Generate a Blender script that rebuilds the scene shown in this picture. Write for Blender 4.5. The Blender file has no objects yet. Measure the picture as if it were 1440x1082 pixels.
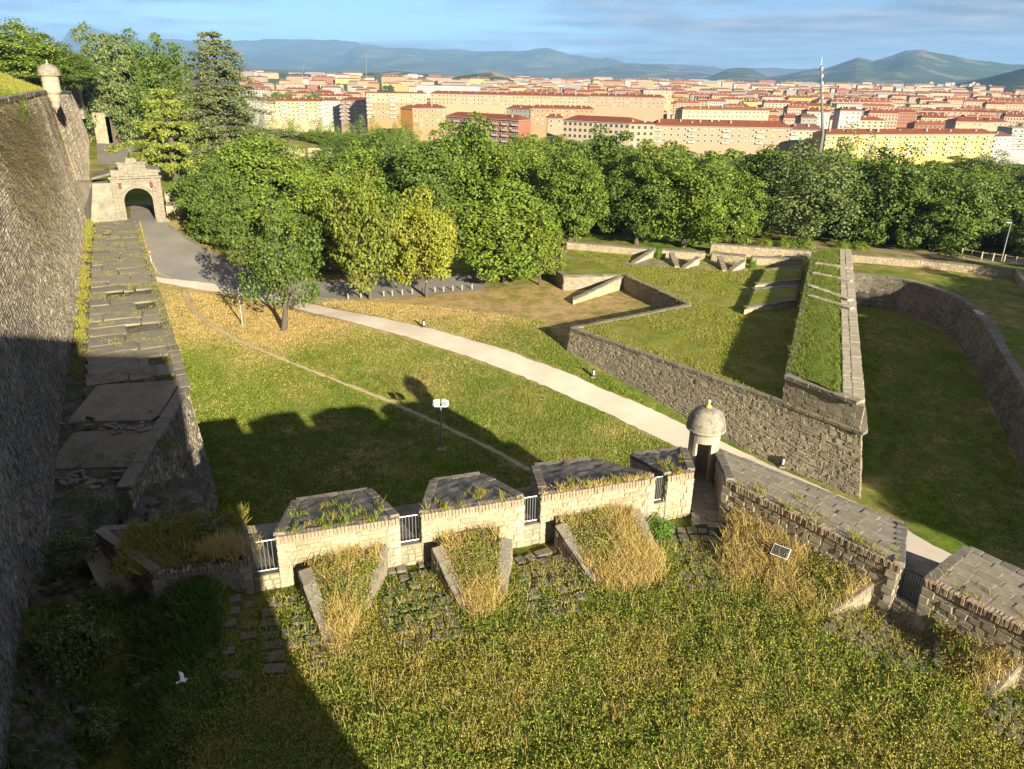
import bpy, bmesh, math, random
import numpy as np
from mathutils import Vector, Matrix
R = math.radians
rng = np.random.default_rng(7)
random.seed(7)
sc = bpy.context.scene
col = sc.collection

# ------------------------------------------------------------------ camera
W0, H0, FPX = 1440.0, 1082.0, 1080.0          # the photograph's frame, focal length in its pixels
CAM_H, HOR, ROLL = 28.0, 100.0, R(1.0)
PITCH = math.atan((H0 / 2 - HOR) / FPX)
_f = np.array([0, math.cos(PITCH), -math.sin(PITCH)])
_r0 = np.array([1., 0, 0]); _u0 = np.array([0, math.sin(PITCH), math.cos(PITCH)])
_r = _r0 * math.cos(ROLL) + _u0 * math.sin(ROLL)
_u = -_r0 * math.sin(ROLL) + _u0 * math.cos(ROLL)
CAMP = np.array([0., 0., CAM_H])
cam_d = bpy.data.cameras.new('camera'); cam = bpy.data.objects.new('camera', cam_d); col.objects.link(cam)
cam_d.sensor_fit = 'HORIZONTAL'; cam_d.sensor_width = 36.0; cam_d.lens = FPX / W0 * 36.0
cam_d.clip_start = 0.1; cam_d.clip_end = 60000
M = Matrix.Identity(4)
for i in range(3):
    M[i][0] = _r[i]; M[i][1] = _u[i]; M[i][2] = -_f[i]; M[i][3] = CAMP[i]
cam.matrix_world = M
sc.camera = cam

# ------------------------------------------------------------------ light
SUN_EL, SUN_AZ = R(17.5), R(150.3)            # azimuth clockwise from +Y: behind the viewer, to the right
sd = np.array([math.sin(SUN_AZ) * math.cos(SUN_EL), math.cos(SUN_AZ) * math.cos(SUN_EL), math.sin(SUN_EL)])
sun_d = bpy.data.lights.new('sun', 'SUN'); sun = bpy.data.objects.new('sun', sun_d); col.objects.link(sun)
sun_d.energy = 5.0; sun_d.angle = R(0.55); sun_d.color = (1.0, 0.87, 0.66)
sun.rotation_euler = Vector(sd).to_track_quat('Z', 'Y').to_euler()
sun.location = (60, -100, 120)
sc.view_settings.view_transform = 'Standard'; sc.view_settings.look = 'None'
sc.view_settings.gamma = 1.0; sc.view_settings.use_curve_mapping = False
sc.view_settings.exposure = 1.68
sc.cycles.use_denoising = True
sc.cycles.max_bounces = 6; sc.cycles.diffuse_bounces = 2; sc.cycles.glossy_bounces = 1
sc.cycles.transparent_max_bounces = 6; sc.cycles.transmission_bounces = 2; sc.cycles.volume_bounces = 0
sc.cycles.caustics_reflective = False; sc.cycles.caustics_refractive = False
SKY_STRENGTH = 0.05
wd = bpy.data.worlds.new('World'); sc.world = wd; wd.use_nodes = True
def build_world():
    nt = wd.node_tree; nt.nodes.clear(); N = nt.nodes.new; L = nt.links.new
    out = N('ShaderNodeOutputWorld'); bg = N('ShaderNodeBackground'); L(bg.outputs[0], out.inputs[0])
    bg.inputs[1].default_value = SKY_STRENGTH
    sky = N('ShaderNodeTexSky'); sky.sky_type = 'NISHITA'; sky.sun_disc = False
    sky.sun_elevation = SUN_EL; sky.sun_rotation = SUN_AZ; sky.altitude = 450; sky.air_density = 0.62; sky.dust_density = 0.0; sky.ozone_density = 4.0
    # clouds: noise on a flat layer above (direction / height), so they flatten into bands near the horizon
    tc = N('ShaderNodeTexCoord'); sep = N('ShaderNodeSeparateXYZ'); L(tc.outputs['Generated'], sep.inputs[0])
    zc = N('ShaderNodeMath'); zc.operation = 'MAXIMUM'; L(sep.outputs[2], zc.inputs[0]); zc.inputs[1].default_value = 0.0
    za = N('ShaderNodeMath'); za.operation = 'ADD'; L(zc.outputs[0], za.inputs[0]); za.inputs[1].default_value = 0.055
    comb = N('ShaderNodeCombineXYZ')
    for i in (0, 1):
        dv = N('ShaderNodeMath'); dv.operation = 'DIVIDE'; L(sep.outputs[i], dv.inputs[0]); L(za.outputs[0], dv.inputs[1]); L(dv.outputs[0], comb.inputs[i])
    def noise(scale, detail, off, rough=0.55):
        mp = N('ShaderNodeMapping'); L(comb.outputs[0], mp.inputs[0]); mp.inputs['Location'].default_value = off
        t = N('ShaderNodeTexNoise'); t.inputs['Scale'].default_value = scale; t.inputs['Detail'].default_value = detail; t.inputs['Roughness'].default_value = rough
        L(mp.outputs[0], t.inputs[0]); return t
    n1 = noise(0.42, 8, (3.1, 1.7, 0), 0.62); n2 = noise(0.11, 2, (CLOUD_OFF[0], CLOUD_OFF[1], 0))
    mx = N('ShaderNodeMath'); mx.operation = 'MULTIPLY_ADD'; L(n1.outputs[0], mx.inputs[0]); mx.inputs[1].default_value = 0.5
    m2 = N('ShaderNodeMath'); m2.operation = 'MULTIPLY'; L(n2.outputs[0], m2.inputs[0]); m2.inputs[1].default_value = 0.9; L(m2.outputs[0], mx.inputs[2])
    cr = N('ShaderNodeValToRGB'); cr.color_ramp.elements[0].position = 0.565; cr.color_ramp.elements[1].position = 0.70
    cr.color_ramp.elements[1].color = (0.97, 0.97, 0.97, 1)
    L(mx.outputs[0], cr.inputs[0])
    n3 = noise(1.3, 5, (9, 4, 0)); crc = N('ShaderNodeValToRGB')
    crc.color_ramp.elements[0].position = 0.35; crc.color_ramp.elements[0].color = (1.3, 1.32, 1.75, 1)
    crc.color_ramp.elements[1].position = 0.72; crc.color_ramp.elements[1].color = (4.0, 3.6, 3.7, 1)
    L(n3.outputs[0], crc.inputs[0])
    mix = N('ShaderNodeMix'); mix.data_type = 'RGBA'; L(cr.outputs[0], mix.inputs[0]); L(sky.outputs[0], mix.inputs[6]); L(crc.outputs[0], mix.inputs[7])
    L(mix.outputs[2], bg.inputs[0])
HAZE_D = 6e-5
CLOUD_OFF = (12.0, 5.0)
build_world()

# ------------------------------------------------------------------ pixel -> place (measured on the photograph, then built where it stands)
def ray(px, py): return _f + _r * (px - W0 / 2) / FPX - _u * (py - H0 / 2) / FPX
def at(px, py, z=0.0):
    d = ray(px, py); return CAMP + d * ((z - CAM_H) / d[2])
def atd(px, py, D):
    d = ray(px, py); return CAMP + d * (D / d[1])
def sstep(a, b, x):
    t = np.clip((np.asarray(x, float) - a) / (b - a), 0, 1); return t * t * (3 - 2 * t)

# ------------------------------------------------------------------ object helpers
def tag(o, label=None, cat=None, group=None, kind=None):
    if label: o['label'] = label
    if cat: o['category'] = cat
    if group: o['group'] = group
    if kind: o['kind'] = kind
    return o
def empty(name, loc, label=None, cat=None, group=None):
    o = bpy.data.objects.new(name, None); col.objects.link(o); o.location = tuple(float(v) for v in loc)
    o.empty_display_size = 0.3
    return tag(o, label, cat, group)
def link(name, me, mat=None, parent=None, label=None, cat=None, group=None, kind=None, world=True):
    o = bpy.data.objects.new(name, me); col.objects.link(o)
    if mat is not None and len(me.materials) == 0:
        for m in (mat if isinstance(mat, (list, tuple)) else [mat]): me.materials.append(m)
    if parent is not None:
        o.parent = parent
        if world: o.matrix_parent_inverse = Matrix.Translation(-Vector(parent.location))
    return tag(o, label, cat, group, kind)
def mesh_np(name, V, F, smooth=False, mats=None):
    """V (n,3), F (m,k) all faces with k corners"""
    V = np.asarray(V, np.float32); F = np.asarray(F, np.int32)
    me = bpy.data.meshes.new(name); m, k = F.shape
    me.vertices.add(len(V)); me.vertices.foreach_set('co', V.ravel())
    me.loops.add(m * k); me.loops.foreach_set('vertex_index', F.ravel())
    me.polygons.add(m); me.polygons.foreach_set('loop_start', np.arange(0, m * k, k, dtype=np.int32))
    if mats is not None: me.polygons.foreach_set('material_index', np.asarray(mats, np.int32))
    me.update(calc_edges=True)
    me.polygons.foreach_set('use_smooth', np.full(m, bool(smooth)))
    return me
def attr(me, name, vals):
    a = me.attributes.new(name, 'FLOAT', 'POINT'); a.data.foreach_set('value', np.asarray(vals, np.float32).ravel())
class MB:
    def __init__(s): s.v = []; s.f = []; s.m = []
    def add(s, vs, fs, mi=0):
        b = len(s.v); s.v += [tuple(float(c) for c in v) for v in vs]; s.f += [tuple(b + i for i in f) for f in fs]; s.m += [mi] * len(fs); return s
    def hexa(s, p, mi=0):   # 8 points: bottom 4 (ccw), top 4
        return s.add(p, [(3, 2, 1, 0), (4, 5, 6, 7), (0, 1, 5, 4), (1, 2, 6, 5), (2, 3, 7, 6), (3, 0, 4, 7)], mi)
    def box(s, c, size, rz=0, mi=0):
        x, y, z = [v / 2 for v in size]; ca, sa = math.cos(rz), math.sin(rz); P = []
        for dz in (-z, z):
            for dx, dy in ((-x, -y), (x, -y), (x, y), (-x, y)):
                P.append((c[0] + dx * ca - dy * sa, c[1] + dx * sa + dy * ca, c[2] + dz))
        return s.hexa(P, mi)
    def prism(s, bot, top, mi=0):  # polygons with equal point counts, ccw from above
        n = len(bot); s.add(list(bot) + list(top), [tuple(range(n - 1, -1, -1)), tuple(range(n, 2 * n))] + [(i, (i + 1) % n, n + (i + 1) % n, n + i) for i in range(n)], mi); return s
    def tube(s, pts, rad, n=8, mi=0, cap=True):
        pts = [Vector(p) for p in pts]; rad = rad if isinstance(rad, (list, tuple)) else [rad] * len(pts); vs = []; fs = []
        for i, p in enumerate(pts):
            d = (pts[min(i + 1, len(pts) - 1)] - pts[max(i - 1, 0)]).normalized()
            a = d.cross(Vector((0, 0, 1))) if abs(d.z) < .95 else d.cross(Vector((0, 1, 0))); a.normalize(); b = d.cross(a)
            for k in range(n):
                t = 2 * math.pi * k / n; vs.append(p + (a * math.cos(t) + b * math.sin(t)) * rad[i])
        for i in range(len(pts) - 1):
            for k in range(n): fs.append((i * n + k, i * n + (k + 1) % n, (i + 1) * n + (k + 1) % n, (i + 1) * n + k))
        if cap: fs += [tuple(range(n - 1, -1, -1)), tuple(range((len(pts) - 1) * n, len(pts) * n))]
        return s.add(vs, fs, mi)
    def lathe(s, c, prof, n=20, mi=0):
        vs = []; fs = []
        for r_, z in prof:
            for k in range(n):
                t = 2 * math.pi * k / n; vs.append((c[0] + r_ * math.cos(t), c[1] + r_ * math.sin(t), c[2] + z))
        for i in range(len(prof) - 1):
            for k in range(n): fs.append((i * n + k, i * n + (k + 1) % n, (i + 1) * n + (k + 1) % n, (i + 1) * n + k))
        return s.add(vs, fs, mi)
    def mesh(s, name, smooth=False):
        me = bpy.data.meshes.new(name); me.from_pydata(s.v, [], s.f)
        if any(s.m): me.polygons.foreach_set('material_index', s.m)
        if smooth: me.polygons.foreach_set('use_smooth', [True] * len(s.f))
        me.update(); return me

# ------------------------------------------------------------------ materials
def mat(name):
    m = bpy.data.materials.new(name); m.use_nodes = True; nt = m.node_tree; nt.nodes.clear()
    o = nt.nodes.new('ShaderNodeOutputMaterial'); p = nt.nodes.new('ShaderNodeBsdfPrincipled'); nt.links.new(p.outputs[0], o.inputs[0])
    p.inputs['Roughness'].default_value = 0.9; p.inputs['Specular IOR Level'].default_value = 0.2
    return m, nt, p, o
class NB:
    def __init__(s, nt): s.nt = nt; s.N = nt.nodes.new; s.L = nt.links.new
    def coord(s, kind='Object', scale=(1, 1, 1), loc=(0, 0, 0), rot=(0, 0, 0)):
        t = s.N('ShaderNodeTexCoord'); m = s.N('ShaderNodeMapping'); s.L(t.outputs[kind], m.inputs[0]); m.inputs['Scale'].default_value = scale; m.inputs['Location'].default_value = loc; m.inputs['Rotation'].default_value = rot; return m.outputs[0]
    def noise(s, vec, scale, detail=5, rough=0.6, dist=0):
        t = s.N('ShaderNodeTexNoise'); s.L(vec, t.inputs[0]); t.inputs['Scale'].default_value = scale; t.inputs['Detail'].default_value = detail; t.inputs['Roughness'].default_value = rough; t.inputs['Distortion'].default_value = dist; return t.outputs[0]
    def ramp(s, fac, stops):
        t = s.N('ShaderNodeValToRGB'); s.L(fac, t.inputs[0]); e = t.color_ramp.elements
        while len(e) < len(stops): e.new(0.5)
        for el, (p, c) in zip(e, stops): el.position = p; el.color = (c, c, c, 1) if isinstance(c, (int, float)) else (*c, 1)
        return t.outputs[0]
    def mix(s, fac, a, b, mode='MIX'):
        t = s.N('ShaderNodeMix'); t.data_type = 'RGBA'; t.blend_type = mode
        for sock, v in ((t.inputs[0], fac), (t.inputs[6], a), (t.inputs[7], b)):
            if isinstance(v, (int, float)): sock.default_value = v
            elif isinstance(v, tuple): sock.default_value = (*v, 1)
            else: s.L(v, sock)
        return t.outputs[2]
    def math(s, op, a, b=0.0):
        t = s.N('ShaderNodeMath'); t.operation = op
        for sock, v in ((t.inputs[0], a), (t.inputs[1], b)):
            if isinstance(v, (int, float)): sock.default_value = v
            else: s.L(v, sock)
        return t.outputs[0]
    def attr(s, name): t = s.N('ShaderNodeAttribute'); t.attribute_name = name; return t.outputs['Fac']
    def island(s): return s.N('ShaderNodeNewGeometry').outputs['Random Per Island']
    def objrand(s): return s.N('ShaderNodeObjectInfo').outputs['Random']
    def bump(s, p, h, strength=0.4, dist=0.05):
        b = s.N('ShaderNodeBump'); s.L(h, b.inputs['Height']); b.inputs['Strength'].default_value = strength; b.inputs['Distance'].default_value = dist; s.L(b.outputs[0], p.inputs['Normal'])
def stone_mat(name, tones, stain=(0.03, 0.03, 0.028), stain_amt=0.5, lichen=None, per='island', scale=1.0, rough=0.95, stain_scale=0.35, fine=1.0):
    m, nt, p, o = mat(name); b = NB(nt); v = b.coord('Object')
    n = len(tones); base = b.ramp(b.island() if per == 'island' else (b.objrand() if per == 'object' else b.noise(v, 2.0 * scale, 3)), [(i / max(1, n - 1), t) for i, t in enumerate(tones)])
    fineN = b.noise(v, 9 * scale, 6, 0.7)
    c = b.mix(b.math('MULTIPLY', b.ramp(fineN, [(0.3, 1.0), (0.75, 0.0)]), 0.45 * fine), base, tuple(t * 0.35 for t in tones[0]))
    if stain_amt: c = b.mix(b.math('MULTIPLY', b.ramp(b.noise(v, stain_scale, 6, 0.65), [(0.42, 0.0), (0.62, 1.0)]), stain_amt), c, stain)
    if lichen: c = b.mix(b.math('MULTIPLY', b.ramp(b.noise(v, lichen[1], 5, 0.7), [(0.56, 0.0), (0.66, 1.0)]), lichen[2]), c, lichen[0])
    nt.links.new(c, p.inputs['Base Color']); p.inputs['Roughness'].default_value = rough
    b.bump(p, b.mix(0.5, b.noise(v, 12 * scale, 5, .7), fineN), 0.5, 0.022 / scale)
    return m
def plain(name, c, rough=0.8, metal=0, var=0.15, scale=3.0, spec=0.2, bump=0.0):
    m, nt, p, o = mat(name); b = NB(nt); v = b.coord('Object')
    cc = b.mix(b.noise(v, scale, 4), tuple(x * (1 - var) for x in c), tuple(min(1, x * (1 + var)) for x in c))
    nt.links.new(cc, p.inputs['Base Color']); p.inputs['Roughness'].default_value = rough; p.inputs['Metallic'].default_value = metal; p.inputs['Specular IOR Level'].default_value = spec
    if bump: b.bump(p, b.noise(v, scale * 6, 4), bump, 0.02)
    return m
def leaf_mat(name, tones, clump=0.35, trans_=0.3, clump_tone=None, cscale=0.35):
    """tones: per-leaf colours; clump_tone: a second leaf colour that comes in whole branches"""
    m, nt, p, o = mat(name); b = NB(nt); n = len(tones)
    c = b.ramp(b.island(), [(i / (n - 1), t) for i, t in enumerate(tones)])
    v = b.coord('Object')
    if clump_tone: c = b.mix(b.math('MULTIPLY', b.ramp(b.noise(v, cscale, 3), [(0.42, 0.0), (0.62, 1.0)]), clump), c, clump_tone)
    c = b.mix(b.math('MULTIPLY', b.objrand(), 0.3), c, tuple(t * 0.8 for t in tones[0]))
    nt.links.new(c, p.inputs['Base Color']); c = b.mix(1.0, c, (1.18, 1.26, 1.1), 'MULTIPLY'); nt.links.new(c, p.inputs['Base Color']); p.inputs['Roughness'].default_value = 0.6; p.inputs['Specular IOR Level'].default_value = 0.3
    tr = nt.nodes.new('ShaderNodeBsdfTranslucent'); ms = nt.nodes.new('ShaderNodeMixShader'); ms.inputs[0].default_value = trans_ * .62
    nt.links.new(b.mix(0.5, c, (0.16, 0.2, 0.02)), tr.inputs[0]); nt.links.new(p.outputs[0], ms.inputs[1]); nt.links.new(tr.outputs[0], ms.inputs[2]); nt.links.new(ms.outputs[0], o.inputs[0])
    return m
def grass_mat(name, greens, dry, dry_amt=0.5, scale=0.25, use_attr=True, bare=None, bump=0.6):
    m, nt, p, o = mat(name); b = NB(nt); v = b.coord('Object')
    c = b.ramp(b.noise(v, scale * 6, 6, 0.7), [(0.32, greens[0]), (0.5, greens[1]), (0.68, greens[2])])
    d = b.ramp(b.noise(v, scale, 6, 0.68, 0.4), [(0.44, 0.0), (0.66, 1.0)])
    d = b.math('MULTIPLY', d, dry_amt)
    if use_attr: d = b.math('MINIMUM', b.math('ADD', d, b.math('MULTIPLY', b.attr('dry'), b.ramp(b.noise(v, 1.1, 6, 0.7), [(0.25, 0.55), (0.6, 1.0)]))), 1.0)
    dd = b.ramp(b.noise(v, 2.3, 6, 0.75), [(0.3, tuple(t * 0.62 for t in dry)), (0.62, dry), (0.8, tuple(min(1, t * 1.25) for t in dry))])
    c = b.mix(d, c, dd)
    c = b.mix(b.math('MULTIPLY', b.ramp(b.noise(v, 0.55, 5, 0.7), [(0.40, 1.0), (0.56, 0.0)]), 0.45), c, tuple(t * 0.55 for t in greens[1]))
    fn = b.noise(v, 14, 4, 0.75)
    c = b.mix(b.math('MULTIPLY', b.ramp(fn, [(0.3, 1.0), (0.6, 0.0)]), b.math('MULTIPLY_ADD', d, -0.4) if False else b.math('SUBTRACT', 0.5, b.math('MULTIPLY', d, 0.38))), c, tuple(t * 0.4 for t in greens[0]))
    nt.links.new(c, p.inputs['Base Color']); p.inputs['Roughness'].default_value = 1.0; p.inputs['Specular IOR Level'].default_value = 0.05
    b.bump(p, b.mix(0.5, b.noise(v, 3.0, 5, 0.7), fn), bump, 0.25)
    return m
MT = {}
MT['wall_dark'] = stone_mat('old_grey_rubble', [(0.14, 0.12, 0.09), (0.26, 0.225, 0.165), (0.36, 0.31, 0.23), (0.19, 0.165, 0.125), (0.30, 0.26, 0.195), (0.62, 0.57, 0.47)], stain=(0.09, 0.08, 0.066), stain_amt=0.65, lichen=((0.42, 0.38, 0.29), 1.4, 0.4), stain_scale=0.2)
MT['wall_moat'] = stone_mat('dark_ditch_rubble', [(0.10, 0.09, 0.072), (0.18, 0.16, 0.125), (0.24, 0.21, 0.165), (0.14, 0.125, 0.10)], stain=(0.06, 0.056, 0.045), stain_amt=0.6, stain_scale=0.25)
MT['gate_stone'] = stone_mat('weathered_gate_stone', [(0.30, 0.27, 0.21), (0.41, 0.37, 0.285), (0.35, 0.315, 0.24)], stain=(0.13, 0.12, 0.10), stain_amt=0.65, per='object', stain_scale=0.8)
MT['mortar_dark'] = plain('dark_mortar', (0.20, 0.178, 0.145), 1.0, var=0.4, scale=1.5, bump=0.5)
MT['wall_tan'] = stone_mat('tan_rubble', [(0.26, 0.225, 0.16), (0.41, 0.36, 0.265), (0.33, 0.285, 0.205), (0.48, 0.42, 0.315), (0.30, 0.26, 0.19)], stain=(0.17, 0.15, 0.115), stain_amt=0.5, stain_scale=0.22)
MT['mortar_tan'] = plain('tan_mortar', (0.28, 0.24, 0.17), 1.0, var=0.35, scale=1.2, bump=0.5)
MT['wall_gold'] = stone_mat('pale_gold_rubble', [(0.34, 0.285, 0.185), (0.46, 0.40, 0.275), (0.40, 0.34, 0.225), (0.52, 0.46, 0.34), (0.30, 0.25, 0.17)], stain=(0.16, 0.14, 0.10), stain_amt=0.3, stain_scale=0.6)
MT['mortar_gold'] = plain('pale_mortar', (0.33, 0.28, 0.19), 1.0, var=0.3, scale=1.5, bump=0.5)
MT['ashlar'] = stone_mat('dressed_limestone', [(0.42, 0.37, 0.28), (0.52, 0.46, 0.34), (0.47, 0.41, 0.29)], stain=(0.17, 0.15, 0.12), stain_amt=0.5, per='island', stain_scale=0.5)
MT['ashlar_obj'] = stone_mat('dressed_limestone_blocks', [(0.40, 0.35, 0.26), (0.52, 0.46, 0.34), (0.45, 0.39, 0.29)], stain=(0.14, 0.13, 0.11), stain_amt=0.45, per='object', stain_scale=0.7)
MT['pave'] = stone_mat('overgrown_paving', [(0.17, 0.155, 0.125), (0.27, 0.245, 0.195), (0.21, 0.19, 0.15)], stain=(0.09, 0.10, 0.045), stain_amt=0.6, per='object', stain_scale=2.2)
MT['slab'] = stone_mat('worn_grey_slab', [(0.24, 0.215, 0.165), (0.36, 0.32, 0.25), (0.29, 0.26, 0.20)], stain=(0.11, 0.11, 0.06), stain_amt=0.8, per='object', stain_scale=0.8)
MT['coping_noise'] = stone_mat('weathered_stone_top', [(0.22, 0.195, 0.15), (0.33, 0.29, 0.22)], stain=(0.10, 0.09, 0.075), stain_amt=0.6, per='noise', stain_scale=0.7)
MT['coping'] = stone_mat('weathered_coping', [(0.20, 0.18, 0.145), (0.31, 0.28, 0.22), (0.25, 0.225, 0.175)], stain=(0.07, 0.066, 0.058), stain_amt=0.55, per='object', stain_scale=1.0)
MT['top_stone'] = stone_mat('lichened_parapet_stone', [(0.25, 0.22, 0.17), (0.38, 0.335, 0.26), (0.31, 0.275, 0.21)], stain=(0.13, 0.12, 0.095), stain_amt=0.6, per='object', stain_scale=1.3)
MT['brick'] = stone_mat('weathered_brick', [(0.36, 0.28, 0.18), (0.46, 0.37, 0.25), (0.40, 0.32, 0.22), (0.34, 0.27, 0.19)], stain=(0.11, 0.10, 0.08), stain_amt=0.4, per='object', stain_scale=1.5)
MT['merlon_top'] = stone_mat('dark_weathered_render', [(0.17, 0.16, 0.14), (0.26, 0.245, 0.21)], stain=(0.07, 0.068, 0.065), stain_amt=0.7, per='noise', stain_scale=0.9, lichen=((0.26, 0.25, 0.20), 2.2, 0.35))
MT['dome'] = stone_mat('lichen_dome_stone', [(0.27, 0.245, 0.20), (0.38, 0.345, 0.275)], stain=(0.09, 0.085, 0.075), stain_amt=0.75, per='noise', scale=1.5, stain_scale=3.2, lichen=((0.46, 0.42, 0.33), 4.5, 0.6))
MT['lichen_pale'] = plain('lichened_corner_stone', (0.24, 0.20, 0.12), 1.0, var=0.5, scale=4)
MT['lichen'] = plain('yellow_lichen_stone', (0.46, 0.33, 0.09), 1.0, var=0.3, scale=6)
MT['asphalt'] = stone_mat('worn_asphalt', [(0.22, 0.208, 0.185), (0.27, 0.255, 0.225)], stain=(0.15, 0.142, 0.125), stain_amt=0.5, per='noise', stain_scale=0.25, fine=0.4)
MT['gravel'] = stone_mat('pale_gravel', [(0.54, 0.49, 0.40), (0.64, 0.59, 0.49)], stain=(0.45, 0.39, 0.30), stain_amt=0.6, per='noise', stain_scale=0.5, fine=0.35)
MT['dirt'] = stone_mat('dry_earth', [(0.30, 0.24, 0.15), (0.38, 0.31, 0.20)], stain=(0.22, 0.19, 0.10), stain_amt=0.6, per='noise', stain_scale=1.2)
MT['soil'] = plain('brown_soil', (0.10, 0.08, 0.045), 1.0, var=0.5, scale=2.0, bump=0.8)
MT['field'] = grass_mat('field_turf', [(0.07, 0.13, 0.012), (0.13, 0.20, 0.022), (0.21, 0.25, 0.04)], (0.50, 0.36, 0.165), 0.8, 0.15)
MT['meadow'] = grass_mat('rough_meadow', [(0.07, 0.10, 0.014), (0.13, 0.155, 0.025), (0.19, 0.20, 0.04)], (0.27, 0.21, 0.08), 0.5, 0.35, use_attr=False)
MT['rav_turf'] = grass_mat('ravelin_turf', [(0.12, 0.17, 0.022), (0.20, 0.24, 0.038), (0.28, 0.29, 0.06)], (0.42, 0.34, 0.14), 0.6, 0.16, use_attr=False)
MT['ground_far'] = grass_mat('valley_ground', [(0.05, 0.075, 0.02), (0.09, 0.115, 0.03), (0.15, 0.15, 0.06)], (0.30, 0.24, 0.13), 0.6, 0.004, use_attr=False, bump=0.0)
def _rock():
    m, nt, p_, o_ = mat('rock_and_earth'); b = NB(nt); v = b.coord('Object')
    cc = b.mix(b.ramp(b.noise(v, 0.9, 6, .7), [(.44, 0.0), (.58, 1.0)]), (0.085, 0.085, 0.04), b.ramp(b.noise(v, 5, 6, .7), [(.3, (0.09, 0.082, 0.07)), (.6, (0.22, 0.20, 0.17)), (.75, (0.36, 0.335, 0.29))]))
    nt.links.new(cc, p_.inputs['Base Color']); b.bump(p_, b.noise(v, 4, 6, .7), .9, .3); return m
MT['rock'] = _rock()
MT['steel'] = plain('galvanised_steel', (0.42, 0.43, 0.43), 0.45, 0.7, var=0.15)
MT['dark_steel'] = plain('dark_painted_steel', (0.05, 0.055, 0.055), 0.5, 0.3)
MT['white_paint'] = plain('white_paint', (0.75, 0.75, 0.73), 0.5)
MT['bark'] = stone_mat('tree_bark', [(0.10, 0.08, 0.06), (0.17, 0.145, 0.11)], stain=(0.06, 0.05, 0.04), stain_amt=0.5, per='noise', scale=1.5)
MT['wood'] = plain('weathered_wood', (0.35, 0.30, 0.22), 0.9, var=0.3)
# ------------------------------------------------------------------ terrain
RAV_NEAR = np.array([24.8, 49.2]); RAV_FAR = np.array([43.0, 97.0])       # ravelin's outer (right) edge
_rd = (RAV_FAR - RAV_NEAR) / np.linalg.norm(RAV_FAR - RAV_NEAR); _rn = np.array([-_rd[1], _rd[0]])
CSC = np.array([(44.4, 99.0), (46.9, 98.0), (50.2, 95.6), (52.0, 91.0), (52.0, 85.5), (50.0, 78.5), (46.6, 69.5), (42.0, 57.5), (37.5, 46.5), (33.5, 36.0)])  # counterscarp line
def inside(poly, x, y):
    x = np.asarray(x, float); y = np.asarray(y, float); c = np.zeros(x.shape, bool); n = len(poly)
    for i in range(n):
        x0, y0 = poly[i]; x1, y1 = poly[(i + 1) % n]
        if y0 == y1: continue
        k = ((y0 > y) != (y1 > y)) & (x < (x1 - x0) * (y - y0) / (y1 - y0) + x0); c ^= k
    return c
def hill_noise(x, y, s=1.0):
    return (np.sin(x * .13 * s + 1.3) * np.cos(y * .11 * s + .4) + .5 * np.sin(x * .31 * s + y * .27 * s) + .35 * np.sin(x * .53 * s - y * .61 * s + 2))
def fbm0(x, y): return np.clip(np.sin(x * .21 + 2 * np.sin(y * .09)) * np.sin(y * .17 + 1.4 * np.sin(x * .13)) + .6 * np.sin(x * .47 + y * .39), -1, 1)
def G(x, y):
    x = np.asarray(x, float); y = np.asarray(y, float)
    side = (x - RAV_NEAR[0]) * _rn[0] + (y - RAV_NEAR[1]) * _rn[1]          # > 0: field side of the ravelin's outer wall
    z = 3.0 * sstep(52, 78, y + 0.12 * np.clip(x, -60, 0)) * sstep(1, 8, side)
    z = z + 0.8 * sstep(85, 120, y) * sstep(1, 8, side)
    z = z + 3.6 * sstep(82, 116, y - 0.05 * x) * sstep(18, 46, -x)
    z = z + 3.5 * sstep(118, 190, y) * sstep(40, 70, -x)
    right = sstep(108, 122, y) * (1 - sstep(1, 8, side)); z = z + 3.8 * right
    z = np.where(y > 175, z * (1 - sstep(200, 420, y)) - 21 * sstep(200, 430, y), z)
    z = z + 0.10 * hill_noise(x, y) * sstep(40, 60, y)
    return z
def on_ground(px, py, z=None):
    z = 0.0
    for _ in range(25):
        p = at(px, py, z); z = 0.5 * z + 0.5 * float(G(p[0], p[1]))
    p = at(px, py, z); return np.array([p[0], p[1], float(G(p[0], p[1]))])
def gpts(pix): return [on_ground(*p) for p in pix]
def grid_mesh(name, xs, ys, zf):
    X, Y = np.meshgrid(xs, ys); Z = zf(X, Y); nx, ny = len(xs), len(ys)
    V = np.stack([X, Y, Z], -1).reshape(-1, 3); i = np.arange((ny - 1) * nx).reshape(ny - 1, nx)[:, :-1].ravel()
    return mesh_np(name, V, np.stack([i, i + 1, i + nx + 1, i + nx], 1), True), V
xs = np.arange(-150, 181, 1.5); ys = np.arange(14, 262, 1.5)
me, V = grid_mesh('ground', xs, ys, G)
x, y = V[:, 0], V[:, 1]
dry = 1.7 * np.exp(-(((x + 27) / 14) ** 2 + ((y - 82) / 9.5) ** 2) * 0.9) + 1.5 * np.exp(-(((x + 3) / 19) ** 2 + ((y - 86) / 8) ** 2)) + 0.25 * sstep(62, 76, y) * sstep(0, 20, -x)
dry = dry + 0.45 * np.exp(-((x - 0) / 9) ** 2 - ((y - 78) / 8) ** 2) + 0.18 * np.exp(-((x + 2) / 12) ** 2 - ((y - 57) / 6) ** 2) + 0.5 * sstep(185, 220, y) * 0.3
dry = np.clip(dry, 0, 1) * np.where(x > 26, 0.3, 1) - 0.35 * sstep(2.5, 0.0, np.abs((x + 25.5) + (y - 55) * 0.54) - 2.0)
dry = dry + 0.22 * fbm0(x, y) 
attr(me, 'dry', np.clip(dry, 0, 1))
ground = link('ground', me, MT['field'], kind='structure')
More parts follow.
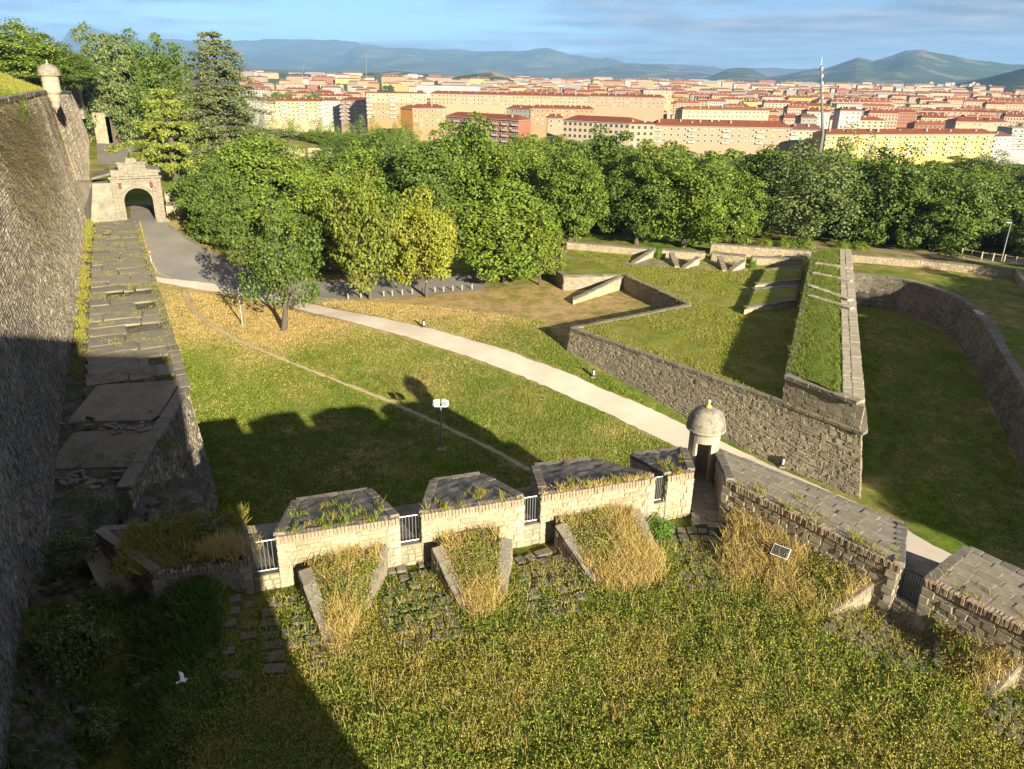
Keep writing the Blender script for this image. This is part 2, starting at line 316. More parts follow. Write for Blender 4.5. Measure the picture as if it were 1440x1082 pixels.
# valley plain out to the horizon (one polar sheet)
rad = np.concatenate([np.linspace(160, 420, 10), np.geomspace(460, 42000, 34)]); ang = np.linspace(R(-75), R(75), 121)
RR, AA = np.meshgrid(rad, ang); X = RR * np.sin(AA); Y = RR * np.cos(AA)
Z = np.where(RR < 261, G(X, Y) - 0.6, -21 * sstep(190, 430, Y)); Z = np.where(RR >= 261, np.where(Y > 430, -21.0, Z - 0.6), Z)
Z = Z + 40 * sstep(2200, 6000, RR) * sstep(-0.05, -0.5, np.sin(AA))
nx = len(rad); i = np.arange((len(ang) - 1) * nx).reshape(len(ang) - 1, nx)[:, :-1].ravel()
me = mesh_np('valley', np.stack([X, Y, Z], -1).reshape(-1, 3), np.stack([i, i + nx, i + nx + 1, i + 1], 1), True)
link('valley_plain', me, MT['ground_far'], kind='structure')

def strip(name, left, right, mat_, dz=0.02, nu=None, nv=6, parent=None, kind='structure', resample=0.8, zf=None, ragged=0.0):
    """a sheet draped on the ground between two polylines"""
    def res(P, n):
        P = np.asarray(P)[:, :2]; s = np.concatenate([[0], np.cumsum(np.linalg.norm(np.diff(P, axis=0), axis=1))]); t = np.linspace(0, s[-1], n)
        # smooth with Catmull-like cubic through numpy: densify then box filter
        Q = np.stack([np.interp(t, s, P[:, k]) for k in (0, 1)], 1)
        w = max(1, n // (len(P) * 3));
        if w > 1:
            pad = np.concatenate([np.repeat(Q[:1], w, 0), Q, np.repeat(Q[-1:], w, 0)]); ker = np.ones(2 * w + 1) / (2 * w + 1)
            Q2 = np.stack([np.convolve(pad[:, k], ker, 'valid') for k in (0, 1)], 1); Q2[0], Q2[-1] = Q[0], Q[-1]; Q = Q2
        return Q, s[-1]
    _, Ls = res(left, 3); n = nu or max(8, int(Ls / resample)); A, _ = res(left, n); B, _ = res(right, n)
    if ragged:
        A = A + rng.normal(0, ragged, A.shape); B = B + rng.normal(0, ragged, B.shape)
    t = np.linspace(0, 1, nv)[None, :, None]; Pq = A[:, None] * (1 - t) + B[:, None] * t
    Z = (zf or G)(Pq[..., 0], Pq[..., 1]) + dz + 0.015 * np.sin(t[..., 0] * math.pi)
    V = np.concatenate([Pq, Z[..., None]], -1).reshape(-1, 3); i = np.arange((n - 1) * nv).reshape(n - 1, nv)[:, :-1].ravel()
    return link(name, mesh_np(name, V, np.stack([i, i + nv, i + nv + 1, i + 1], 1), True), mat_, parent, kind=kind)
# asphalt road from the gate down towards the trees, then the lane under them
strip('road', gpts([(183, 285), (184, 310), (189, 345), (199, 375), (215, 393), (265, 399), (330, 408)]), gpts([(222, 285), (226, 308), (252, 328), (290, 352), (335, 372), (400, 388), (450, 400)]), MT['asphalt'], 0.04, nv=14)
strip('road', gpts([(325, 407), (380, 420), (440, 427), (500, 421), (560, 419), (620, 414), (680, 408)]), gpts([(440, 397), (455, 396), (480, 396), (520, 394), (570, 390), (620, 388), (690, 385)]), MT['asphalt'], 0.028, nv=12)
# upper road behind the gate
strip('road', gpts([(137, 232), (138, 215), (140, 200), (141, 190)]), gpts([(195, 232), (190, 215), (182, 200), (176, 192)]), MT['asphalt'], 0.05, nv=8)
# pale gravel path
strip('path', gpts([(210, 396), (265, 405), (330, 414), (380, 427), (440, 441), (500, 455), (560, 471), (640, 496), (720, 525), (800, 558), (880, 594), (950, 628), (1010, 660), (1100, 700), (1220, 765), (1320, 820), (1420, 880)]),
      gpts([(214, 390), (270, 396), (335, 404), (385, 416), (440, 429), (500, 441), (560, 453), (640, 472), (720, 496), (800, 526), (880, 561), (950, 592), (1020, 624), (1110, 666), (1230, 720), (1330, 778), (1430, 830)]), MT['gravel'], 0.055, nv=7, resample=0.5, ragged=0.05)
MT['trail'] = stone_mat('trodden_earth', [(0.42, 0.34, 0.21), (0.50, 0.41, 0.27)], stain=(0.30, 0.28, 0.12), stain_amt=0.6, per='noise', stain_scale=1.6)
# trodden line across the field
tr = gpts([(258, 408), (268, 432), (290, 455), (340, 482), (420, 515), (500, 546), (560, 570), (620, 598), (680, 626), (745, 662)])
strip('path', [p + np.array([-.20, -.08, 0]) for p in tr], [p + np.array([.20, .08, 0]) for p in tr], MT['trail'], 0.03, nv=3, resample=0.4, ragged=0.07)
# painted edge line of the road
el = gpts([(197, 312), (203, 340), (212, 368), (222, 384), (240, 392)]);
strip('road_marking', [p + np.array([-.07, 0, 0]) for p in el], [p + np.array([.07, 0, 0]) for p in el], plain('yellowed_line_paint', (0.5, 0.42, 0.2), .8), 0.056, nv=2)
# kerb along the right of the road
kb = gpts([(238, 318), (262, 336), (300, 358), (345, 377), (400, 390)])
kerb = empty('kerb', kb[0], 'long pale stone kerb along the right side of the road below the gate', 'kerb')
kmb = MB()
for a_, b_ in zip(kb[:-1], kb[1:]):
    n_ = max(1, int(np.linalg.norm(b_ - a_) / 1.1))
    for k in range(n_):
        p0 = a_ + (b_ - a_) * (k + .02) / n_; p1 = a_ + (b_ - a_) * (k + .98) / n_; d = (p1 - p0)[:2]; d /= np.linalg.norm(d); w = np.array([-d[1], d[0]]) * .14
        q = [(p0[0] - w[0], p0[1] - w[1]), (p1[0] - w[0], p1[1] - w[1]), (p1[0] + w[0], p1[1] + w[1]), (p0[0] + w[0], p0[1] + w[1])]
        zz = [p0[2], p1[2], p1[2], p0[2]]
        m_ = MB().hexa([(q[i][0], q[i][1], zz[i] - .3) for i in range(4)] + [(q[i][0], q[i][1], zz[i] + .17) for i in range(4)])
        link('kerb_stone', m_.mesh('kerb_stone'), MT['coping'], kerb)

# ------------------------------------------------------------------ masonry tools
def bil(c00, c10, c11, c01):
    c00, c10, c11, c01 = [np.asarray(c, float) for c in (c00, c10, c11, c01)]
    def P(u, v):
        u = np.asarray(u)[..., None]; v = np.asarray(v)[..., None]
        return c00 * (1 - u) * (1 - v) + c10 * u * (1 - v) + c11 * u * v + c01 * (1 - u) * v
    n = np.cross(c10 - c00, c01 - c00) + np.cross(c11 - c01, c11 - c10); n = n / np.linalg.norm(n)
    Lu = (np.linalg.norm(c10 - c00) + np.linalg.norm(c11 - c01)) / 2; Lv = (np.linalg.norm(c01 - c00) + np.linalg.norm(c11 - c10)) / 2
    return P, n, Lu, Lv
class Stones:
    """stones laid in uneven courses over a wall face; collected into one mesh"""
    def __init__(s): s.V = []; s.n = 0
    def face(s, c00, c10, c11, c01, ch=0.3, sw=0.5, dep=0.05, gap=0.02, rough=0.25, drop=0.03, base=0.0, flat=False):
        P, n, Lu, Lv = bil(c00, c10, c11, c01); nc = max(1, int(round(Lv / ch)))
        e = np.linspace(0, 1, nc + 1); e[1:-1] += rng.normal(0, rough * 0.25 / nc, nc - 1)
        for j in range(nc):
            k = max(1, int(round(Lu / sw))); w = rng.uniform(1 - rough * 1.6, 1 + rough * 1.6, k); u = np.concatenate([[0], np.cumsum(w)]); u /= u[-1]
            u0, u1 = u[:-1] + gap / Lu * .5, u[1:] - gap / Lu * .5; v0 = np.full(k, e[j] + gap / Lv * .5); v1 = np.full(k, e[j + 1] - gap / Lv * .5)
            jj = lambda sc: rng.normal(0, sc, k)
            ju, jv = rough * sw * .16 / Lu, rough * ch * .3 / Lv
            C = np.stack([P(np.clip(u0 + jj(ju), 0, 1), np.clip(v0 + jj(jv), 0, 1)), P(np.clip(u1 + jj(ju), 0, 1), np.clip(v0 + jj(jv), 0, 1)), P(np.clip(u1 + jj(ju), 0, 1), np.clip(v1 + jj(jv), 0, 1)), P(np.clip(u0 + jj(ju), 0, 1), np.clip(v1 + jj(jv), 0, 1))], 1)
            d = dep * rng.uniform(.35, 1.5, k)[:, None, None]; cen = C.mean(1, keepdims=True)
            Fr = cen + (C - cen) * (rng.uniform(.93, .985, (k, 1, 1)) if flat else rng.uniform(.72, .92, (k, 1, 1))) + n * (d + base) + n * rng.normal(0, dep * .25, (k, 4, 1))
            Bk = C - n * 0.03
            keep = rng.random(k) > drop
            s.V.append(np.concatenate([Fr, Bk], 1)[keep])
        return s
    def backing(s, c00, c10, c11, c01, mat_, parent, off=-.012, nu=40, nv=6):
        P, n, Lu, Lv = bil(c00, c10, c11, c01); U, V_ = np.meshgrid(np.linspace(0, 1, nu), np.linspace(0, 1, nv)); Q = P(U, V_) + n * off; i = np.arange((nv - 1) * nu).reshape(nv - 1, nu)[:, :-1].ravel()
        link('wall_face', mesh_np('wall_face', Q.reshape(-1, 3), np.stack([i, i + 1, i + nu + 1, i + nu], 1)), mat_, parent); return s
    def build(s, name, mat_, parent, label=None):
        A = np.concatenate(s.V); m = len(A); i = np.arange(m)[:, None] * 8
        F = np.concatenate([i + np.array(q) for q in ([0, 1, 2, 3], [4, 5, 1, 0], [5, 6, 2, 1], [6, 7, 3, 2], [7, 4, 0, 3])], 0)
        return link(name, mesh_np(name, A.reshape(-1, 3), F), mat_, parent, label=label, kind='stuff')
def block_mesh(name, seed, bev=0.06, jit=0.025):
    r_ = np.random.default_rng(seed); bm = bmesh.new(); bmesh.ops.create_cube(bm, size=1.0)
    bmesh.ops.bevel(bm, geom=bm.edges[:], offset=bev, segments=1, affect='EDGES', profile=0.6)
    for v in bm.verts: v.co += Vector(r_.normal(0, jit, 3))
    me = bpy.data.meshes.new(name); bm.to_mesh(me); bm.free(); return me
BLK = {}
def block(name, mat_key, parent, c, size, rz=0.0, tilt=(0, 0), var=None):
    key = (mat_key, (rng.integers(0, 4) if var is None else var))
    if key not in BLK:
        me_ = block_mesh('stone_block', 10 + int(key[1])); me_.materials.append(MT[mat_key]); BLK[key] = me_
    o = bpy.data.objects.new(name, BLK[key]); col.objects.link(o); o.parent = parent
    o.location = Vector((float(c[0]), float(c[1]), float(c[2]))) - Vector(parent.location if parent.parent is None else (0, 0, 0))
    o.scale = size; o.rotation_euler = (tilt[0], tilt[1], rz); return o
def coping_row(parent, a, b, width, thick, length=0.9, mat_key='coping', name='coping_stone', overhang=0.0, jit=0.012, gap=0.02):
    a = np.asarray(a, float); b = np.asarray(b, float); L = np.linalg.norm(b - a); n = max(1, int(round(L / length))); d = (b - a) / L; rz = math.atan2(d[1], d[0])
    w = rng.uniform(.75, 1.25, n); e = np.concatenate([[0], np.cumsum(w)]) / w.sum() * L; ty = -math.asin(d[2])
    for k in range(n):
        c = a + d * (e[k] + e[k + 1]) / 2 + np.array([0, 0, rng.normal(0, jit)])
        block(name, mat_key, parent, c, (e[k + 1] - e[k] - gap, width * rng.uniform(.93, 1.07), thick), rz + rng.normal(0, .012), (rng.normal(0, .01), ty + rng.normal(0, .006)))
# ------------------------------------------------------------------ the high rampart on the left
WD = np.array([-0.4478, 0.8941]); WN = np.array([-0.8941, -0.4478]); F0 = np.array([-29.63, 47.78])
def wfoot(s, z=8.0): p = F0 + WD * s; return np.array([p[0], p[1], z])
def wtop(s, off=None):
    off = np.interp(s, [-60, 70, 185], [2.1, 2.1, .9]) if off is None else off
    p = F0 + WD * s + WN * off; return np.array([p[0], p[1], float(np.interp(s, [-60, 20, 70, 185], [25.9, 25.2, 24.4, 21.0]))])
ramp_ = empty('rampart_wall', wfoot(20, 8), 'towering dark grey battered stone rampart along the left edge', 'wall')
SEG = [-46, -28, -10, 10, 30, 50, 71]
mb = MB(); st = Stones(); st2 = Stones()
def wall_body(mb, foots, tops, back, zlow):
    n = len(foots)
    for i in range(n - 1):
        f0, f1, t0, t1 = foots[i], foots[i + 1], tops[i], tops[i + 1]
        g0 = np.array([f0[0], f0[1], zlow]); g1 = np.array([f1[0], f1[1], zlow]); b = np.array([back[0], back[1], 0])
        mb.add([g0, g1, f1, f0, t1, t0, t1 + b, t0 + b], [(1, 0, 3, 2), (2, 3, 5, 4), (4, 5, 7, 6)])
fo = [wfoot(s, 6.0) for s in SEG]; to = [wtop(s) for s in SEG]
wall_body(mb, fo, to, WN * 1.4, -1)
for a in range(len(SEG) - 1):
    near = SEG[a + 1] <= 30
    st.face(fo[a + 1], fo[a], to[a], to[a + 1], ch=0.22 if near else 0.30, sw=0.36 if near else 0.5, dep=0.06, gap=0.025, rough=0.45, drop=0.08)
link('wall_core', mb.mesh('wall_core'), MT['mortar_dark'], ramp_)
st.build('rubble_stones', MT['wall_dark'], ramp_)
# yellow-lichened corner below the far sentry box
cmb = MB()
c0, c1 = wfoot(71, 8.3), wtop(71)
for k in range(30):
    p = c0 + (c1 - c0) * (k + .5) / 30
    block('quoin', 'lichen_pale', ramp_, p + np.array([0.02, -0.05, 0]), (0.24 if k % 2 else .15, 0.26, 0.52), math.atan2(WD[1], WD[0]))
far_ = empty('rampart_wall', wfoot(120, 8), 'far length of grey rampart beyond the lichened corner, behind the gate', 'wall')
mb = MB(); st = Stones(); SEG2 = [71.5, 100, 130, 160, 185]; fo = [wfoot(s, 6.5) for s in SEG2]; to = [wtop(s) for s in SEG2]
wall_body(mb, fo, to, WN * 1.4, -1)
for a in range(len(SEG2) - 1): st.face(fo[a + 1], fo[a], to[a], to[a + 1], ch=0.36, sw=0.6, dep=0.10, gap=0.03, rough=0.5, drop=0.08)
link('wall_core', mb.mesh('wall_core'), MT['mortar_dark'], far_); st.build('rubble_stones', MT['wall_dark'], far_)
# grassy terreplein behind the rampart top
def terre(x, y):
    s = (x - F0[0]) * WD[0] + (y - F0[1]) * WD[1]; o = (x - F0[0]) * WN[0] + (y - F0[1]) * WN[1]
    base = np.interp(s, [-60, 20, 70, 185], [25.9, 25.2, 24.4, 21.0]) - 0.05
    return base + 3.6 * sstep(2.4, 11, o) * sstep(150, 60, s) + 0.15 * hill_noise(x, y, 3)
us = np.arange(-10, 190, 2.0); vs_ = np.concatenate([[3.2, 3.6, 4.2, 5], np.arange(6, 60, 2.0)])
U, Vv = np.meshgrid(us, vs_); off0 = np.interp(U, [-60, 70, 185], [2.1, 2.1, .9]) - 3.0
X = F0[0] + WD[0] * U + WN[0] * (Vv + off0); Y = F0[1] + WD[1] * U + WN[1] * (Vv + off0); Z = terre(X, Y)
n_ = len(us); i = np.arange((len(vs_) - 1) * n_).reshape(len(vs_) - 1, n_)[:, :-1].ravel()
me = mesh_np('terreplein', np.stack([X, Y, Z], -1).reshape(-1, 3), np.stack([i, i + 1, i + n_ + 1, i + n_], 1), True); attr(me, 'dry', np.full(X.size, .35))
link('hillside', me, MT['field'], kind='structure')
# coping stones on the rampart top
for s0 in np.arange(14, 184, 2.4):
    p = wtop(s0) + np.array([0, 0, .05]); block('coping_stone', 'coping', ramp_ if s0 < 71 else far_, p + np.array([WN[0], WN[1], 0]) * .4, (2.3, 1.0, .35), math.atan2(WD[1], WD[0]) + rng.normal(0, .02))
# ------------------------------------------------------------------ bastion under the viewer (casts the near shade)
mb = MB()
prof = [(7.6, 0.0), (5.7, 15.4), (4.6, 17.2), (4.6, 20.0), (4.9, 27.6)]
bl = [(-24, -0.4 - (27.6 - z) * 0.0, z) for _, z in prof]
for (x0, z0), (x1, z1) in zip(prof[:-1], prof[1:]):
    mb.add([(-24, -.4, z0), (x0, -.4, z0), (x1, -.4, z1), (-24, -.4, z1), (x0 + 3, -30, z0), (x1 + 3, -30, z1)], [(0, 1, 2, 3), (1, 4, 5, 2)])
mb.add([(-24, -.4, 27.6), (4.9, -.4, 27.6), (7.9, -30, 27.6), (-24, -30, 27.6)], [(0, 1, 2, 3)])
mb.add([(-24, -30, 0), (10.6, -30, 0), (7.9, -30, 27.6), (-24, -30, 27.6)], [(3, 2, 1, 0)])
mb.add([(-24, -.5, 27.6), (-1.2, -.5, 27.6), (-1.2, -.5, 28.75), (-24, -.5, 28.75), (-24, -1.4, 28.75), (-1.2, -1.4, 28.75), (-1.2, -1.4, 27.6), (-24, -1.4, 27.6)], [(0, 1, 2, 3), (3, 2, 5, 4), (4, 5, 6, 7), (1, 6, 5, 2)])
bas = empty('bastion', (0, -8, 0), 'high stone bastion beneath the viewpoint, below the frame', 'bastion'); link('bastion_wall', mb.mesh('bastion_wall'), MT['wall_dark'], bas)

# ------------------------------------------------------------------ berm: a walled ledge with worn slabs at the foot of the rampart
BZ = 8.5
A_, B_ = np.array([-21.1, 45.9]), np.array([-18.9, 33.0]); FARR = np.array([-53.4, 108.6])
berm = empty('stone_ledge', (-28, 60, 0), 'walled ledge of worn stone slabs running along the foot of the rampart', 'ledge')
def bz(y): return float(np.interp(y, [30, 80, 112], [8.5, 8.4, 7.6]))
poly = [B_, A_, (A_ + FARR) / 2, FARR, FARR + np.array([-8.5, 5.5]), wfoot(0)[:2] + WN * .4, wfoot(-22)[:2] + WN * .4]
top = [(p[0], p[1], bz(p[1])) for p in poly]; bot = []
for k, p in enumerate(poly):
    o = np.array([0, 0.]);
    if k in (1, 2, 3): o = np.array([0.9, 0.25])
    if k == 0: o = np.array([0.9, -0.1])
    bot.append((p[0] + o[0], p[1] + o[1], -0.5))
link('ledge_body', MB().prism(bot, top).mesh('ledge_body'), MT['rock'], berm)
st = Stones()
for k, (m_, n2) in enumerate(((0, 1), (1, 2), (2, 3))):
    st.face(bot[m_], bot[n2], top[n2], top[m_], ch=0.28, sw=0.45, dep=0.06, rough=0.35)
st.build('rubble_stones', MT['wall_dark'], berm)
# coping on the edge
for a, b in ((B_, A_), (A_, FARR)):
    coping_row(berm, (a[0] - .15, a[1], bz(a[1]) + .08), (b[0] - .2, b[1], bz(b[1]) + .08), 0.75, 0.3, 1.3)
# slabs: rows across the ledge, with gaps of weeds
dirr = (FARR - A_) / np.linalg.norm(FARR - A_)
row_t = 0.6
while row_t < 70:
    base = A_ + dirr * row_t; w_in = abs((base - F0) @ WN) ; inner = base + WN * (w_in - 0.7)
    nlong = 2.1 + rng.uniform(-.3, .6)
    if row_t > 1:
        k = rng.integers(2, 4); cuts = np.sort(np.concatenate([[0.06, 0.97], rng.uniform(.25, .8, k - 1)]))
        for c0_, c1_ in zip(cuts[:-1], cuts[1:]):
            m_ = base + (inner - base) * (c0_ + c1_) / 2 + dirr * nlong * .42; Lw = np.linalg.norm(inner - base) * (c1_ - c0_) - .06
            if rng.random() < .93: block('slab', 'slab', berm, (m_[0], m_[1], bz(m_[1]) + .03 + rng.normal(0, .012)), (nlong * .97, max(.4, Lw) + .03, .2), math.atan2(dirr[1], dirr[0]) + rng.normal(0, .02), (rng.normal(0, .012), rng.normal(0, .02)))
    row_t += nlong
# near part of the ledge: big plain sloping slabs with broken steps between
for (cx_, cy_, wx, wy, dz_, tl) in ((-23.9, 43.4, 5.0, 5.6, .10, .03), (-22.2, 37.2, 4.4, 4.3, .03, .04)):
    block('slab', 'slab', berm, (cx_, cy_, BZ + dz_), (wx, wy, .3), 0.16, (tl, 0), 1)
for k in range(34):
    t = rng.random(); p = np.array([-25.6, 40.2]) * (1 - t) + np.array([-20.4, 39.2]) * t + rng.normal(0, .25, 2)
    block('broken_stone', 'coping', berm, (p[0], p[1], BZ + .15 + rng.uniform(0, .15)), (rng.uniform(.12, .7), rng.uniform(.12, .45), rng.uniform(.12, .3)), rng.uniform(-.4, .6), (rng.normal(0, .1), rng.normal(0, .1)))
for k in range(24):
    t = rng.random(); p = np.array([-22.8, 33.8]) * (1 - t) + np.array([-19.4, 33.8]) * t + rng.normal(0, .5, 2)
    block('broken_stone', 'coping', berm, (p[0], p[1], BZ - .1 + rng.uniform(0, .25)), (rng.uniform(.12, .7), rng.uniform(.12, .5), rng.uniform(.12, .35)), rng.uniform(-.4, .6), (rng.normal(0, .15), rng.normal(0, .15)))
# rocky skirt between the rampart and the dark hollow, near left
def skirt(x, y):
    s = (x - F0[0]) * WD[0] + (y - F0[1]) * WD[1]; o = -((x - F0[0]) * WN[0] + (y - F0[1]) * WN[1])   # metres out from the wall foot
    return 7.3 + 2.3 * sstep(3.6, 0.6, o) * sstep(-18, -27, s) + 0.16 * hill_noise(x * 9, y * 9) * sstep(5, 3, o) + 0.12 * hill_noise(x * 17, y * 13)
us = np.arange(-46, -15.2, 0.3); vs_ = np.arange(-0.6, 6.6, 0.3); U, Vv = np.meshgrid(us, vs_)
X = F0[0] + WD[0] * U - WN[0] * Vv; Y = F0[1] + WD[1] * U - WN[1] * Vv; Z = skirt(X, Y)
n_ = len(us); i = np.arange((len(vs_) - 1) * n_).reshape(len(vs_) - 1, n_)[:, :-1].ravel()
me = mesh_np('rocky_bank', np.stack([X, Y, Z], -1).reshape(-1, 3), np.stack([i, i + n_, i + n_ + 1, i + 1], 1), True)
link('rocky_bank', me, MT['rock'], kind='structure')
# ------------------------------------------------------------------ lower bastion platform with its merlons
PZ, MZ, MO = 9.8, 12.0, 11.3
def Zp(x, y):
    x = np.asarray(x, float); y = np.asarray(y, float)
    edge = x + 0.32 * (y - 20)
    um = (x + 8.5) * 0.948 + (y - 23.7) * 0.319; vm = -(x + 8.5) * -0.319 - (y - 23.7) * 0.948
    return PZ + 0.9 * sstep(-1.2, -2.5, um) * sstep(3.2, 0.4, vm) + 0.05 * hill_noise(x * 5, y * 5) - 0.9 * sstep(-10.2, -12.6, edge) + 0.12 * hill_noise(x * 1.6, y * 1.6) * sstep(24, 18, y)
O1 = at(388, 757, MZ)[:2]; O2 = at(975, 665, MZ)[:2]; ma = (O2 - O1) / np.linalg.norm(O2 - O1); mbv = np.array([-ma[1], ma[0]])
R0_ = at(1021, 676, MZ)[:2]; R1_ = at(1270, 800, MZ)[:2]; ra = (R1_ - R0_) / np.linalg.norm(R1_ - R0_); rb = np.array([-ra[1], ra[0]])
plat_poly = [(-19, -1), (60, -1), (60, -14), *[tuple(R0_ + ra * 40 + rb * 2.2)], tuple(R0_ + rb * 2.0), tuple(O2 + mbv * 2.0), tuple(O1 + mbv * 2.0), tuple(O1 - ma * 9 + mbv * 1.2), (-19, 21)]
xs = np.arange(-19, 40, .45); ys = np.arange(-1, 32, .45)
X, Y = np.meshgrid(xs, ys); nx = len(xs); i = np.arange((len(ys) - 1) * nx).reshape(len(ys) - 1, nx)[:, :-1].ravel()
cxy = (X.ravel()[i] + .22, Y.ravel()[i] + .22); keep = inside(plat_poly, *cxy); i = i[keep]
link('meadow', mesh_np('meadow', np.stack([X, Y, Zp(X, Y)], -1).reshape(-1, 3), np.stack([i, i + 1, i + nx + 1, i + nx], 1), True), MT['meadow'], kind='structure')
# outer scarp of the platform
sc_top = [O1 - ma * 7.5 + mbv * 4.6, O1 + mbv * 4.4, at(520, 690, MO)[:2] + mbv * .25, at(830, 647, MO)[:2] + mbv * .25, np.array([9.4, 34.0]), at(1272, 738, MO)[:2] + rb * .2, at(1500, 830, MO)[:2] + rb * .2, R0_ + ra * 30 + rb * 4.5]
sc_out = [mbv * 1.6, mbv * 1.6, mbv * 1.6, mbv * 1.6, np.array([.3, 1.9]), rb * 1.6, rb * 1.6, rb * 1.6]
scarp = empty('platform_wall', (0, 31, 0), 'outer scarp wall below the crenellated parapet, dropping to the field', 'wall')
mb = MB(); st = Stones()
inner_c = [(-14, 22), (-9, 24), (-4, 26), (3, 28), (9, 30), (12, 26), (16, 22), (24, 10)]
for k in range(len(sc_top) - 1):
    p, q = sc_top[k], sc_top[k + 1]; po, qo = p + sc_out[k], q + sc_out[k + 1]
    mb.add([(*po, -.5), (*qo, -.5), (*q, 10.0), (*p, 10.0), (*inner_c[k], 9.7), (*inner_c[k + 1], 9.7)], [(1, 0, 3, 2), (2, 3, 4, 5)])
    st.face((*qo, -.5), (*po, -.5), (*p, 10.0), (*q, 10.0), ch=.35, sw=.6, dep=.06, rough=.35)
link('wall_core', mb.mesh('wall_core'), MT['mortar_tan'], scarp); st.build('rubble_stones', MT['wall_tan'], scarp)

def merlon(label, iL, iR, oL, oR, na, nb_, brick=True, z_in=MZ, z_out=MO, rubble_mat='wall_gold', mort='mortar_gold', top_mat='merlon_top', sw=.34, ch=.2, quoins=True):
    """four plan corners: inner left/right, outer left/right"""
    iL, iR, oL, oR = [np.asarray(p, float) for p in (iL, iR, oL, oR)]
    c = (iL + iR + oL + oR) / 4; root = empty('merlon', (c[0], c[1], PZ), label, 'merlon', 'stone merlons of the lower parapet')
    bot = [(*iL, 8.3), (*iR, 8.3), (*oR, 8.3), (*oL, 8.3)]; top = [(*iL, z_in), (*iR, z_in), (*oR, z_out), (*oL, z_out)]
    link('merlon_body', MB().prism(bot, top).mesh('merlon_body'), MT[mort], root)
    # sloping top with a lip
    e = .06; cen = np.array([*c, 0])
    grow = lambda p: np.array(p) + (np.array([p[0], p[1], 0]) - np.array([c[0], c[1], 0])) / max(1e-6, np.linalg.norm(np.array(p)[:2] - c)) * e
    tb = [grow(p) + np.array([0, 0, -.05]) for p in top]; tt = [grow(p) + np.array([0, 0, .05]) for p in top]
    sub = MB(); n = 10; T = [np.array(p) for p in tt]; vs = []; fs = []
    for j in range(n + 1):
        for k in range(n + 1):
            u, v = k / n, j / n; p = T[0] * (1 - u) * (1 - v) + T[1] * u * (1 - v) + T[2] * u * v + T[3] * (1 - u) * v
            ed = min(u, 1 - u, v, 1 - v); vs.append(p + np.array([0, 0, (.05 if ed > .05 and top_mat != 'coping_noise' else 0) + rng.normal(0, .018 if top_mat != 'coping_noise' else .005)]))
    for j in range(n):
        for k in range(n): a_ = j * (n + 1) + k; fs.append((a_, a_ + 1, a_ + n + 2, a_ + n + 1))
    sub.add(vs, fs); sub.prism(tb, tt)
    link('merlon_top', sub.mesh('merlon_top'), MT[top_mat], root)
    st = Stones(); d3 = lambda p, z: (p[0], p[1], z)
    st.face(d3(iL, 9.6), d3(iR, 9.6), d3(iR, z_in - .26), d3(iL, z_in - .26), ch=ch, sw=sw, dep=.035, gap=.015, rough=.3, drop=.02)
    st.face(d3(iR, 9.8), d3(oR, 9.8), d3(oR, z_out - .05), d3(iR, z_in - .08), ch=ch * 1.3, sw=sw * 1.2, dep=.03, gap=.015, rough=.3)
    st.face(d3(oL, 9.8), d3(iL, 9.8), d3(iL, z_in - .08), d3(oL, z_out - .05), ch=ch * 1.3, sw=sw * 1.2, dep=.03, gap=.015, rough=.3)
    st.face(d3(oR, 9.8), d3(oL, 9.8), d3(oL, z_out - .05), d3(oR, z_out - .05), ch=ch * 1.3, sw=sw * 1.2, dep=.03, gap=.015, rough=.3)
    if top_mat == 'coping_noise':
        for r_i in range(6):
            v_ = (r_i + .75) / 6.9; e0_ = iL * (1 - v_) + oL * v_; e1_ = iR * (1 - v_) + oR * v_; z_ = z_in * (1 - v_) + z_out * v_; wd_ = np.linalg.norm((oL + oR) / 2 - (iL + iR) / 2) / 6.9
            coping_row(root, (*(e0_ + (e1_ - e0_) * .03), z_ + .05), (*(e1_ - (e1_ - e0_) * .03), z_ + .05), wd_ * 1.0, .12, .75, name='top_stone', mat_key='top_stone', jit=.014, gap=.012)
    st.build('rubble_stones', MT[rubble_mat], root)  # one rubble material for the stones of all four faces
    for a_, b_, za, zb in ((oR, oL, z_out, z_out), (oL, iL, z_out, z_in), (iR, oR, z_in, z_out)):
        ins = lambda p: p + (c - p) / np.linalg.norm(c - p) * .16
        coping_row(root, (*ins(a_), za + .07), (*ins(b_), zb + .07), .38, .16, .62, name='edge_stone')
    if brick:
        L = np.linalg.norm(iR - iL); d = (iR - iL) / L; nrm = np.array([d[1], -d[0]]); n = int(L / .135); rz = math.atan2(d[1], d[0])
        for k in range(n):
            p = iL + d * (k + .5) * L / n + nrm * (.03 + rng.normal(0, .008))
            block('brick', 'brick', root, (p[0] - nrm[0] * .12, p[1] - nrm[1] * .12, z_in - .09 + rng.normal(0, .007)), (L / n - .022, .34 + rng.normal(0, .02), .29), rz + rng.normal(0, .03), (rng.normal(0, .02), rng.normal(0, .03)))
    if quoins:
        for cpt, dd in ((iL, (iR - iL)), (iR, (iL - iR))):
            dd = dd / np.linalg.norm(dd); nrm = (c - (iL + iR) / 2); nrm /= np.linalg.norm(nrm)
            for k in range(6):
                l = .44 if k % 2 else .3; z = 9.75 + k * .335 + .16
                if z > z_in - .2: break
                p = cpt + dd * (l / 2 - .02) + nrm * (.19 - .05); block('quoin', 'ashlar_obj', root, (p[0], p[1], z), (l, .4, .315), math.atan2(dd[1], dd[0]), (0, 0))
    return root
P12 = lambda x, y: at(x, y, MZ)[:2]
P11 = lambda x, y: at(x, y, MO)[:2]
onl = lambda px, py: O1 + ma * float((P12(px, py) - O1) @ ma)
m0R = O1 - ma * .95
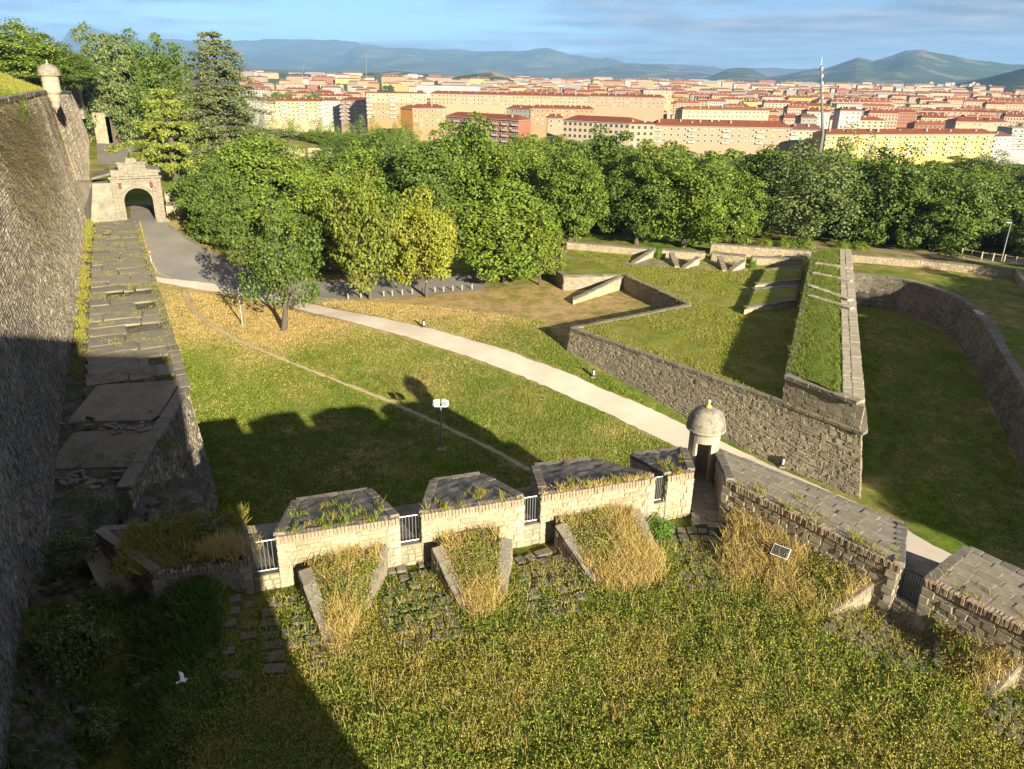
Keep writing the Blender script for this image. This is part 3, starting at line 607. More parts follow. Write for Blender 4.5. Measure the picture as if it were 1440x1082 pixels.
M0 = merlon('low parapet end at the shaded left, with a dry bush on its top', m0R - ma * 3.3, m0R, m0R - ma * 5.8 + mbv * 4.3, m0R - ma * .25 + mbv * 3.6, None, None, z_in=11.25, z_out=10.9, rubble_mat='wall_tan', mort='mortar_tan', brick=True, top_mat='rock')
M1 = merlon('leftmost sunlit merlon, beside the open grey gate, weeds on its sloping top', onl(388, 757), onl(560, 728), P11(413, 706), P11(520, 690), None, None)
M2 = merlon('second sunlit merlon, between two barred embrasures, with the narrowest outer end', onl(592, 725), onl(735, 700), P11(607, 677), P11(677, 668), None, None)
M3 = merlon('widest sunlit merlon with a fringe of reddish dry grass on top', onl(760, 697), onl(920, 672), P11(748, 657), P11(832, 647), None, None)
M4 = merlon('short merlon beside the dark passage to the sentry box', onl(940, 672), onl(975, 665), P11(887, 641), P11(962, 632), None, None)
Rp = lambda px, py: R0_ + ra * float((P12(px, py) - R0_) @ ra)
M5 = merlon('long weathered parapet running right from the sentry box, bricks along its edge', R0_, Rp(1270, 798), P11(1006, 634), P11(1274, 742), None, None, rubble_mat='wall_tan', mort='mortar_tan', top_mat='coping_noise' if 'coping_noise' in MT else 'merlon_top', sw=.42, ch=.24)
M6 = merlon('parapet at the right edge, next to the dark embrasure, upright bricks along its edge', Rp(1306, 812), R0_ + ra * 19, P11(1356, 771), R0_ + ra * 19 + rb * 4.1, None, None, rubble_mat='wall_tan', mort='mortar_tan', top_mat='coping_noise', sw=.42, ch=.24)

# embrasure sills and grilles
def embrasure(a, b, oa, ob, label, bars=6, zs=10.75, open_gate=False, dark=False, h=1.15):
    a, b, oa, ob = [np.asarray(p, float) for p in (a, b, oa, ob)]; c = (a + b) / 2
    s = empty('embrasure_sill', (*c, zs), 'sloping stone sill of the embrasure ' + label, 'sill', 'embrasure sills')
    link('sill_slab', MB().prism([(*a, 9.4), (*b, 9.4), (*ob, 9.4), (*oa, 9.4)], [(*a, zs), (*b, zs), (*ob, zs - .45), (*oa, zs - .45)]).mesh('sill_slab'), MT['slab'], s)
    st_ = Stones().face((*a, 9.6), (*b, 9.6), (*b, zs - .04), (*a, zs - .04), ch=.2, sw=.3, dep=.03, gap=.015); st_.build('rubble_stones', MT['wall_gold' if not dark else 'wall_tan'], s)
    d = (b - a) / np.linalg.norm(b - a); w = np.linalg.norm(b - a) - .08; inn = np.array([-d[1], d[0]]) * .25; p0 = a + d * .04 + inn; p1 = b - d * .04 + inn
    g = empty('metal_grille', (*((p0 + p1) / 2), zs), ('dark ' if dark else 'grey ') + 'barred metal grille closing the embrasure ' + label, 'grille', 'grilles in the embrasures')
    mt = MT['dark_steel'] if dark else MT['steel']; z0, z1 = zs + .02, zs + h
    fr = MB()
    for q0, q1 in (((*p0, z0), (*p1, z0)), ((*p0, z1), (*p1, z1)), ((*p0, z0), (*p0, z1)), ((*p1, z0), (*p1, z1))): fr.tube([q0, q1], .024, 6)
    link('frame', fr.mesh('frame'), mt, g)
    for k in range(1, bars):
        q = p0 + (p1 - p0) * k / bars; link('bar', MB().tube([(*q, z0), (*q, z1)], .014, 6).mesh('bar'), mt, g)
    return g
ao = lambda p, q, t: np.asarray(p) * (1 - t) + np.asarray(q) * t
embrasure(m0R, onl(388, 757), m0R - ma * .25 + mbv * 3.6, P11(413, 706), 'at the left end, standing half open', 6, zs=10.5, h=1.3)
embrasure(onl(560, 728), onl(592, 725), P11(520, 690), P11(607, 677), 'between the first and second sunlit merlons')
embrasure(onl(735, 700), onl(760, 697), P11(677, 668), P11(748, 657), 'between the second and the widest merlon')
embrasure(onl(920, 672), onl(940, 672), P11(832, 647), P11(887, 641), 'between the widest and the short merlon')
embrasure(Rp(1270, 798), Rp(1306, 812), P11(1274, 742), P11(1356, 771), 'in the right-hand parapet', 8, dark=True)

# cheek walls and earth banks behind the merlons
def cheek(label, s_px, e_px, z0=11.0, z1=9.95, w=.42):
    s = at(*s_px, z0); e = at(*e_px, z1); d = (e - s)[:2]; d /= np.linalg.norm(d); n = np.array([-d[1], d[0]]) * w / 2
    root = empty('cheek_wall', (s[0], s[1], PZ), label, 'low wall', 'low sloping cheek walls of the embrasures')
    body = MB().hexa([(s[0] - n[0], s[1] - n[1], 9.4), (e[0] - n[0], e[1] - n[1], 9.4), (e[0] + n[0], e[1] + n[1], 9.4), (s[0] + n[0], s[1] + n[1], 9.4), (s[0] - n[0], s[1] - n[1], z0 - .1), (e[0] - n[0], e[1] - n[1], z1 - .1), (e[0] + n[0], e[1] + n[1], z1 - .1), (s[0] + n[0], s[1] + n[1], z0 - .1)])
    link('wall_core', body.mesh('wall_core'), MT['mortar_tan'], root)
    st = Stones()
    for sg in (1, -1):
        a_ = (s[0] + n[0] * sg, s[1] + n[1] * sg); b_ = (e[0] + n[0] * sg, e[1] + n[1] * sg)
        if sg > 0: a_, b_ = b_, a_; za, zb = z1, z0
        else: za, zb = z0, z1
        st.face((*a_, 9.5), (*b_, 9.5), (*b_, zb - .12), (*a_, za - .12), ch=.2, sw=.32, dep=.03, gap=.015)
    st.build('rubble_stones', MT['wall_tan'], root)
    coping_row(root, (s[0], s[1], z0 - .06), (e[0], e[1], z1 - .06), w + .06, .16, .55)
    return s, e
CH = [((428, 800), (466, 905)), ((537, 766), (512, 850)), ((614, 768), (656, 855)), ((713, 757), (703, 840)), ((787, 737), (842, 820)), ((893, 716), (928, 795)), ((1234, 810), (1160, 858)), ((1332, 845), (1325, 940)), ((1445, 915), (1380, 975))]
CHL = ['cheek wall on the left of the first merlon, its foot near the shade line', 'cheek wall on the right of the first merlon', 'cheek wall left of the second merlon, casting a dark wedge', 'narrow cheek wall on the right of the second merlon', 'cheek wall left of the widest merlon', 'cheek wall right of the widest merlon, beside a green bush', 'cheek wall at the right end of the long right-hand parapet', 'steep shaded cheek wall right of the dark embrasure', 'cheek wall in the right bottom corner']
CE = [cheek(l, *c) for l, c in zip(CHL, CH)]
def bank(label, s0, s1, e1, e0, zt=10.95):
    n = 12; s0, s1, e1, e0 = [np.asarray(p, float) for p in (s0, s1, e1, e0)]; vs = []; fs = []
    for j in range(n + 1):
        for k in range(n + 1):
            u, v = k / n, j / n; p = s0 * (1 - u) * (1 - v) + s1 * u * (1 - v) + e1 * u * v + e0 * (1 - u) * v
            z = zt * (1 - v) + 9.75 * v + .10 * hill_noise(p[0] * 6, p[1] * 6) * (1 - v) + .25 * math.sin(v * math.pi) * math.sin(u * math.pi)
            vs.append((p[0], p[1], z))
    for j in range(n):
        for k in range(n): a_ = j * (n + 1) + k; fs.append((a_, a_ + n + 1, a_ + n + 2, a_ + 1))
    me = MB().add(vs, fs).mesh('earth_bank', True); o = link('earth_bank', me, MT['soil'], kind='structure')
    return (s0[:2], s1[:2], e1[:2], e0[:2], zt)
ip = lambda u, v=0.05: O1 + ma * u - mbv * v
sp = lambda i: (CE[i][0][:2], CE[i][1][:2])
uu = lambda p: float((np.asarray(p)[:2] - O1) @ ma)
BANKS = []
for a_, b_ in ((0, 1), (2, 3), (4, 5)):
    (s0, e0), (s1, e1) = sp(a_), sp(b_)
    ext = lambda s, e: e + (e - s) * .25
    BANKS.append(bank('', ip(uu(s0)), ip(uu(s1)), ext(s1, e1), ext(s0, e0)))
rp_ = lambda p, v=.05: R0_ + ra * float((np.asarray(p)[:2] - R0_) @ ra) - rb * v
(s6, e6) = sp(6); (s7, e7) = sp(7); (s8, e8) = sp(8)
BANKS.append(bank('', R0_ + ra * .5 - rb * .05, rp_(s6), e6, at(1010, 812, PZ)[:2], 10.8))
BANKS.append(bank('', rp_(s7), rp_(s8), e8, e7, 10.8))
# paving in the embrasures
def paving(label, q, rows, cols, keep=.8, z=PZ, mk='pave'):
    q = [np.asarray(at(px, py, z)[:2]) for px, py in q]; c = sum(q) / 4; root = empty('stone_paving', (*c, z), label, 'paving', 'worn paving in the embrasures')
    for j in range(rows):
        cu = np.sort(np.concatenate([[0, 1], (np.arange(1, cols) + rng.normal(0, .16, cols - 1)) / cols]))
        for k in range(cols):
            if rng.random() > keep: continue
            u = (cu[k] + cu[k + 1]) / 2; v = (j + .5) / rows
            P_ = lambda u, v: q[0] * (1 - u) * (1 - v) + q[1] * u * (1 - v) + q[2] * u * v + q[3] * (1 - u) * v
            p = P_(u, v); du = P_(cu[k + 1], v) - P_(cu[k], v); dv = P_(u, (j + 1) / rows) - P_(u, j / rows)
            block('paving_stone', mk, root, (p[0], p[1], float(Zp(*p)) + .02 + rng.normal(0, .02)), (np.linalg.norm(du) * rng.uniform(.66, .9), np.linalg.norm(dv) * rng.uniform(.55, .78), .16), math.atan2(du[1], du[0]) + rng.normal(0, .08), (rng.normal(0, .03), rng.normal(0, .03)))
    return q
PV = []
PV.append(paving('shaded broken paving in the left-hand embrasure', [(318, 850), (418, 838), (470, 940), (305, 965)], 7, 5, .75))
PV.append(paving('worn paving between the first and second earth banks', [(545, 800), (612, 785), (655, 900), (528, 915)], 8, 5, .85))
PV.append(paving('worn paving between the second and third earth banks', [(722, 785), (785, 765), (842, 860), (745, 880)], 7, 4, .85))
PV.append(paving('paving in front of the passage to the sentry box', [(932, 738), (1005, 745), (1060, 825), (965, 835)], 7, 5, .9))
PV.append(paving('broad worn paving before the dark right-hand embrasure', [(1215, 835), (1318, 865), (1310, 975), (1140, 890)], 8, 7, .85))
PV.append(paving('worn paving in the right bottom corner', [(1440, 960), (1520, 1000), (1470, 1082), (1360, 1020)], 6, 5, .85))
# floor of the passage
ps_ = empty('stone_paving', (8.6, 30.5, 10), 'flagged floor of the dark passage leading to the sentry box', 'paving')
for j in range(9):
    for k in range(2):
        t = (j + .5) / 9; L0 = np.array([7.9, 28.6]) * (1 - t) + np.array([8.75, 32.6]) * t; L1 = np.array([9.15, 28.1]) * (1 - t) + np.array([9.65, 32.6]) * t
        p = L0 + (L1 - L0) * (.25 + .5 * k); block('paving_stone', 'slab', ps_, (p[0], p[1], 9.93 + rng.normal(0, .008)), (np.linalg.norm(L1 - L0) * .49, .46, .2), -.1)
# ------------------------------------------------------------------ sentry boxes
def sentry(label, c, r=.72, h=2.45, dome_r=.93, dome_h=1.0, door=None, corbel=0.0, sc_=1.0, loops=True):
    root = empty('sentry_box', c, label, 'sentry box'); root_c = np.array(c, float)
    n = 28; mb = MB(); th = .17 * sc_
    half = 0.52 if door is not None else 0.0
    a0 = (door or 0) + half; a1 = (door or 0) + 2 * math.pi - half
    vs = []; fs = []
    rows_z = np.linspace(0, h, 8)
    for zz in rows_z:
        for rr in (r, r - th):
            for k in range(n + 1):
                t = a0 + (a1 - a0) * k / n; vs.append(root_c + np.array([rr * math.cos(t), rr * math.sin(t), zz]))
    m = n + 1
    for j in range(len(rows_z) - 1):
        for k in range(n):
            o0 = j * 2 * m + k; i0 = o0 + m; u = 2 * m
            fs.append((o0, o0 + 1, o0 + 1 + u, o0 + u)); fs.append((i0 + 1, i0, i0 + u, i0 + 1 + u))
        for k in (0, n):
            o0 = j * 2 * m + k; fs.append((o0, o0 + m, o0 + m + 2 * m, o0 + 2 * m))
    mb.add(vs, fs); link('drum', mb.mesh('drum'), MT['ashlar'], root)
    if door is not None:   # lintel band above the doorway
        lb = MB(); vs = []
        k_n = 8
        for zz in (h - .42, h):
            for rr in (r + .004, r - th):
                for k in range(k_n + 1):
                    t = (door - half) + 2 * half * k / k_n; vs.append(root_c + np.array([rr * math.cos(t), rr * math.sin(t), zz]))
        m2 = k_n + 1; fs = []
        for k in range(k_n):
            fs += [(k, k + 1, k + 1 + 2 * m2, k + 2 * m2), (m2 + k + 1, m2 + k, m2 + k + 2 * m2, m2 + k + 1 + 2 * m2), (k, m2 + k, m2 + k + 1, k + 1)]
        lb.add(vs, fs); link('lintel', lb.mesh('lintel'), MT['ashlar'], root)
    cc = lambda z: (c[0], c[1], c[2] + z)
    link('cornice', MB().lathe(cc(h), [(r * .6, -.05), (r + .02, -.05), (r + .06, .02), (dome_r * .95, .10), (dome_r, .13), (dome_r, .2), (dome_r * .9, .24), (dome_r * .3, .25)], 28).mesh('cornice', False), MT['ashlar'], root)
    pr = [(dome_r * .98 * math.cos(t) ** .85 if t < 1.5 else .06, .22 + dome_h * math.sin(t)) for t in np.linspace(0, 1.52, 11)]
    dm = MB().lathe(cc(h), pr, 26); dm.v = [tuple(np.array(v) + rng.normal(0, .012, 3)) for v in dm.v]
    dmo = link('dome', dm.mesh('dome', True), MT['dome'], root)
    fz = h + .22 + dome_h * .96
    fin = link('finial', MB().lathe(cc(fz), [(.15 * sc_, 0), (.17 * sc_, .06 * sc_), (.09 * sc_, .14 * sc_), (.07 * sc_, .22 * sc_)], 12).mesh('finial', True), MT['lichen'], dmo)
    link('finial_ball', MB().lathe(cc(fz), [(.06 * sc_, .22 * sc_), (.10 * sc_, .28 * sc_), (.09 * sc_, .36 * sc_), (.0, .42 * sc_)], 12).mesh('finial_ball', True), MT['ashlar'], dmo)
    link('string_course', MB().lathe(cc(.9 * sc_), [(r + .005, 0), (r + .05, .02), (r + .05, .12), (r + .005, .14)], 28).mesh('string_course'), MT['ashlar'], root) if door is None else None
    if corbel:
        link('corbel', MB().lathe(cc(0), [(r + .08, .04), (r + .1, -.1), (r * .95, -.3 * sc_), (r * .8, -.36 * sc_), (r * .78, -corbel * .5), (r * .55, -corbel * .7), (r * .5, -corbel * .8), (.1, -corbel), (.02, -corbel - .25)], 24).mesh('corbel'), MT['ashlar'], root)
    return root
sentry('round domed stone sentry box at the tip of the lower parapet, doorway open', (9.2, 32.9, 9.95), door=R(-105), corbel=1.6)
g2 = wtop(70.5); sentry('distant domed stone sentry box perched on the rampart corner, before the trees', (g2[0] + .9, g2[1] - .3, g2[2] + .2), r=1.05, h=1.75, dome_r=1.4, dome_h=1.35, corbel=2.6, sc_=1.3)
# information panel
ip_ = at(1098, 776, 10.95); root = empty('information_panel', (ip_[0], ip_[1], PZ + .5), 'small tilted information panel standing in dry grass by the right-hand parapet', 'panel')
def tilted(name, c, sx, sy, sz, mt, rz, tx, parent):
    o = link(name, MB().box((0, 0, 0), (sx, sy, sz)).mesh(name), mt, parent); o.matrix_parent_inverse = Matrix.Translation(-Vector(parent.location)); o.location = Vector([float(v) for v in c]); o.rotation_euler = (tx, 0, rz); return o
rz_ = math.atan2(ra[1], ra[0]) + .25
tilted('board', ip_, .66, .46, .035, MT['white_paint'], rz_, R(38), root)
nv_ = Vector((0, 0, 1)); nv_.rotate(Matrix.Rotation(rz_, 3, 'Z') @ Matrix.Rotation(R(38), 3, 'X')); 
tilted('printed_face', ip_ + np.array(nv_) * .022, .60, .41, .012, plain('dark_panel_print', (0.045, 0.055, 0.052), .5, var=.4, scale=9), rz_, R(38), root)
for sg in (-1, 1):
    q = ip_[:2] + np.array([math.cos(rz_), math.sin(rz_)]) * .22 * sg; link('leg', MB().tube([(*q, PZ + .1), (*q, ip_[2] - .02)], .025, 6).mesh('leg'), MT['steel'], root)
# ------------------------------------------------------------------ ravelin (the walled outwork, centre right)
RZ, RT = 4.8, 6.8
W_ = at(802, 462, RZ)[:2]; I_ = at(968, 429, RZ)[:2]; J_ = at(876, 387, RZ)[:2]; K_ = at(793, 389, RZ)[:2]; K2 = at(772, 374, RZ)[:2]; FL = at(797, 341, RZ + .9)[:2]; FR = RAV_FAR + _rd * 6
rv = empty('ravelin', (20, 75, 0), 'large low walled outwork with grassy top in the middle right of the moat', 'outwork')
poly = [W_, RAV_NEAR, RAV_FAR + _rd * 6, FL, K2, K_, J_, I_]
def outp(a, b, d): # offset outward (right of a->b) for a batter
    v = (b - a) / np.linalg.norm(b - a); return np.array([v[1], -v[0]]) * d
bot = [W_ + np.array([-.35, -.25]), RAV_NEAR + np.array([.35, -1.25]), FR + np.array([1.2, .3]), FL + np.array([0, .3]), K2, K_ + np.array([0, -.2]), J_, I_]
zb = [1.5, -.6, -.6, 2, 2, 2, 2, 2]
_in = [np.array([.3, .22]), np.array([.0, .35])] + [np.zeros(2)] * 6
link('outwork_body', MB().prism([(p[0] + d_[0], p[1] + d_[1], z) for p, z, d_ in zip(bot, zb, _in)], [(p[0] + d_[0], p[1] + d_[1], RZ - .12) for p, d_ in zip(poly, _in)]).mesh('outwork_body'), MT['mortar_tan'], rv)
st = Stones(); d3 = lambda p, z: np.array([p[0], p[1], z])
st.face(d3(bot[0], zb[0]), d3(bot[1], zb[1]), d3(RAV_NEAR, RZ - .05), d3(W_, RZ - .05), ch=.20, sw=.33, dep=.045, gap=.02, rough=.55, drop=.04, flat=True); st.backing(d3(bot[0], zb[0]), d3(bot[1], zb[1]), d3(RAV_NEAR, RZ - .05), d3(W_, RZ - .05), MT['mortar_tan'], rv)
st.face(d3(bot[1], zb[1]), d3(bot[2], zb[2]), d3(FR, RZ), d3(RAV_NEAR, RZ), ch=.36, sw=.6, dep=.06, rough=.35)
for k in (3, 4, 5, 6, 7):
    n2 = (k + 1) % 8; st.face(d3(bot[k], zb[k]), d3(bot[n2], zb[n2]), d3(poly[n2], RZ - .1), d3(poly[k], RZ - .1), ch=.3, sw=.5, dep=.05, rough=.35)
st.build('rubble_stones', MT['wall_tan'], rv)
# turf on top, slightly dished, as a grid clipped to the outline
def Zr(x, y): return RZ + 0.03 + .07 * hill_noise(x * 2, y * 2)
xs = np.arange(2, 52, .5); ys = np.arange(46, 116, .5); X, Y = np.meshgrid(xs, ys); nx = len(xs); i = np.arange((len(ys) - 1) * nx).reshape(len(ys) - 1, nx)[:, :-1].ravel()
cpoly = np.array(poly).mean(0); shr = [p + (cpoly - p) / np.linalg.norm(cpoly - p) * .25 for p in poly]
k_ = inside(shr, X.ravel()[i] + .25, Y.ravel()[i] + .25); i = i[k_]
link('turf', mesh_np('turf', np.stack([X, Y, Zr(X, Y)], -1).reshape(-1, 3), np.stack([i, i + 1, i + nx + 1, i + nx], 1), True), MT['rav_turf'], rv)
for a, b in ((0, 1), (3, 4), (4, 5), (5, 6), (6, 7), (7, 0)):
    p, q = np.array([*poly[a], RZ + .0]), np.array([*poly[b], RZ + .0]); inn = -np.array([*outp(poly[a], poly[b], 1), 0]) * .18
    if a == 0: q = p + (q - p) * .80
    coping_row(rv, p + inn, q + inn, .55, .26, 1.2)
# wing wall in the notch
wg = empty('wing_wall', (*at(840, 402, 3)[:2], 3), 'sloping wing wall in the notch of the outwork, sunlit', 'wall')
a = at(806, 421, 3.6); b = at(873, 389, RZ); nn = np.array([.25, .45])
mbw = MB().hexa([(*a[:2], 2), (*b[:2], 2), (*(b[:2] + nn), 2), (*(a[:2] + nn), 2), (*a[:2], 3.5), (*b[:2], RZ - .1), (*(b[:2] + nn), RZ - .1), (*(a[:2] + nn), 3.5)])
link('wall_core', mbw.mesh('wall_core'), MT['mortar_gold'], wg); Stones().face(d3(a, 2), d3(b, 2), d3(b, RZ - .15), d3(a, 3.45), ch=.28, sw=.45, dep=.04).build('rubble_stones', MT['wall_gold'], wg)
coping_row(wg, d3(a[:2] + nn / 2, 3.56), d3(b[:2] + nn / 2, RZ - .03), .6, .16, .9)
# raised parapet along the outer side
pL0 = at(1105, 531, RT)[:2]; pR0 = RAV_NEAR + np.array([-.1, 0.1]); pR1 = RAV_FAR + _rd * 4; pL1 = at(1142, 361, RT)[:2] + _rd * 2
pp = empty('grassy_parapet', (30, 70, RZ), 'raised grass-topped parapet along the right side of the outwork', 'parapet')
ptop = [pL0, pR0, pR1, pL1]
link('parapet_body', MB().prism([d3(p, RZ - .3) for p in ptop], [d3(p, RT - .15) for p in ptop]).mesh('parapet_body'), MT['mortar_tan'], pp)
st = Stones()
for k, n2 in ((0, 1), (1, 2), (3, 0)): st.face(d3(ptop[k], RZ - .2), d3(ptop[n2], RZ - .2), d3(ptop[n2], RT - .15), d3(ptop[k], RT - .15), ch=.34, sw=.6, flat=True, dep=.03, gap=.02, rough=.22)
st.build('ashlar_courses', MT['wall_tan'], pp)
# cordon stones
coping_row(pp, d3(pL0 + (pL0 - pR0) * .55 + np.array([-.1, -.15]), RZ - .08), d3(pR0 + np.array([.25, -.3]), RZ - .08), .5, .24, 1.0, name='cordon_stone')
coping_row(pp, d3(pR0 + np.array([.3, 0]), RZ - .08), d3(pR1 + np.array([.3, 0]), RZ - .08), .5, .24, 1.6, name='cordon_stone')
# copings: narrow on the left, broad slabs on the right and front
coping_row(pp, d3(pL0 + (pR0 - pL0) * .04, RT), d3(pL1 + (pR1 - pL1) * .04, RT), .62, .3, 1.1)
coping_row(pp, d3(pL0 + np.array([.1, .3]), RT + .01), d3(pR0 + np.array([-.25, .32]), RT + .01), .75, .3, 1.0)
for off, w in ((-.42, .8), (-1.15, .62)):
    o = -_rn * 0 + _rn * (-off); coping_row(pp, d3(pR0 + o + _rd * .5, RT + .01), d3(pR1 + o, RT + .01), w, .3, 1.15, mat_key='ashlar_obj')
n = 40; vs = []; fs = []; m_ = 12
e0, e1 = pL0 + (pR0 - pL0) * .08 + _rd * .5, pR0 + _rn * 1.5 + _rd * .9; e3, e2 = pL1 + (pR1 - pL1) * .08, pR1 + _rn * 1.5
for j in range(n + 1):
    for k in range(m_ + 1):
        u, v = k / m_, j / n; p = e0 * (1 - u) * (1 - v) + e1 * u * (1 - v) + e2 * u * v + e3 * (1 - u) * v
        vs.append((*p, RT + .02 + .28 * math.sin(u * math.pi) + .05 * hill_noise(p[0] * 4, p[1] * 4)))
for j in range(n):
    for k in range(m_): a_ = j * (m_ + 1) + k; fs.append((a_, a_ + 1, a_ + m_ + 2, a_ + m_ + 1))
lush = grass_mat('parapet_turf', [(0.07, 0.12, 0.015), (0.13, 0.19, 0.028), (0.20, 0.24, 0.045)], (0.30, 0.27, 0.08), .4, .3, use_attr=False)
link('turf', MB().add(vs, fs).mesh('turf', True), lush, pp)
# stone bands crossing the parapet
for (x0, y0, x1, y1) in ((1138, 404, 1196, 424), (1143, 386, 1197, 397), (1138, 418, 1198, 436), (1146, 372, 1198, 379)):
    coping_row(pp, at(x0, y0, RT + .12), at(x1, y1, RT + .12), .8, .5, 1.0, mat_key='ashlar_obj', name='cross_stone')
# steps against the parapet
for lab, q in (('stepped stone block against the parapet, its sunlit end facing left', [(1047, 434), (1118, 422), (1124, 400), (1060, 404)]), ('second stone block behind it, against the parapet', [(1062, 400), (1124, 394), (1130, 372), (1075, 378)])):
    c = [at(px, py, RZ + .75)[:2] for px, py in q]; root = empty('gun_platform', (*sum(c) / 4, RZ), lab, 'stone block', 'stone blocks against the parapet')
    link('block_body', MB().prism([d3(p, RZ - .2) for p in c], [d3(p, RZ + .6) for p in c]).mesh('block_body'), MT['mortar_gold'], root)
    st = Stones()
    for k in range(4): st.face(d3(c[k], RZ), d3(c[(k + 1) % 4], RZ), d3(c[(k + 1) % 4], RZ + .6), d3(c[k], RZ + .6), ch=.3, sw=.7, dep=.03, gap=.02, rough=.2)
    st.build('ashlar_courses', MT['wall_gold'], root)
    link('block_turf', MB().prism([d3(p, RZ + .58) for p in c], [d3(p + (sum(c) / 4 - p) * .1, RZ + .72) for p in c]).mesh('block_turf'), MT['rav_turf'], root)
    for t in (.06, .94): coping_row(root, d3(c[0] * (1 - t) + c[3] * t, RZ + .66), d3(c[1] * (1 - t) + c[2] * t, RZ + .66), .7, .2, 1.0)
# far parapet with wedge-shaped embrasure cheeks
fp = empty('far_parapet', (*at(900, 350, RZ)[:2], RZ), 'long low sunlit wall with three embrasures along the far side of the outwork', 'wall')
FW = [(797, 341, 797, 352), (922, 351, 921, 372), (931, 352, 930, 372), (992, 356, 990, 374), (1001, 356, 1000, 375), (1050, 361, 1049, 378), (1058, 362, 1057, 378), (1128, 366, 1128, 380)]
tp = [at(a_, b_, RZ + 1.05) for a_, b_, _, _ in FW]
for k in range(0, 8, 2):
    p, q = tp[k][:2], tp[k + 1][:2]; bk = np.array([.1, .9])
    link('wall_core', MB().hexa([d3(p, RZ - .5), d3(q, RZ - .5), d3(q + bk, RZ - .5), d3(p + bk, RZ - .5), d3(p, RZ + 1), d3(q, RZ + 1), d3(q + bk, RZ + 1), d3(p + bk, RZ + 1)]).mesh('wall_core'), MT['mortar_gold'], fp)
    Stones().face(d3(p, RZ - .1), d3(q, RZ - .1), d3(q, RZ + .98), d3(p, RZ + .98), ch=.3, sw=.5, dep=.04, gap=.02).build('rubble_stones', MT['wall_gold'], fp)
    coping_row(fp, d3(p + bk / 2, RZ + 1.04), d3(q + bk / 2, RZ + 1.04), 1.0, .16, 1.2)
WED = [((890, 371), (918, 352)), ((952, 376), (944, 356)), ((962, 377), (982, 362)), ((1019, 381), (1012, 361)), ((1027, 381), (1046, 367))]
WDL = ['left cheek of the first far embrasure, like a stone wedge', 'right cheek of the first far embrasure, casting a dark triangle', 'left cheek of the second far embrasure', 'right cheek of the second far embrasure, casting a dark triangle', 'left cheek of the third far embrasure']
for lab, (lo, hi) in zip(WDL, WED):
    a = at(*lo, RZ + .1)[:2]; b = at(*hi, RZ + 1.0)[:2]; d = (b - a) / np.linalg.norm(b - a); w = np.array([-d[1], d[0]]) * .28; root = empty('cheek_wall', (*a, RZ), lab, 'low wall')
    link('wedge', MB().hexa([d3(a - w, RZ - .3), d3(a + w, RZ - .3), d3(b + w, RZ - .3), d3(b - w, RZ - .3), d3(a - w, RZ + .18), d3(a + w, RZ + .18), d3(b + w, RZ + 1.0), d3(b - w, RZ + 1.0)]).mesh('wedge'), MT['ashlar_obj'], root)
    coping_row(root, d3(a, RZ + .24), d3(b, RZ + 1.06), .66, .12, .9)
strip('paving', [at(*p, RZ + .1) for p in ((872, 372), (930, 376), (985, 379), (1045, 384))], [at(*p, RZ + .1) for p in ((905, 362), (935, 364), (990, 366), (1050, 370))], MT['slab'], .03, nv=3, zf=Zr)
# ------------------------------------------------------------------ counterscarp and covered way on the right
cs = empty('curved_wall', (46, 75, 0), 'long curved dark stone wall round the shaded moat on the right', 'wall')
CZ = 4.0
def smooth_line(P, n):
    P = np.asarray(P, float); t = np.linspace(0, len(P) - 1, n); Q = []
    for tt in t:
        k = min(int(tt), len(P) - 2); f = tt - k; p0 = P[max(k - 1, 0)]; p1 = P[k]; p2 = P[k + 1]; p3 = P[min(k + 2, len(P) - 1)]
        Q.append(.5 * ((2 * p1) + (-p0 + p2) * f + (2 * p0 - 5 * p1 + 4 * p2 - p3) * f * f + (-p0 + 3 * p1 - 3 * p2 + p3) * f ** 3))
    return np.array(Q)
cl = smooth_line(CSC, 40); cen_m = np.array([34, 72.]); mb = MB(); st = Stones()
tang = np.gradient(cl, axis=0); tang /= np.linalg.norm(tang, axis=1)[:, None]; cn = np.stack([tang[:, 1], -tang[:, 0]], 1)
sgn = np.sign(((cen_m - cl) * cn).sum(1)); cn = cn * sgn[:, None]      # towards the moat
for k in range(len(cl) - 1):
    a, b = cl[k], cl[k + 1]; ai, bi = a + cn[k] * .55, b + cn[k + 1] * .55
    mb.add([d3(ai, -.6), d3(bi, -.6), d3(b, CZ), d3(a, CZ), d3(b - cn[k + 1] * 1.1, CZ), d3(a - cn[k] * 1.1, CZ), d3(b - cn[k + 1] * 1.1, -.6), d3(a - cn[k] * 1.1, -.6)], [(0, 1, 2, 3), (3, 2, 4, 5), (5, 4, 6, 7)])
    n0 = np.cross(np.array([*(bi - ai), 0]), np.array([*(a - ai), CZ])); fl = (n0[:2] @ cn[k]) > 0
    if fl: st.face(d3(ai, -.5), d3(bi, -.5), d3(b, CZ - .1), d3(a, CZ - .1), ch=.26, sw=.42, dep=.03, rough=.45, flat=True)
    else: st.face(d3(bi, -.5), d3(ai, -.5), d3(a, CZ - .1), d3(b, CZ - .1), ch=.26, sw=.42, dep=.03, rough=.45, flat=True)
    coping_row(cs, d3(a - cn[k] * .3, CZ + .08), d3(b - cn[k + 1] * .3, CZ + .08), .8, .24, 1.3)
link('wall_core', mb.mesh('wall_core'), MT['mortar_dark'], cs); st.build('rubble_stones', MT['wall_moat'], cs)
back = cl - cn * .55
cw_poly = [tuple(p) for p in back] + [(40, 30), (150, 30), (150, 123), (36, 123), (38, 104)]
def Zc(x, y): return CZ + .02 + .12 * hill_noise(x, y) * sstep(0, 5, np.asarray(x) - 44) * .6 + 0.5 * sstep(60, 110, x)
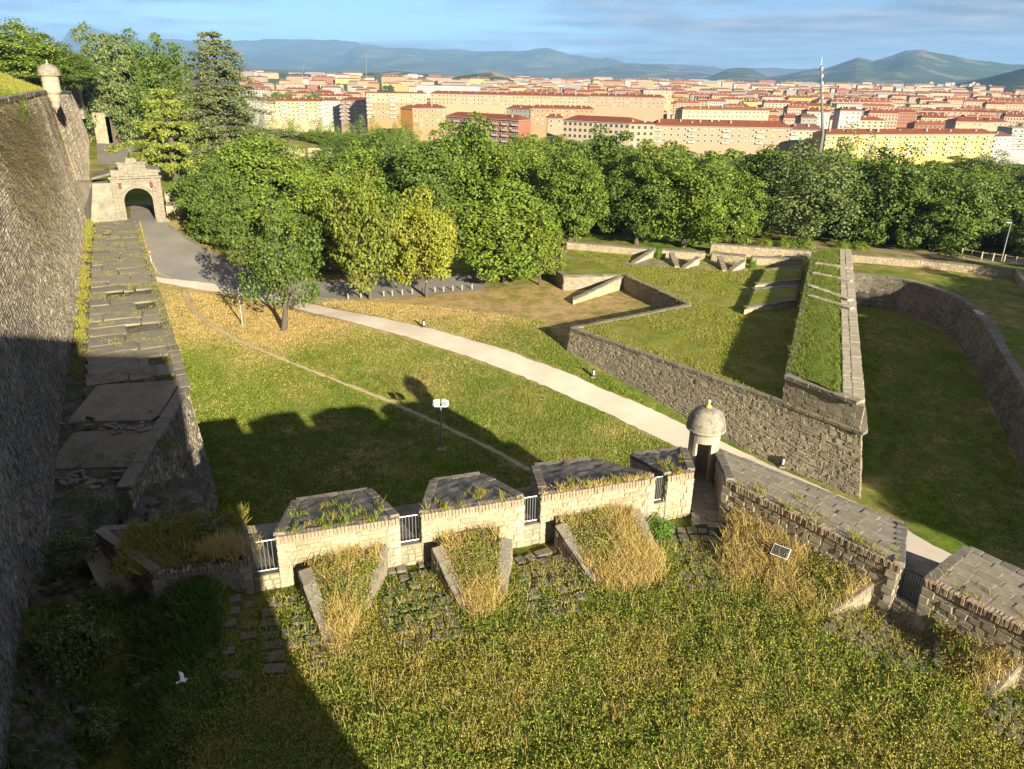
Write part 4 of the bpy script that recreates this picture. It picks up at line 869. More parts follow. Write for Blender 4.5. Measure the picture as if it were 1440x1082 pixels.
xs = np.arange(30, 150, .8); ys = np.arange(30, 123, .8); X, Y = np.meshgrid(xs, ys); nx = len(xs); i = np.arange((len(ys) - 1) * nx).reshape(len(ys) - 1, nx)[:, :-1].ravel()
i = i[inside(cw_poly, X.ravel()[i] + .4, Y.ravel()[i] + .4)]
me = mesh_np('covered_way', np.stack([X, Y, Zc(X, Y)], -1).reshape(-1, 3), np.stack([i, i + 1, i + nx + 1, i + nx], 1), True); attr(me, 'dry', np.full(X.size, .15)); link('grass_terrace', me, MT['field'], kind='structure')
# low outer wall across the terrace
ow = empty('boundary_wall', (*at(1200, 365, CZ)[:2], CZ), 'low pale boundary wall crossing the terrace in front of the tree line', 'wall')
pts = [at(px, py, CZ + 1.15)[:2] for px, py in ((1000, 343), (1100, 350), (1200, 358), (1300, 366), (1400, 377), (1428, 379))]
for p, q in zip(pts[:-1], pts[1:]):
    bk = np.array([.05, .6]); link('wall_core', MB().hexa([d3(p, CZ - .5), d3(q, CZ - .5), d3(q + bk, CZ - .5), d3(p + bk, CZ - .5), d3(p, CZ + 1.1), d3(q, CZ + 1.1), d3(q + bk, CZ + 1.1), d3(p + bk, CZ + 1.1)]).mesh('wall_core'), MT['mortar_gold'], ow)
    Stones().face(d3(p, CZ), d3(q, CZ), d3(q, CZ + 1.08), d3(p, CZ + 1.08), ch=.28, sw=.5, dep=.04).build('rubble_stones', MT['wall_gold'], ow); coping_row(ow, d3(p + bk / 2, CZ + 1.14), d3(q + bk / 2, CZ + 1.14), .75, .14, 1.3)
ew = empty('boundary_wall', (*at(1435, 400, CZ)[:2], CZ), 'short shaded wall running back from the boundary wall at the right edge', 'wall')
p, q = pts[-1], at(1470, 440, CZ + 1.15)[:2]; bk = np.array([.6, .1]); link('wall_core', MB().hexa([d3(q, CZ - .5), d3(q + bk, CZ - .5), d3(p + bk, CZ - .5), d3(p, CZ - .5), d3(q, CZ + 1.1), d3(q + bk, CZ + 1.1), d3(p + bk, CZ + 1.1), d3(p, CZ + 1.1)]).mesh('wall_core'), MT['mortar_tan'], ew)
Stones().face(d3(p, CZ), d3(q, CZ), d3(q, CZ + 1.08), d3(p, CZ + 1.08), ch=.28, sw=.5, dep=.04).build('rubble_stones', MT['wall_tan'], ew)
# sandy walk beyond it
strip('path', [at(px, py, CZ + .2) for px, py in ((985, 338), (1100, 345), (1200, 352), (1300, 361), (1440, 372))], [at(px, py, CZ + .2) for px, py in ((985, 334), (1100, 339), (1200, 345), (1300, 354), (1440, 364))], MT['dirt'], .05, nv=4, zf=lambda x, y: np.maximum(G(x, y), np.where(inside(cw_poly, x, y), Zc(x, y), -9)))
# wooden fence posts at the far right
fc = empty('post_and_rail_fence', (*at(1390, 366, CZ)[:2], CZ), 'pale wooden post and rail fence at the right edge, before the parked road', 'fence')
fpx = [(1352, 358), (1366, 360), (1380, 363), (1396, 365), (1412, 367), (1428, 370), (1442, 372)]
fpp = [at(*p, CZ + .4) for p in fpx]
for p in fpp: link('post', MB().box((p[0], p[1], CZ + .75), (.16, .16, 1.1)).mesh('post'), MT['wood'], fc)
for p, q in zip(fpp[:-1], fpp[1:]): link('rail', MB().tube([(p[0], p[1], CZ + 1.15), (q[0], q[1], CZ + 1.15)], .06, 6).mesh('rail'), MT['wood'], fc)
# wall of the passage in the trees, far left of centre
hw = empty('ruined_wall', (*atd(440, 212, 165)[:2], 4), 'pale ruined wall with a gap glimpsed among the trees', 'wall')
for (x0, x1) in ((385, 428), (433, 466)):
    p, q = atd(x0, 214, 165), atd(x1, 214, 165); bk = np.array([0, .8]); zt = p[2] + .8
    link('wall_core', MB().hexa([d3(p, 0), d3(q, 0), d3(q[:2] + bk, 0), d3(p[:2] + bk, 0), d3(p, zt), d3(q, zt), d3(q[:2] + bk, zt), d3(p[:2] + bk, zt)]).mesh('wall_core'), MT['mortar_gold'], hw)
    Stones().face(d3(p, 2), d3(q, 2), d3(q, zt), d3(p, zt), ch=.4, sw=.7, dep=.05).build('rubble_stones', MT['wall_gold'], hw)
# ------------------------------------------------------------------ the arched gate
gl = on_ground(166, 319); gr = on_ground(234, 311); gz = float(min(gl[2], gr[2])) - .1
gx = (gr - gl)[:2]; GWID = np.linalg.norm(gx); gx /= GWID; gy = np.array([-gx[1], gx[0]])     # gy: away from the viewer
gate = empty('arched_gate', (*(gl[:2] + gx * GWID / 2), gz), 'pale stone city gate with a dark round arch and stepped attic', 'gate')
def gp(u, v, z): p = gl[:2] + gx * u + gy * v; return np.array([p[0], p[1], gz + z])
hh = 6.6                                   # wall head below the attic
u0, u1 = GWID * .21, GWID * .79; ar = (u1 - u0) / 2; uc = (u0 + u1) / 2; spring = 5.2 - ar
dep = 14.0; n = 18; prof = [(u0, 0.0)] + [(uc - ar * math.cos(t), spring + ar * math.sin(t)) for t in np.linspace(0, math.pi, n)] + [(u1, 0.0)]
def facade(v, flip):
    vs = []; fs = []; P = prof
    for (u, z) in P: vs.append(gp(u, v, z))
    for (u, z) in P: vs.append(gp(np.clip(u, u0, u1), v, hh))
    m_ = len(P)
    for k in range(m_ - 1): fs.append((k, k + 1, m_ + k + 1, m_ + k))
    b_ = len(vs); vs += [gp(0, v, 0), gp(u0, v, 0), gp(u0, v, hh), gp(0, v, hh), gp(u1, v, 0), gp(GWID, v, 0), gp(GWID, v, hh), gp(u1, v, hh)]
    fs += [(b_, b_ + 1, b_ + 2, b_ + 3), (b_ + 4, b_ + 5, b_ + 6, b_ + 7)]
    return vs, [tuple(reversed(f)) for f in fs] if flip else fs
mb = MB(); mb.add(*facade(0, False)); mb.add(*facade(dep, True))
vs = [gp(u, 0, z) for u, z in prof] + [gp(u, dep, z) for u, z in prof]; m_ = len(prof); mb.add(vs, [(k, m_ + k, m_ + k + 1, k + 1) for k in range(m_ - 1)])
mb.add([gp(0, 0, 0), gp(0, dep, 0), gp(0, dep, hh), gp(0, 0, hh), gp(GWID, 0, 0), gp(GWID, dep, 0), gp(GWID, dep, hh), gp(GWID, 0, hh)], [(0, 3, 2, 1), (4, 5, 6, 7), (3, 7, 6, 2)])
link('gate_body', mb.mesh('gate_body'), MT['mortar_gold'], gate)
def ashlar(parent, a, b, z0, z1, v, ch=.5, sw=.9, name='ashlar_stone', skip=None):
    nz = max(1, int(round((z1 - z0) / ch))); nu = max(1, int(round((b - a) / sw))); rz = math.atan2(gx[1], gx[0])
    for j in range(nz):
        for k in range(nu):
            off = .5 if j % 2 else 0; w = (b - a) / nu; ua = a + max(0, (k - off)) * w; ub = a + min(nu, (k + 1 - off)) * w if k < nu - 1 or not off else b
            if ub - ua < .1: continue
            p = gp((ua + ub) / 2, v, z0 + (j + .5) * (z1 - z0) / nz); block(name, 'gate_stone', parent, p, (ub - ua - .03, .22, (z1 - z0) / nz - .03), rz)
ashlar(gate, 0, u0 - .05, .9, hh, -.03); ashlar(gate, u1 + .05, GWID, .9, hh, -.03)
ashlar(gate, u0, u1, spring + ar + .55, hh, -.03)
# voussoirs
for k in range(15):
    t0 = math.pi * (k + .5) / 15; rr = ar + .28; p = gp(uc - rr * math.cos(t0), -.06, spring + rr * math.sin(t0))
    o = block('voussoir', 'gate_stone', gate, p, (.5, .3, (ar + .3) * math.pi / 15 - .03), 0)
    o.rotation_euler = (Matrix.Rotation(math.atan2(gx[1], gx[0]), 3, 'Z') @ Matrix.Rotation(-(math.pi - t0), 3, 'Y')).to_euler()
rzg = math.atan2(gx[1], gx[0])
for u in (u0 - .42, u1 + .42):
    for k in range(9): block('pilaster_stone', 'gate_stone', gate, gp(u, -.16, .9 + (k + .5) * (hh - .9) / 9), (.62, .36, (hh - .9) / 9 - .02), rzg)
for (ua, ub) in ((-.5, u0 - .1), (u1 + .1, GWID + .4)): block('plinth', 'gate_stone', gate, gp((ua + ub) / 2, -.2, .45), (ub - ua, .9, .95), rzg)
coping_row(gate, gp(-.2, -.15, hh + .1), gp(GWID + .2, -.15, hh + .1), .7, .28, 1.2, 'gate_stone', 'cornice_stone')
# attic
ashlar(gate, u0 - .1, u1 - .3, hh + .25, hh + 1.9, .12, .55, 1.2, 'attic_stone'); ashlar(gate, .2, u0 - .2, hh + .25, hh + 1.15, .12, .45, 1.0, 'attic_stone'); ashlar(gate, u1 - .2, GWID - .1, hh + .25, hh + 1.05, .12, .4, 1.0, 'attic_stone')
amb = MB()
for (ua, ub, zt) in ((.2, GWID - .1, 1.0), (u0 - .1, u1 - .3, 1.85)):
    amb.hexa([gp(ua, .15, hh), gp(ub, .15, hh), gp(ub, 1.3, hh), gp(ua, 1.3, hh), gp(ua, .15, hh + zt), gp(ub, .15, hh + zt), gp(ub, 1.3, hh + zt), gp(ua, 1.3, hh + zt)])
link('attic', amb.mesh('attic'), MT['mortar_gold'], gate)
coping_row(gate, gp(u0 - .3, .5, hh + 2.0), gp(u1 - .1, .5, hh + 2.0), 1.2, .25, 1.2, 'gate_stone', 'cornice_stone')
block('crest', 'gate_stone', gate, gp(uc - .2, -.05, hh + 1.15), (1.3, .3, 1.2), rzg); block('crest_top', 'gate_stone', gate, gp(uc - .2, .3, hh + 2.35), (1.3, .6, .55), rzg)
# stone roof slabs behind the attic
for sg, ua, ub in ((0, -2.2, uc), (1, uc, GWID + .2)):
    za, zb_ = (hh + .2, hh + 1.5) if sg == 0 else (hh + 1.5, hh + .9)
    link('roof_slab', MB().hexa([gp(ua, .4, za - .3), gp(ub, .4, zb_ - .3), gp(ub, 5.3, zb_ - .3), gp(ua, 5.3, za - .3), gp(ua, .4, za), gp(ub, .4, zb_), gp(ub, 5.3, zb_), gp(ua, 5.3, za)]).mesh('roof_slab'), MT['coping'], gate)
rust = plain('rusty_iron', (0.14, 0.06, 0.035), .8)
for u in (u0 - .2, u1 + .1): link('pulley_slot', MB().box(gp(u, -.38, hh - .9), (.4, .3, .7), rzg).mesh('pulley_slot'), rust, gate)
# battered flank on the left, joining the ledge
link('flank_wall', MB().prism([gp(-3.4, -1.5, 0), gp(0, 0.1, 0), gp(0, 5, 0), gp(-5, 5, 0)], [gp(-2.2, .6, hh - .6), gp(0, .3, hh - .6), gp(0, 5, hh - .6), gp(-5, 5, hh - .6)]).mesh('flank_wall'), MT['gate_stone'], gate)
# retaining walls with a hedge, right of the gate
rw = empty('retaining_wall', (*gp(GWID + 3, 1, 0)[:2], gz), 'stepped retaining wall right of the gate, a green hedge in its planter', 'wall')
for (ua, ub, va, vb, z0, z1) in ((GWID + .2, GWID + 5.6, .4, 2.2, 0, 2.6), (GWID + .3, GWID + 4.6, 1.2, 3.2, 2.5, 4.3)):
    link('wall_core', MB().hexa([gp(ua, va, z0), gp(ub, va, z0), gp(ub, vb, z0), gp(ua, vb, z0), gp(ua, va, z1), gp(ub, va, z1), gp(ub, vb, z1), gp(ua, vb, z1)]).mesh('wall_core'), MT['mortar_gold'], rw)
    Stones().face(gp(ua, va, z0), gp(ub, va, z0), gp(ub, va, z1), gp(ua, va, z1), ch=.4, sw=.7, dep=.05).build('rubble_stones', MT['wall_gold'], rw)
    coping_row(rw, gp(ua, va + .1, z1 + .08), gp(ub, va + .1, z1 + .08), .6, .2, 1.0)
# walls of the upper road
uw = empty('corner_wall', (*atd(155, 190, 195)[:2], 8), 'sunlit stone wall with a square pier where the upper road turns', 'wall')
A0, A1, A2 = atd(136, 199, 185), atd(153, 199, 185), atd(179, 193, 205)
for p, q, zt in ((A0, A1, A1[2] + 6.2), (A1, A2, A2[2] + 6.0)):
    bk = np.array([0, 2.]); z0 = min(p[2], q[2]) - 1
    link('wall_core', MB().hexa([d3(p, z0), d3(q, z0), d3(q[:2] + bk, z0), d3(p[:2] + bk, z0), d3(p, zt), d3(q, zt), d3(q[:2] + bk, zt), d3(p[:2] + bk, zt)]).mesh('wall_core'), MT['mortar_gold'], uw)
    Stones().face(d3(p, z0), d3(q, z0), d3(q, zt), d3(p, zt), ch=.5, sw=.9, dep=.05).build('rubble_stones', MT['wall_gold'], uw)
pl = wtop(150); uwp = empty('stone_pillar', (pl[0] + 1.0, pl[1], pl[2] - 5), 'narrow pale pillar at the end of the rampart top', 'pillar')
for k in range(7): block('pillar_stone', 'gate_stone', uwp, (pl[0] + 1.0 + .02 * k, pl[1] - 1, pl[2] - 5 + k * 1.0), (1.5 - .05 * k, 1.5, .98), .2)
# ------------------------------------------------------------------ small things
def lamp_post(label, base, h, kind):
    r_ = empty('lamp_post', base, label, 'lamp'); b = np.array(base, float)
    if kind == 'flood':
        link('pole', MB().tube([b - [0, 0, .1], b + [0, 0, h]], [.075, .06], 8).mesh('pole'), MT['steel'], r_); link('crossbar', MB().box(b + [0, 0, h], (.95, .06, .06)).mesh('crossbar'), MT['white_paint'], r_)
        for sx, rz in ((-.32, .5), (.34, -.35)):
            hd = link('lamp_head', MB().box((0, 0, 0), (.46, .2, .46)).box((0, .09, 0), (.5, .04, .5)).mesh('lamp_head'), MT['white_paint'], r_); hd.location = Vector(b + [sx, 0, h + .3]); hd.rotation_euler = (R(12), 0, rz)
            gl_ = link('lens', MB().box((0, -.106, 0), (.36, .012, .36)).mesh('lens'), plain('grey_lamp_glass', (.35, .36, .36), .15, spec=.5), hd, world=False)
        link('base_stones', MB().lathe(b, [(.5, -.05), (.38, .07), (.1, .12)], 9).mesh('base_stones'), MT['slab'], r_)
    else:
        link('pole', MB().tube([b - [0, 0, .1], b + [0, 0, h]], [.09, .055], 8).mesh('pole'), MT['steel'], r_)
        link('lamp_head', MB().box(b + [-.35, 0, h - .1], (.75, .24, .12)).mesh('lamp_head'), MT['dark_steel' if kind == 'dark' else 'steel'], r_)
    return r_
lb = on_ground(621, 632); zt_ = atd(622, 572, lb[1])[2]; lamp_post('twin white floodlight on a slim pole standing in the shaded field', lb, zt_ - lb[2], 'flood')
lb = on_ground(341, 458); zt_ = atd(334, 404, lb[1])[2]; lamp_post('slim pale pole with a dark head on the dry grass beside the path', lb, zt_ - lb[2], 'dark')
lb = at(1408, 367, CZ + .5); zt_ = atd(1420, 312, lb[1])[2]; lamp_post('tall white street lamp at the far right, before the trees', lb, zt_ - lb[2], 'street')
NTH = ['first', 'second', 'third', 'fourth', 'fifth', 'sixth', 'seventh', 'eighth', 'ninth', 'tenth', 'eleventh', 'last']
def bollard(label, b, h=.85, kind=0):
    r_ = empty('bollard', b, label, 'bollard', 'low bollard lights along the pale path' if kind == 0 else 'black bollards beside the road')
    if kind == 0:
        link('post', MB().box((b[0], b[1], b[2] + h / 2), (.22, .22, h)).mesh('post'), MT['dark_steel'], r_); link('painted_lit_side', MB().box((b[0] + .05, b[1] - .125, b[2] + h * .6), (.1, .03, h * .5)).mesh('painted_lit_side'), MT['white_paint'], r_); link('footing', MB().box((b[0], b[1], b[2] + .05), (.45, .45, .12)).mesh('footing'), MT['slab'], r_)  # white strip stands in for the lit side of the dark post
    else:
        link('post', MB().tube([b - [0, 0, .05], b + [0, 0, h]], .07, 8).mesh('post'), MT['dark_steel'], r_); link('cap', MB().lathe(b + [0, 0, h], [(.07, 0), (.09, .03), (.06, .1), (0, .13)], 8).mesh('cap'), MT['dark_steel'], r_)
for (px, py, lab) in ((596, 461, 'low bollard light by the path near the yellow tree'), (834, 531, 'low bollard light by the path below the outwork corner'), (1099, 657, 'low bollard light by the path at the foot of the outwork wall')): bollard(lab, on_ground(px, py))
for k, (px, py) in enumerate(((189, 322), (192, 330), (195, 339), (203, 354), (206, 362), (209, 371), (213, 381), (217, 389))): bollard('black bollard on the left road edge, ' + NTH[k] + ' from the gate', on_ground(px, py), .9, 1)
mk = on_ground(213, 371); sg = empty('road_marker', mk, 'thin red and white marker post on the left road edge', 'marker post'); link('post', MB().tube([mk, mk + [0, 0, 1.6]], .05, 6).mesh('post'), MT['white_paint'], sg); link('red_band', MB().tube([mk + [0, 0, 1.0], mk + [0, 0, 1.4]], .058, 6).mesh('red_band'), plain('red_paint', (.5, .04, .03), .5), sg)
# short wooden posts along the lane under the trees
for k, px in enumerate((490, 508, 540, 552, 566, 580, 594, 612, 624, 637, 650, 664)):
    p = on_ground(px, 421 - (px - 490) * .078); q = empty('wooden_post', p, 'short wooden post edging the lane under the trees, ' + NTH[k] + ' from the left', 'post', 'short posts edging the lane'); link('post', MB().box((p[0], p[1], p[2] + .3), (.14, .14, .75)).mesh('post'), MT['wood'], q)
# birds
def bird(name, label, c, col_, flying, rz):
    r_ = empty(name, c, label, 'bird'); m_ = plain(name + '_plumage', col_, .8); b = MB()
    prof = [(.0, -.17), (.035, -.13), (.06, -.05), (.062, .03), (.04, .10), (.045, .13), (.035, .17), (.008, .2)]
    vs = []; fs = []; n = 8
    for rr, l in prof:
        for k in range(n): t = 2 * math.pi * k / n; vs.append((rr * math.cos(t), l, rr * math.sin(t) * .9))
    for i_ in range(len(prof) - 1):
        for k in range(n): fs.append((i_ * n + k, i_ * n + (k + 1) % n, (i_ + 1) * n + (k + 1) % n, (i_ + 1) * n + k))
    b.add(vs, fs); o = link('body', b.mesh('body', True), m_, r_, world=False); t = link('tail', MB().prism([(-.03, -.13, -.005), (.03, -.13, -.005), (.06, -.27, -.005), (-.06, -.27, -.005)][::-1], [(-.03, -.13, .01), (.03, -.13, .01), (.06, -.27, .008), (-.06, -.27, .008)][::-1]).mesh('tail'), m_, r_, world=False)
    for sg in (-1, 1):
        if flying: P = [(.04, .08, .02), (.24, .12, .13), (.42, -.02, .2), (.24, -.04, .12), (.04, -.08, .01)]
        else: P = [(.055, .07, .03), (.068, .0, .03), (.05, -.16, .02), (.035, -.2, .03), (.05, 0, .055)]
        w = MB().prism([(sg * x, y, z) for x, y, z in P], [(sg * x, y, z + .012) for x, y, z in P]); link('wing', w.mesh('wing'), m_, r_, world=False)
    r_.rotation_euler = (0, 0, rz); r_.scale = (.72,) * 3; return r_
bird('white_bird', 'white bird flying over the dark undergrowth at lower left', at(257, 957, 10.6), (.8, .8, .78), True, -.9)
bird('pigeon', 'dark pigeon standing on the shaded slab of the ledge', at(211, 579, BZ + .36), (.04, .042, .05), False, 1.2)
# ------------------------------------------------------------------ trees
def quads(P, Nn, size, asp=0.62, r_=rng, fold=0.0):
    """leaf-shaped rhombi at P facing Nn"""
    m = len(P); Nn = Nn / (np.linalg.norm(Nn, axis=1, keepdims=True) + 1e-9); a = r_.normal(size=(m, 3)); T = np.cross(Nn, a); T /= (np.linalg.norm(T, axis=1, keepdims=True) + 1e-9); Bv = np.cross(Nn, T)
    s = np.asarray(size).reshape(-1, 1) if np.ndim(size) else size
    V = np.stack([P - T * s * .5, P - Bv * s * asp * .5 + Nn * s * fold, P + T * s * .5, P + Bv * s * asp * .5 + Nn * s * fold], 1)
    return V
def quad_mesh(name, V):
    m = len(V); return mesh_np(name, V.reshape(-1, 3), np.arange(m * 4).reshape(m, 4))
def crown_decid(name, seed, H=14., Rr=6., z0=2.4, nc=105, per=135, leaf=.42, lobes=.22, top=1.0, droop=0.0, col_=False):
    r_ = np.random.default_rng(seed); out = []; cz = (H + z0) / 2; rz = (H - z0) / 2
    ph = r_.uniform(0, 6.28, 6)
    d = r_.normal(size=(nc * 3, 3)); d /= np.linalg.norm(d, axis=1, keepdims=True)
    lob = 1 + lobes * (np.sin(3 * np.arctan2(d[:, 1], d[:, 0]) + ph[0]) * .6 + np.sin(5 * np.arctan2(d[:, 1], d[:, 0]) + 4 * d[:, 2] + ph[1]) * .5 + np.sin(7 * d[:, 2] + ph[2]) * .4)
    rad = r_.uniform(.55, .96, len(d)) * lob
    C = d * rad[:, None] * np.array([Rr * .84, Rr * .84, rz * .88]) + np.array([0, 0, cz])
    if top != 1.0:   # narrow the top or base
        t = (C[:, 2] - z0) / (H - z0); f = np.interp(t, [0, .35, 1], [1.0, 1.05, top]); C[:, :2] *= f[:, None]
    # thin out clumps that crowd
    sel = []
    for k in range(len(C)):
        if all(np.linalg.norm(C[k] - C[j]) > 1.05 for j in sel): sel.append(k)
        if len(sel) >= nc: break
    C = C[sel]; D = d[sel]
    for c, dd in zip(C, D):
        n = int(per * r_.uniform(.7, 1.3)); cr = r_.uniform(.85, 1.6)
        q = r_.normal(size=(n, 3)); q /= np.linalg.norm(q, axis=1, keepdims=True); q = q + dd * .45; q /= np.linalg.norm(q, axis=1, keepdims=True)
        p = c + q * (cr * r_.uniform(.35, 1.05, n) ** .6)[:, None] * np.array([1.1, 1.1, .8]); p[:, 2] -= droop * r_.random(n) * cr
        nn = q * .7 + r_.normal(0, .55, (n, 3)) + np.array([0, 0, .35])
        out.append(quads(p, nn, leaf * r_.uniform(.65, 1.25, n), .7, r_))
    return quad_mesh(name, np.concatenate(out)), C
def trunk_mesh(name, seed, H, C, r0=.38, fork=.28, lean=0.0, nb=16):
    r_ = np.random.default_rng(seed + 99); mb = MB(); zf = H * fork
    pts = [Vector((lean * t * zf * (1 - t * .3) + r_.normal(0, .06) * t, r_.normal(0, .06) * t, t * zf - .3 * (1 - t))) for t in np.linspace(0, 1, 6)]
    mb.tube(pts, [r0 * 1.35, r0 * 1.05, r0 * .95, r0 * .88, r0 * .82, r0 * .75], 10); e = pts[-1]
    mb.tube([e, e + Vector((r_.normal(0, .3), r_.normal(0, .3), H * .2)), e + Vector((r_.normal(0, .8), r_.normal(0, .8), H * .48))], [r0 * .72, r0 * .45, r0 * .12], 8)
    idx = r_.choice(len(C), min(nb, len(C)), replace=False)
    for k in idx:
        c = Vector(C[k]); t = r_.uniform(.55, 1.0); s = pts[0].lerp(e, t) if r_.random() < .35 else e + Vector((0, 0, r_.uniform(0, H * .16)))
        m_ = s.lerp(c, .5) + Vector((0, 0, .5 * r_.random())); mb.tube([s, m_, c], [r0 * .38, r0 * .22, r0 * .06], 6)
    return mb.mesh(name, True)
LEAF = {
 'dark': leaf_mat('dark_green_leaves', [(0.045, 0.078, 0.011), (0.078, 0.125, 0.020), (0.115, 0.17, 0.028)], .5, .25, (0.10, 0.125, 0.03)),
 'mid': leaf_mat('mid_green_leaves', [(0.07, 0.115, 0.013), (0.12, 0.175, 0.022), (0.17, 0.225, 0.033)], .5, .3, (0.14, 0.165, 0.025)),
 'light': leaf_mat('light_green_leaves', [(0.085, 0.14, 0.014), (0.135, 0.195, 0.022), (0.185, 0.235, 0.034)], .5, .3, (0.20, 0.20, 0.03)),
 'autumn': leaf_mat('yellowing_leaves', [(0.12, 0.165, 0.014), (0.19, 0.225, 0.02), (0.26, 0.26, 0.03), (0.21, 0.185, 0.036)], .35, .3, (0.27, 0.21, 0.045), .3),
 'turning': leaf_mat('turning_leaves', [(0.08, 0.13, 0.013), (0.13, 0.18, 0.02), (0.17, 0.205, 0.026), (0.16, 0.14, 0.032)], .35, .3, (0.22, 0.16, 0.045), .3),
 'grey': leaf_mat('grey_green_leaves', [(0.065, 0.095, 0.028), (0.11, 0.145, 0.045), (0.16, 0.19, 0.07)], .4, .25, (0.15, 0.16, 0.07)),
 'cedar': leaf_mat('cedar_needles', [(0.07, 0.092, 0.036), (0.115, 0.14, 0.055), (0.17, 0.185, 0.08)], .4, .15, (0.14, 0.13, 0.07)),
 'cedar_light': leaf_mat('pale_cedar_needles', [(0.10, 0.135, 0.02), (0.17, 0.20, 0.03), (0.23, 0.25, 0.045)], .4, .2, (0.20, 0.21, 0.05)),
 'bush': leaf_mat('shrub_leaves', [(0.08, 0.10, 0.028), (0.12, 0.14, 0.042), (0.17, 0.18, 0.06)], .4, .2, (0.11, 0.095, 0.04), 1.2),
 'bright': leaf_mat('fresh_green_leaves', [(0.06, 0.13, 0.015), (0.10, 0.20, 0.025), (0.15, 0.26, 0.035)], .3, .3, (0.12, 0.2, 0.03), 1.0),
}
TM = {}
for k in range(5):
    me, C = crown_decid(f'crown', 20 + k, z0=[1.0, .6, 1.4, .4, .9][k], leaf=.38, lobes=.26 + .05 * k, nc=118 + 6 * k, per=140, top=[.75, .6, .9, .7, 1.0][k]); TM[f'd{k}'] = (me, trunk_mesh('trunk', k, 14, C), 14., 6.)
me, C = crown_decid('crown', 40, H=10, Rr=5, z0=1.8, nc=88, per=125, leaf=.34, lobes=.3); TM['c0'] = (me, trunk_mesh('trunk', 40, 10, C, r0=.26, fork=.26), 10., 5.)
me, C = crown_decid('crown', 41, H=9, Rr=4.4, z0=2.4, nc=46, per=120, leaf=.30, lobes=.6); TM['lean'] = (me, trunk_mesh('trunk', 41, 9, C, r0=.28, fork=.30, lean=.32), 9., 4.4)
me, C = crown_decid('crown', 42, H=14, Rr=6, z0=.3, nc=130, per=140, leaf=.38, lobes=.16, top=.6); TM['low'] = (me, trunk_mesh('trunk', 42, 14, C, r0=.3, fork=.2), 14., 6.)
me, C = crown_decid('crown', 43, H=15, Rr=2.0, z0=.8, nc=70, per=110, leaf=.34, lobes=.15, top=.35); TM['poplar'] = (me, trunk_mesh('trunk', 43, 15, C, r0=.22, fork=.3, nb=8), 15., 2.)
me, C = crown_decid('crown', 44, H=14, Rr=5, z0=1.5, nc=95, per=105, leaf=.32, lobes=.3, droop=.9); TM['willow'] = (me, trunk_mesh('trunk', 44, 14, C, r0=.34), 14., 5.)
def cedar(name, seed, H=22., Rr=7., z0=2.5, dens=1.0, flat=.12):
    r_ = np.random.default_rng(seed); out = []; mb = MB(); mb.tube([(0, 0, -.3), (.05, 0, H * .3), (0, .05, H * .7), (0, 0, H * .99)], [.45, .36, .2, .03], 9)
    z = z0
    while z < H * .97:
        t = (z - z0) / (H - z0); L = Rr * (1 - t) ** .6 * r_.uniform(.6, 1.15) + .35; nb = r_.integers(5, 8)
        a0 = r_.uniform(0, 6.28)
        for b in range(nb):
            a = a0 + 6.283 * b / nb + r_.normal(0, .2); Lb = L * r_.uniform(.6, 1.1); d = np.array([math.cos(a), math.sin(a), 0]); tip = np.array([0, 0, z]) + d * Lb + np.array([0, 0, Lb * .10 - .05 * Lb * Lb * .25])
            mid = np.array([0, 0, z]) + d * Lb * .5 + np.array([0, 0, Lb * .12]); mb.tube([(0, 0, z), mid, tip], [.09 * (1 - t) + .02, .05, .015], 5)
            n = int(70 * dens * Lb); s = r_.uniform(.18, 1.04, n); cen = np.where(s[:, None] < .5, np.array([0, 0, z]) + (mid - [0, 0, z]) * (s[:, None] * 2), mid + (tip - mid) * (s[:, None] * 2 - 1))
            side = np.array([-d[1], d[0], 0]); wd = .2 * Lb * (1.15 - s) + .22
            p = cen + side * (r_.normal(0, .55, n) * wd)[:, None] + np.array([0, 0, 1]) * (r_.normal(0, .09, n) - flat * np.abs(r_.normal(0, 1, n)) * (.3 + s))[:, None] + d * r_.normal(0, .12, n)[:, None]
            nn = np.array([0, 0, .45]) + d * .35 + r_.normal(0, .6, (n, 3)); out.append(quads(p, nn, .36 * r_.uniform(.6, 1.3, n), .45, r_))
        z += r_.uniform(.7, 1.25) * (1.2 - .45 * t)
    return quad_mesh(name, np.concatenate(out)), mb.mesh('trunk', True)
a, b = cedar('crown', 5, dens=.9, flat=.32); TM['cedar'] = (a, b, 22., 7.)
a, b = cedar('crown', 6, H=10, Rr=5.2, z0=2.2, dens=1.3, flat=.2); TM['cedar2'] = (a, b, 10., 5.2)
def crown_bush(name, seed, n=2600, leaf=.11):
    r_ = np.random.default_rng(seed); q = r_.normal(size=(n, 3)); q /= np.linalg.norm(q, axis=1, keepdims=True); q[:, 2] = np.abs(q[:, 2]) * 1.0 - .1
    k = 1 + .22 * np.sin(4 * np.arctan2(q[:, 1], q[:, 0]) + 2 * q[:, 2]) + .15 * np.sin(9 * q[:, 0] + 7 * q[:, 1]); p = q * (r_.uniform(.3, 1, n) ** .4 * k)[:, None]
    return quad_mesh(name, quads(p, q + r_.normal(0, .7, (n, 3)), leaf * r_.uniform(.6, 1.4, n), .45, r_))
BUSH = [crown_bush('foliage', 3 + k) for k in range(3)]
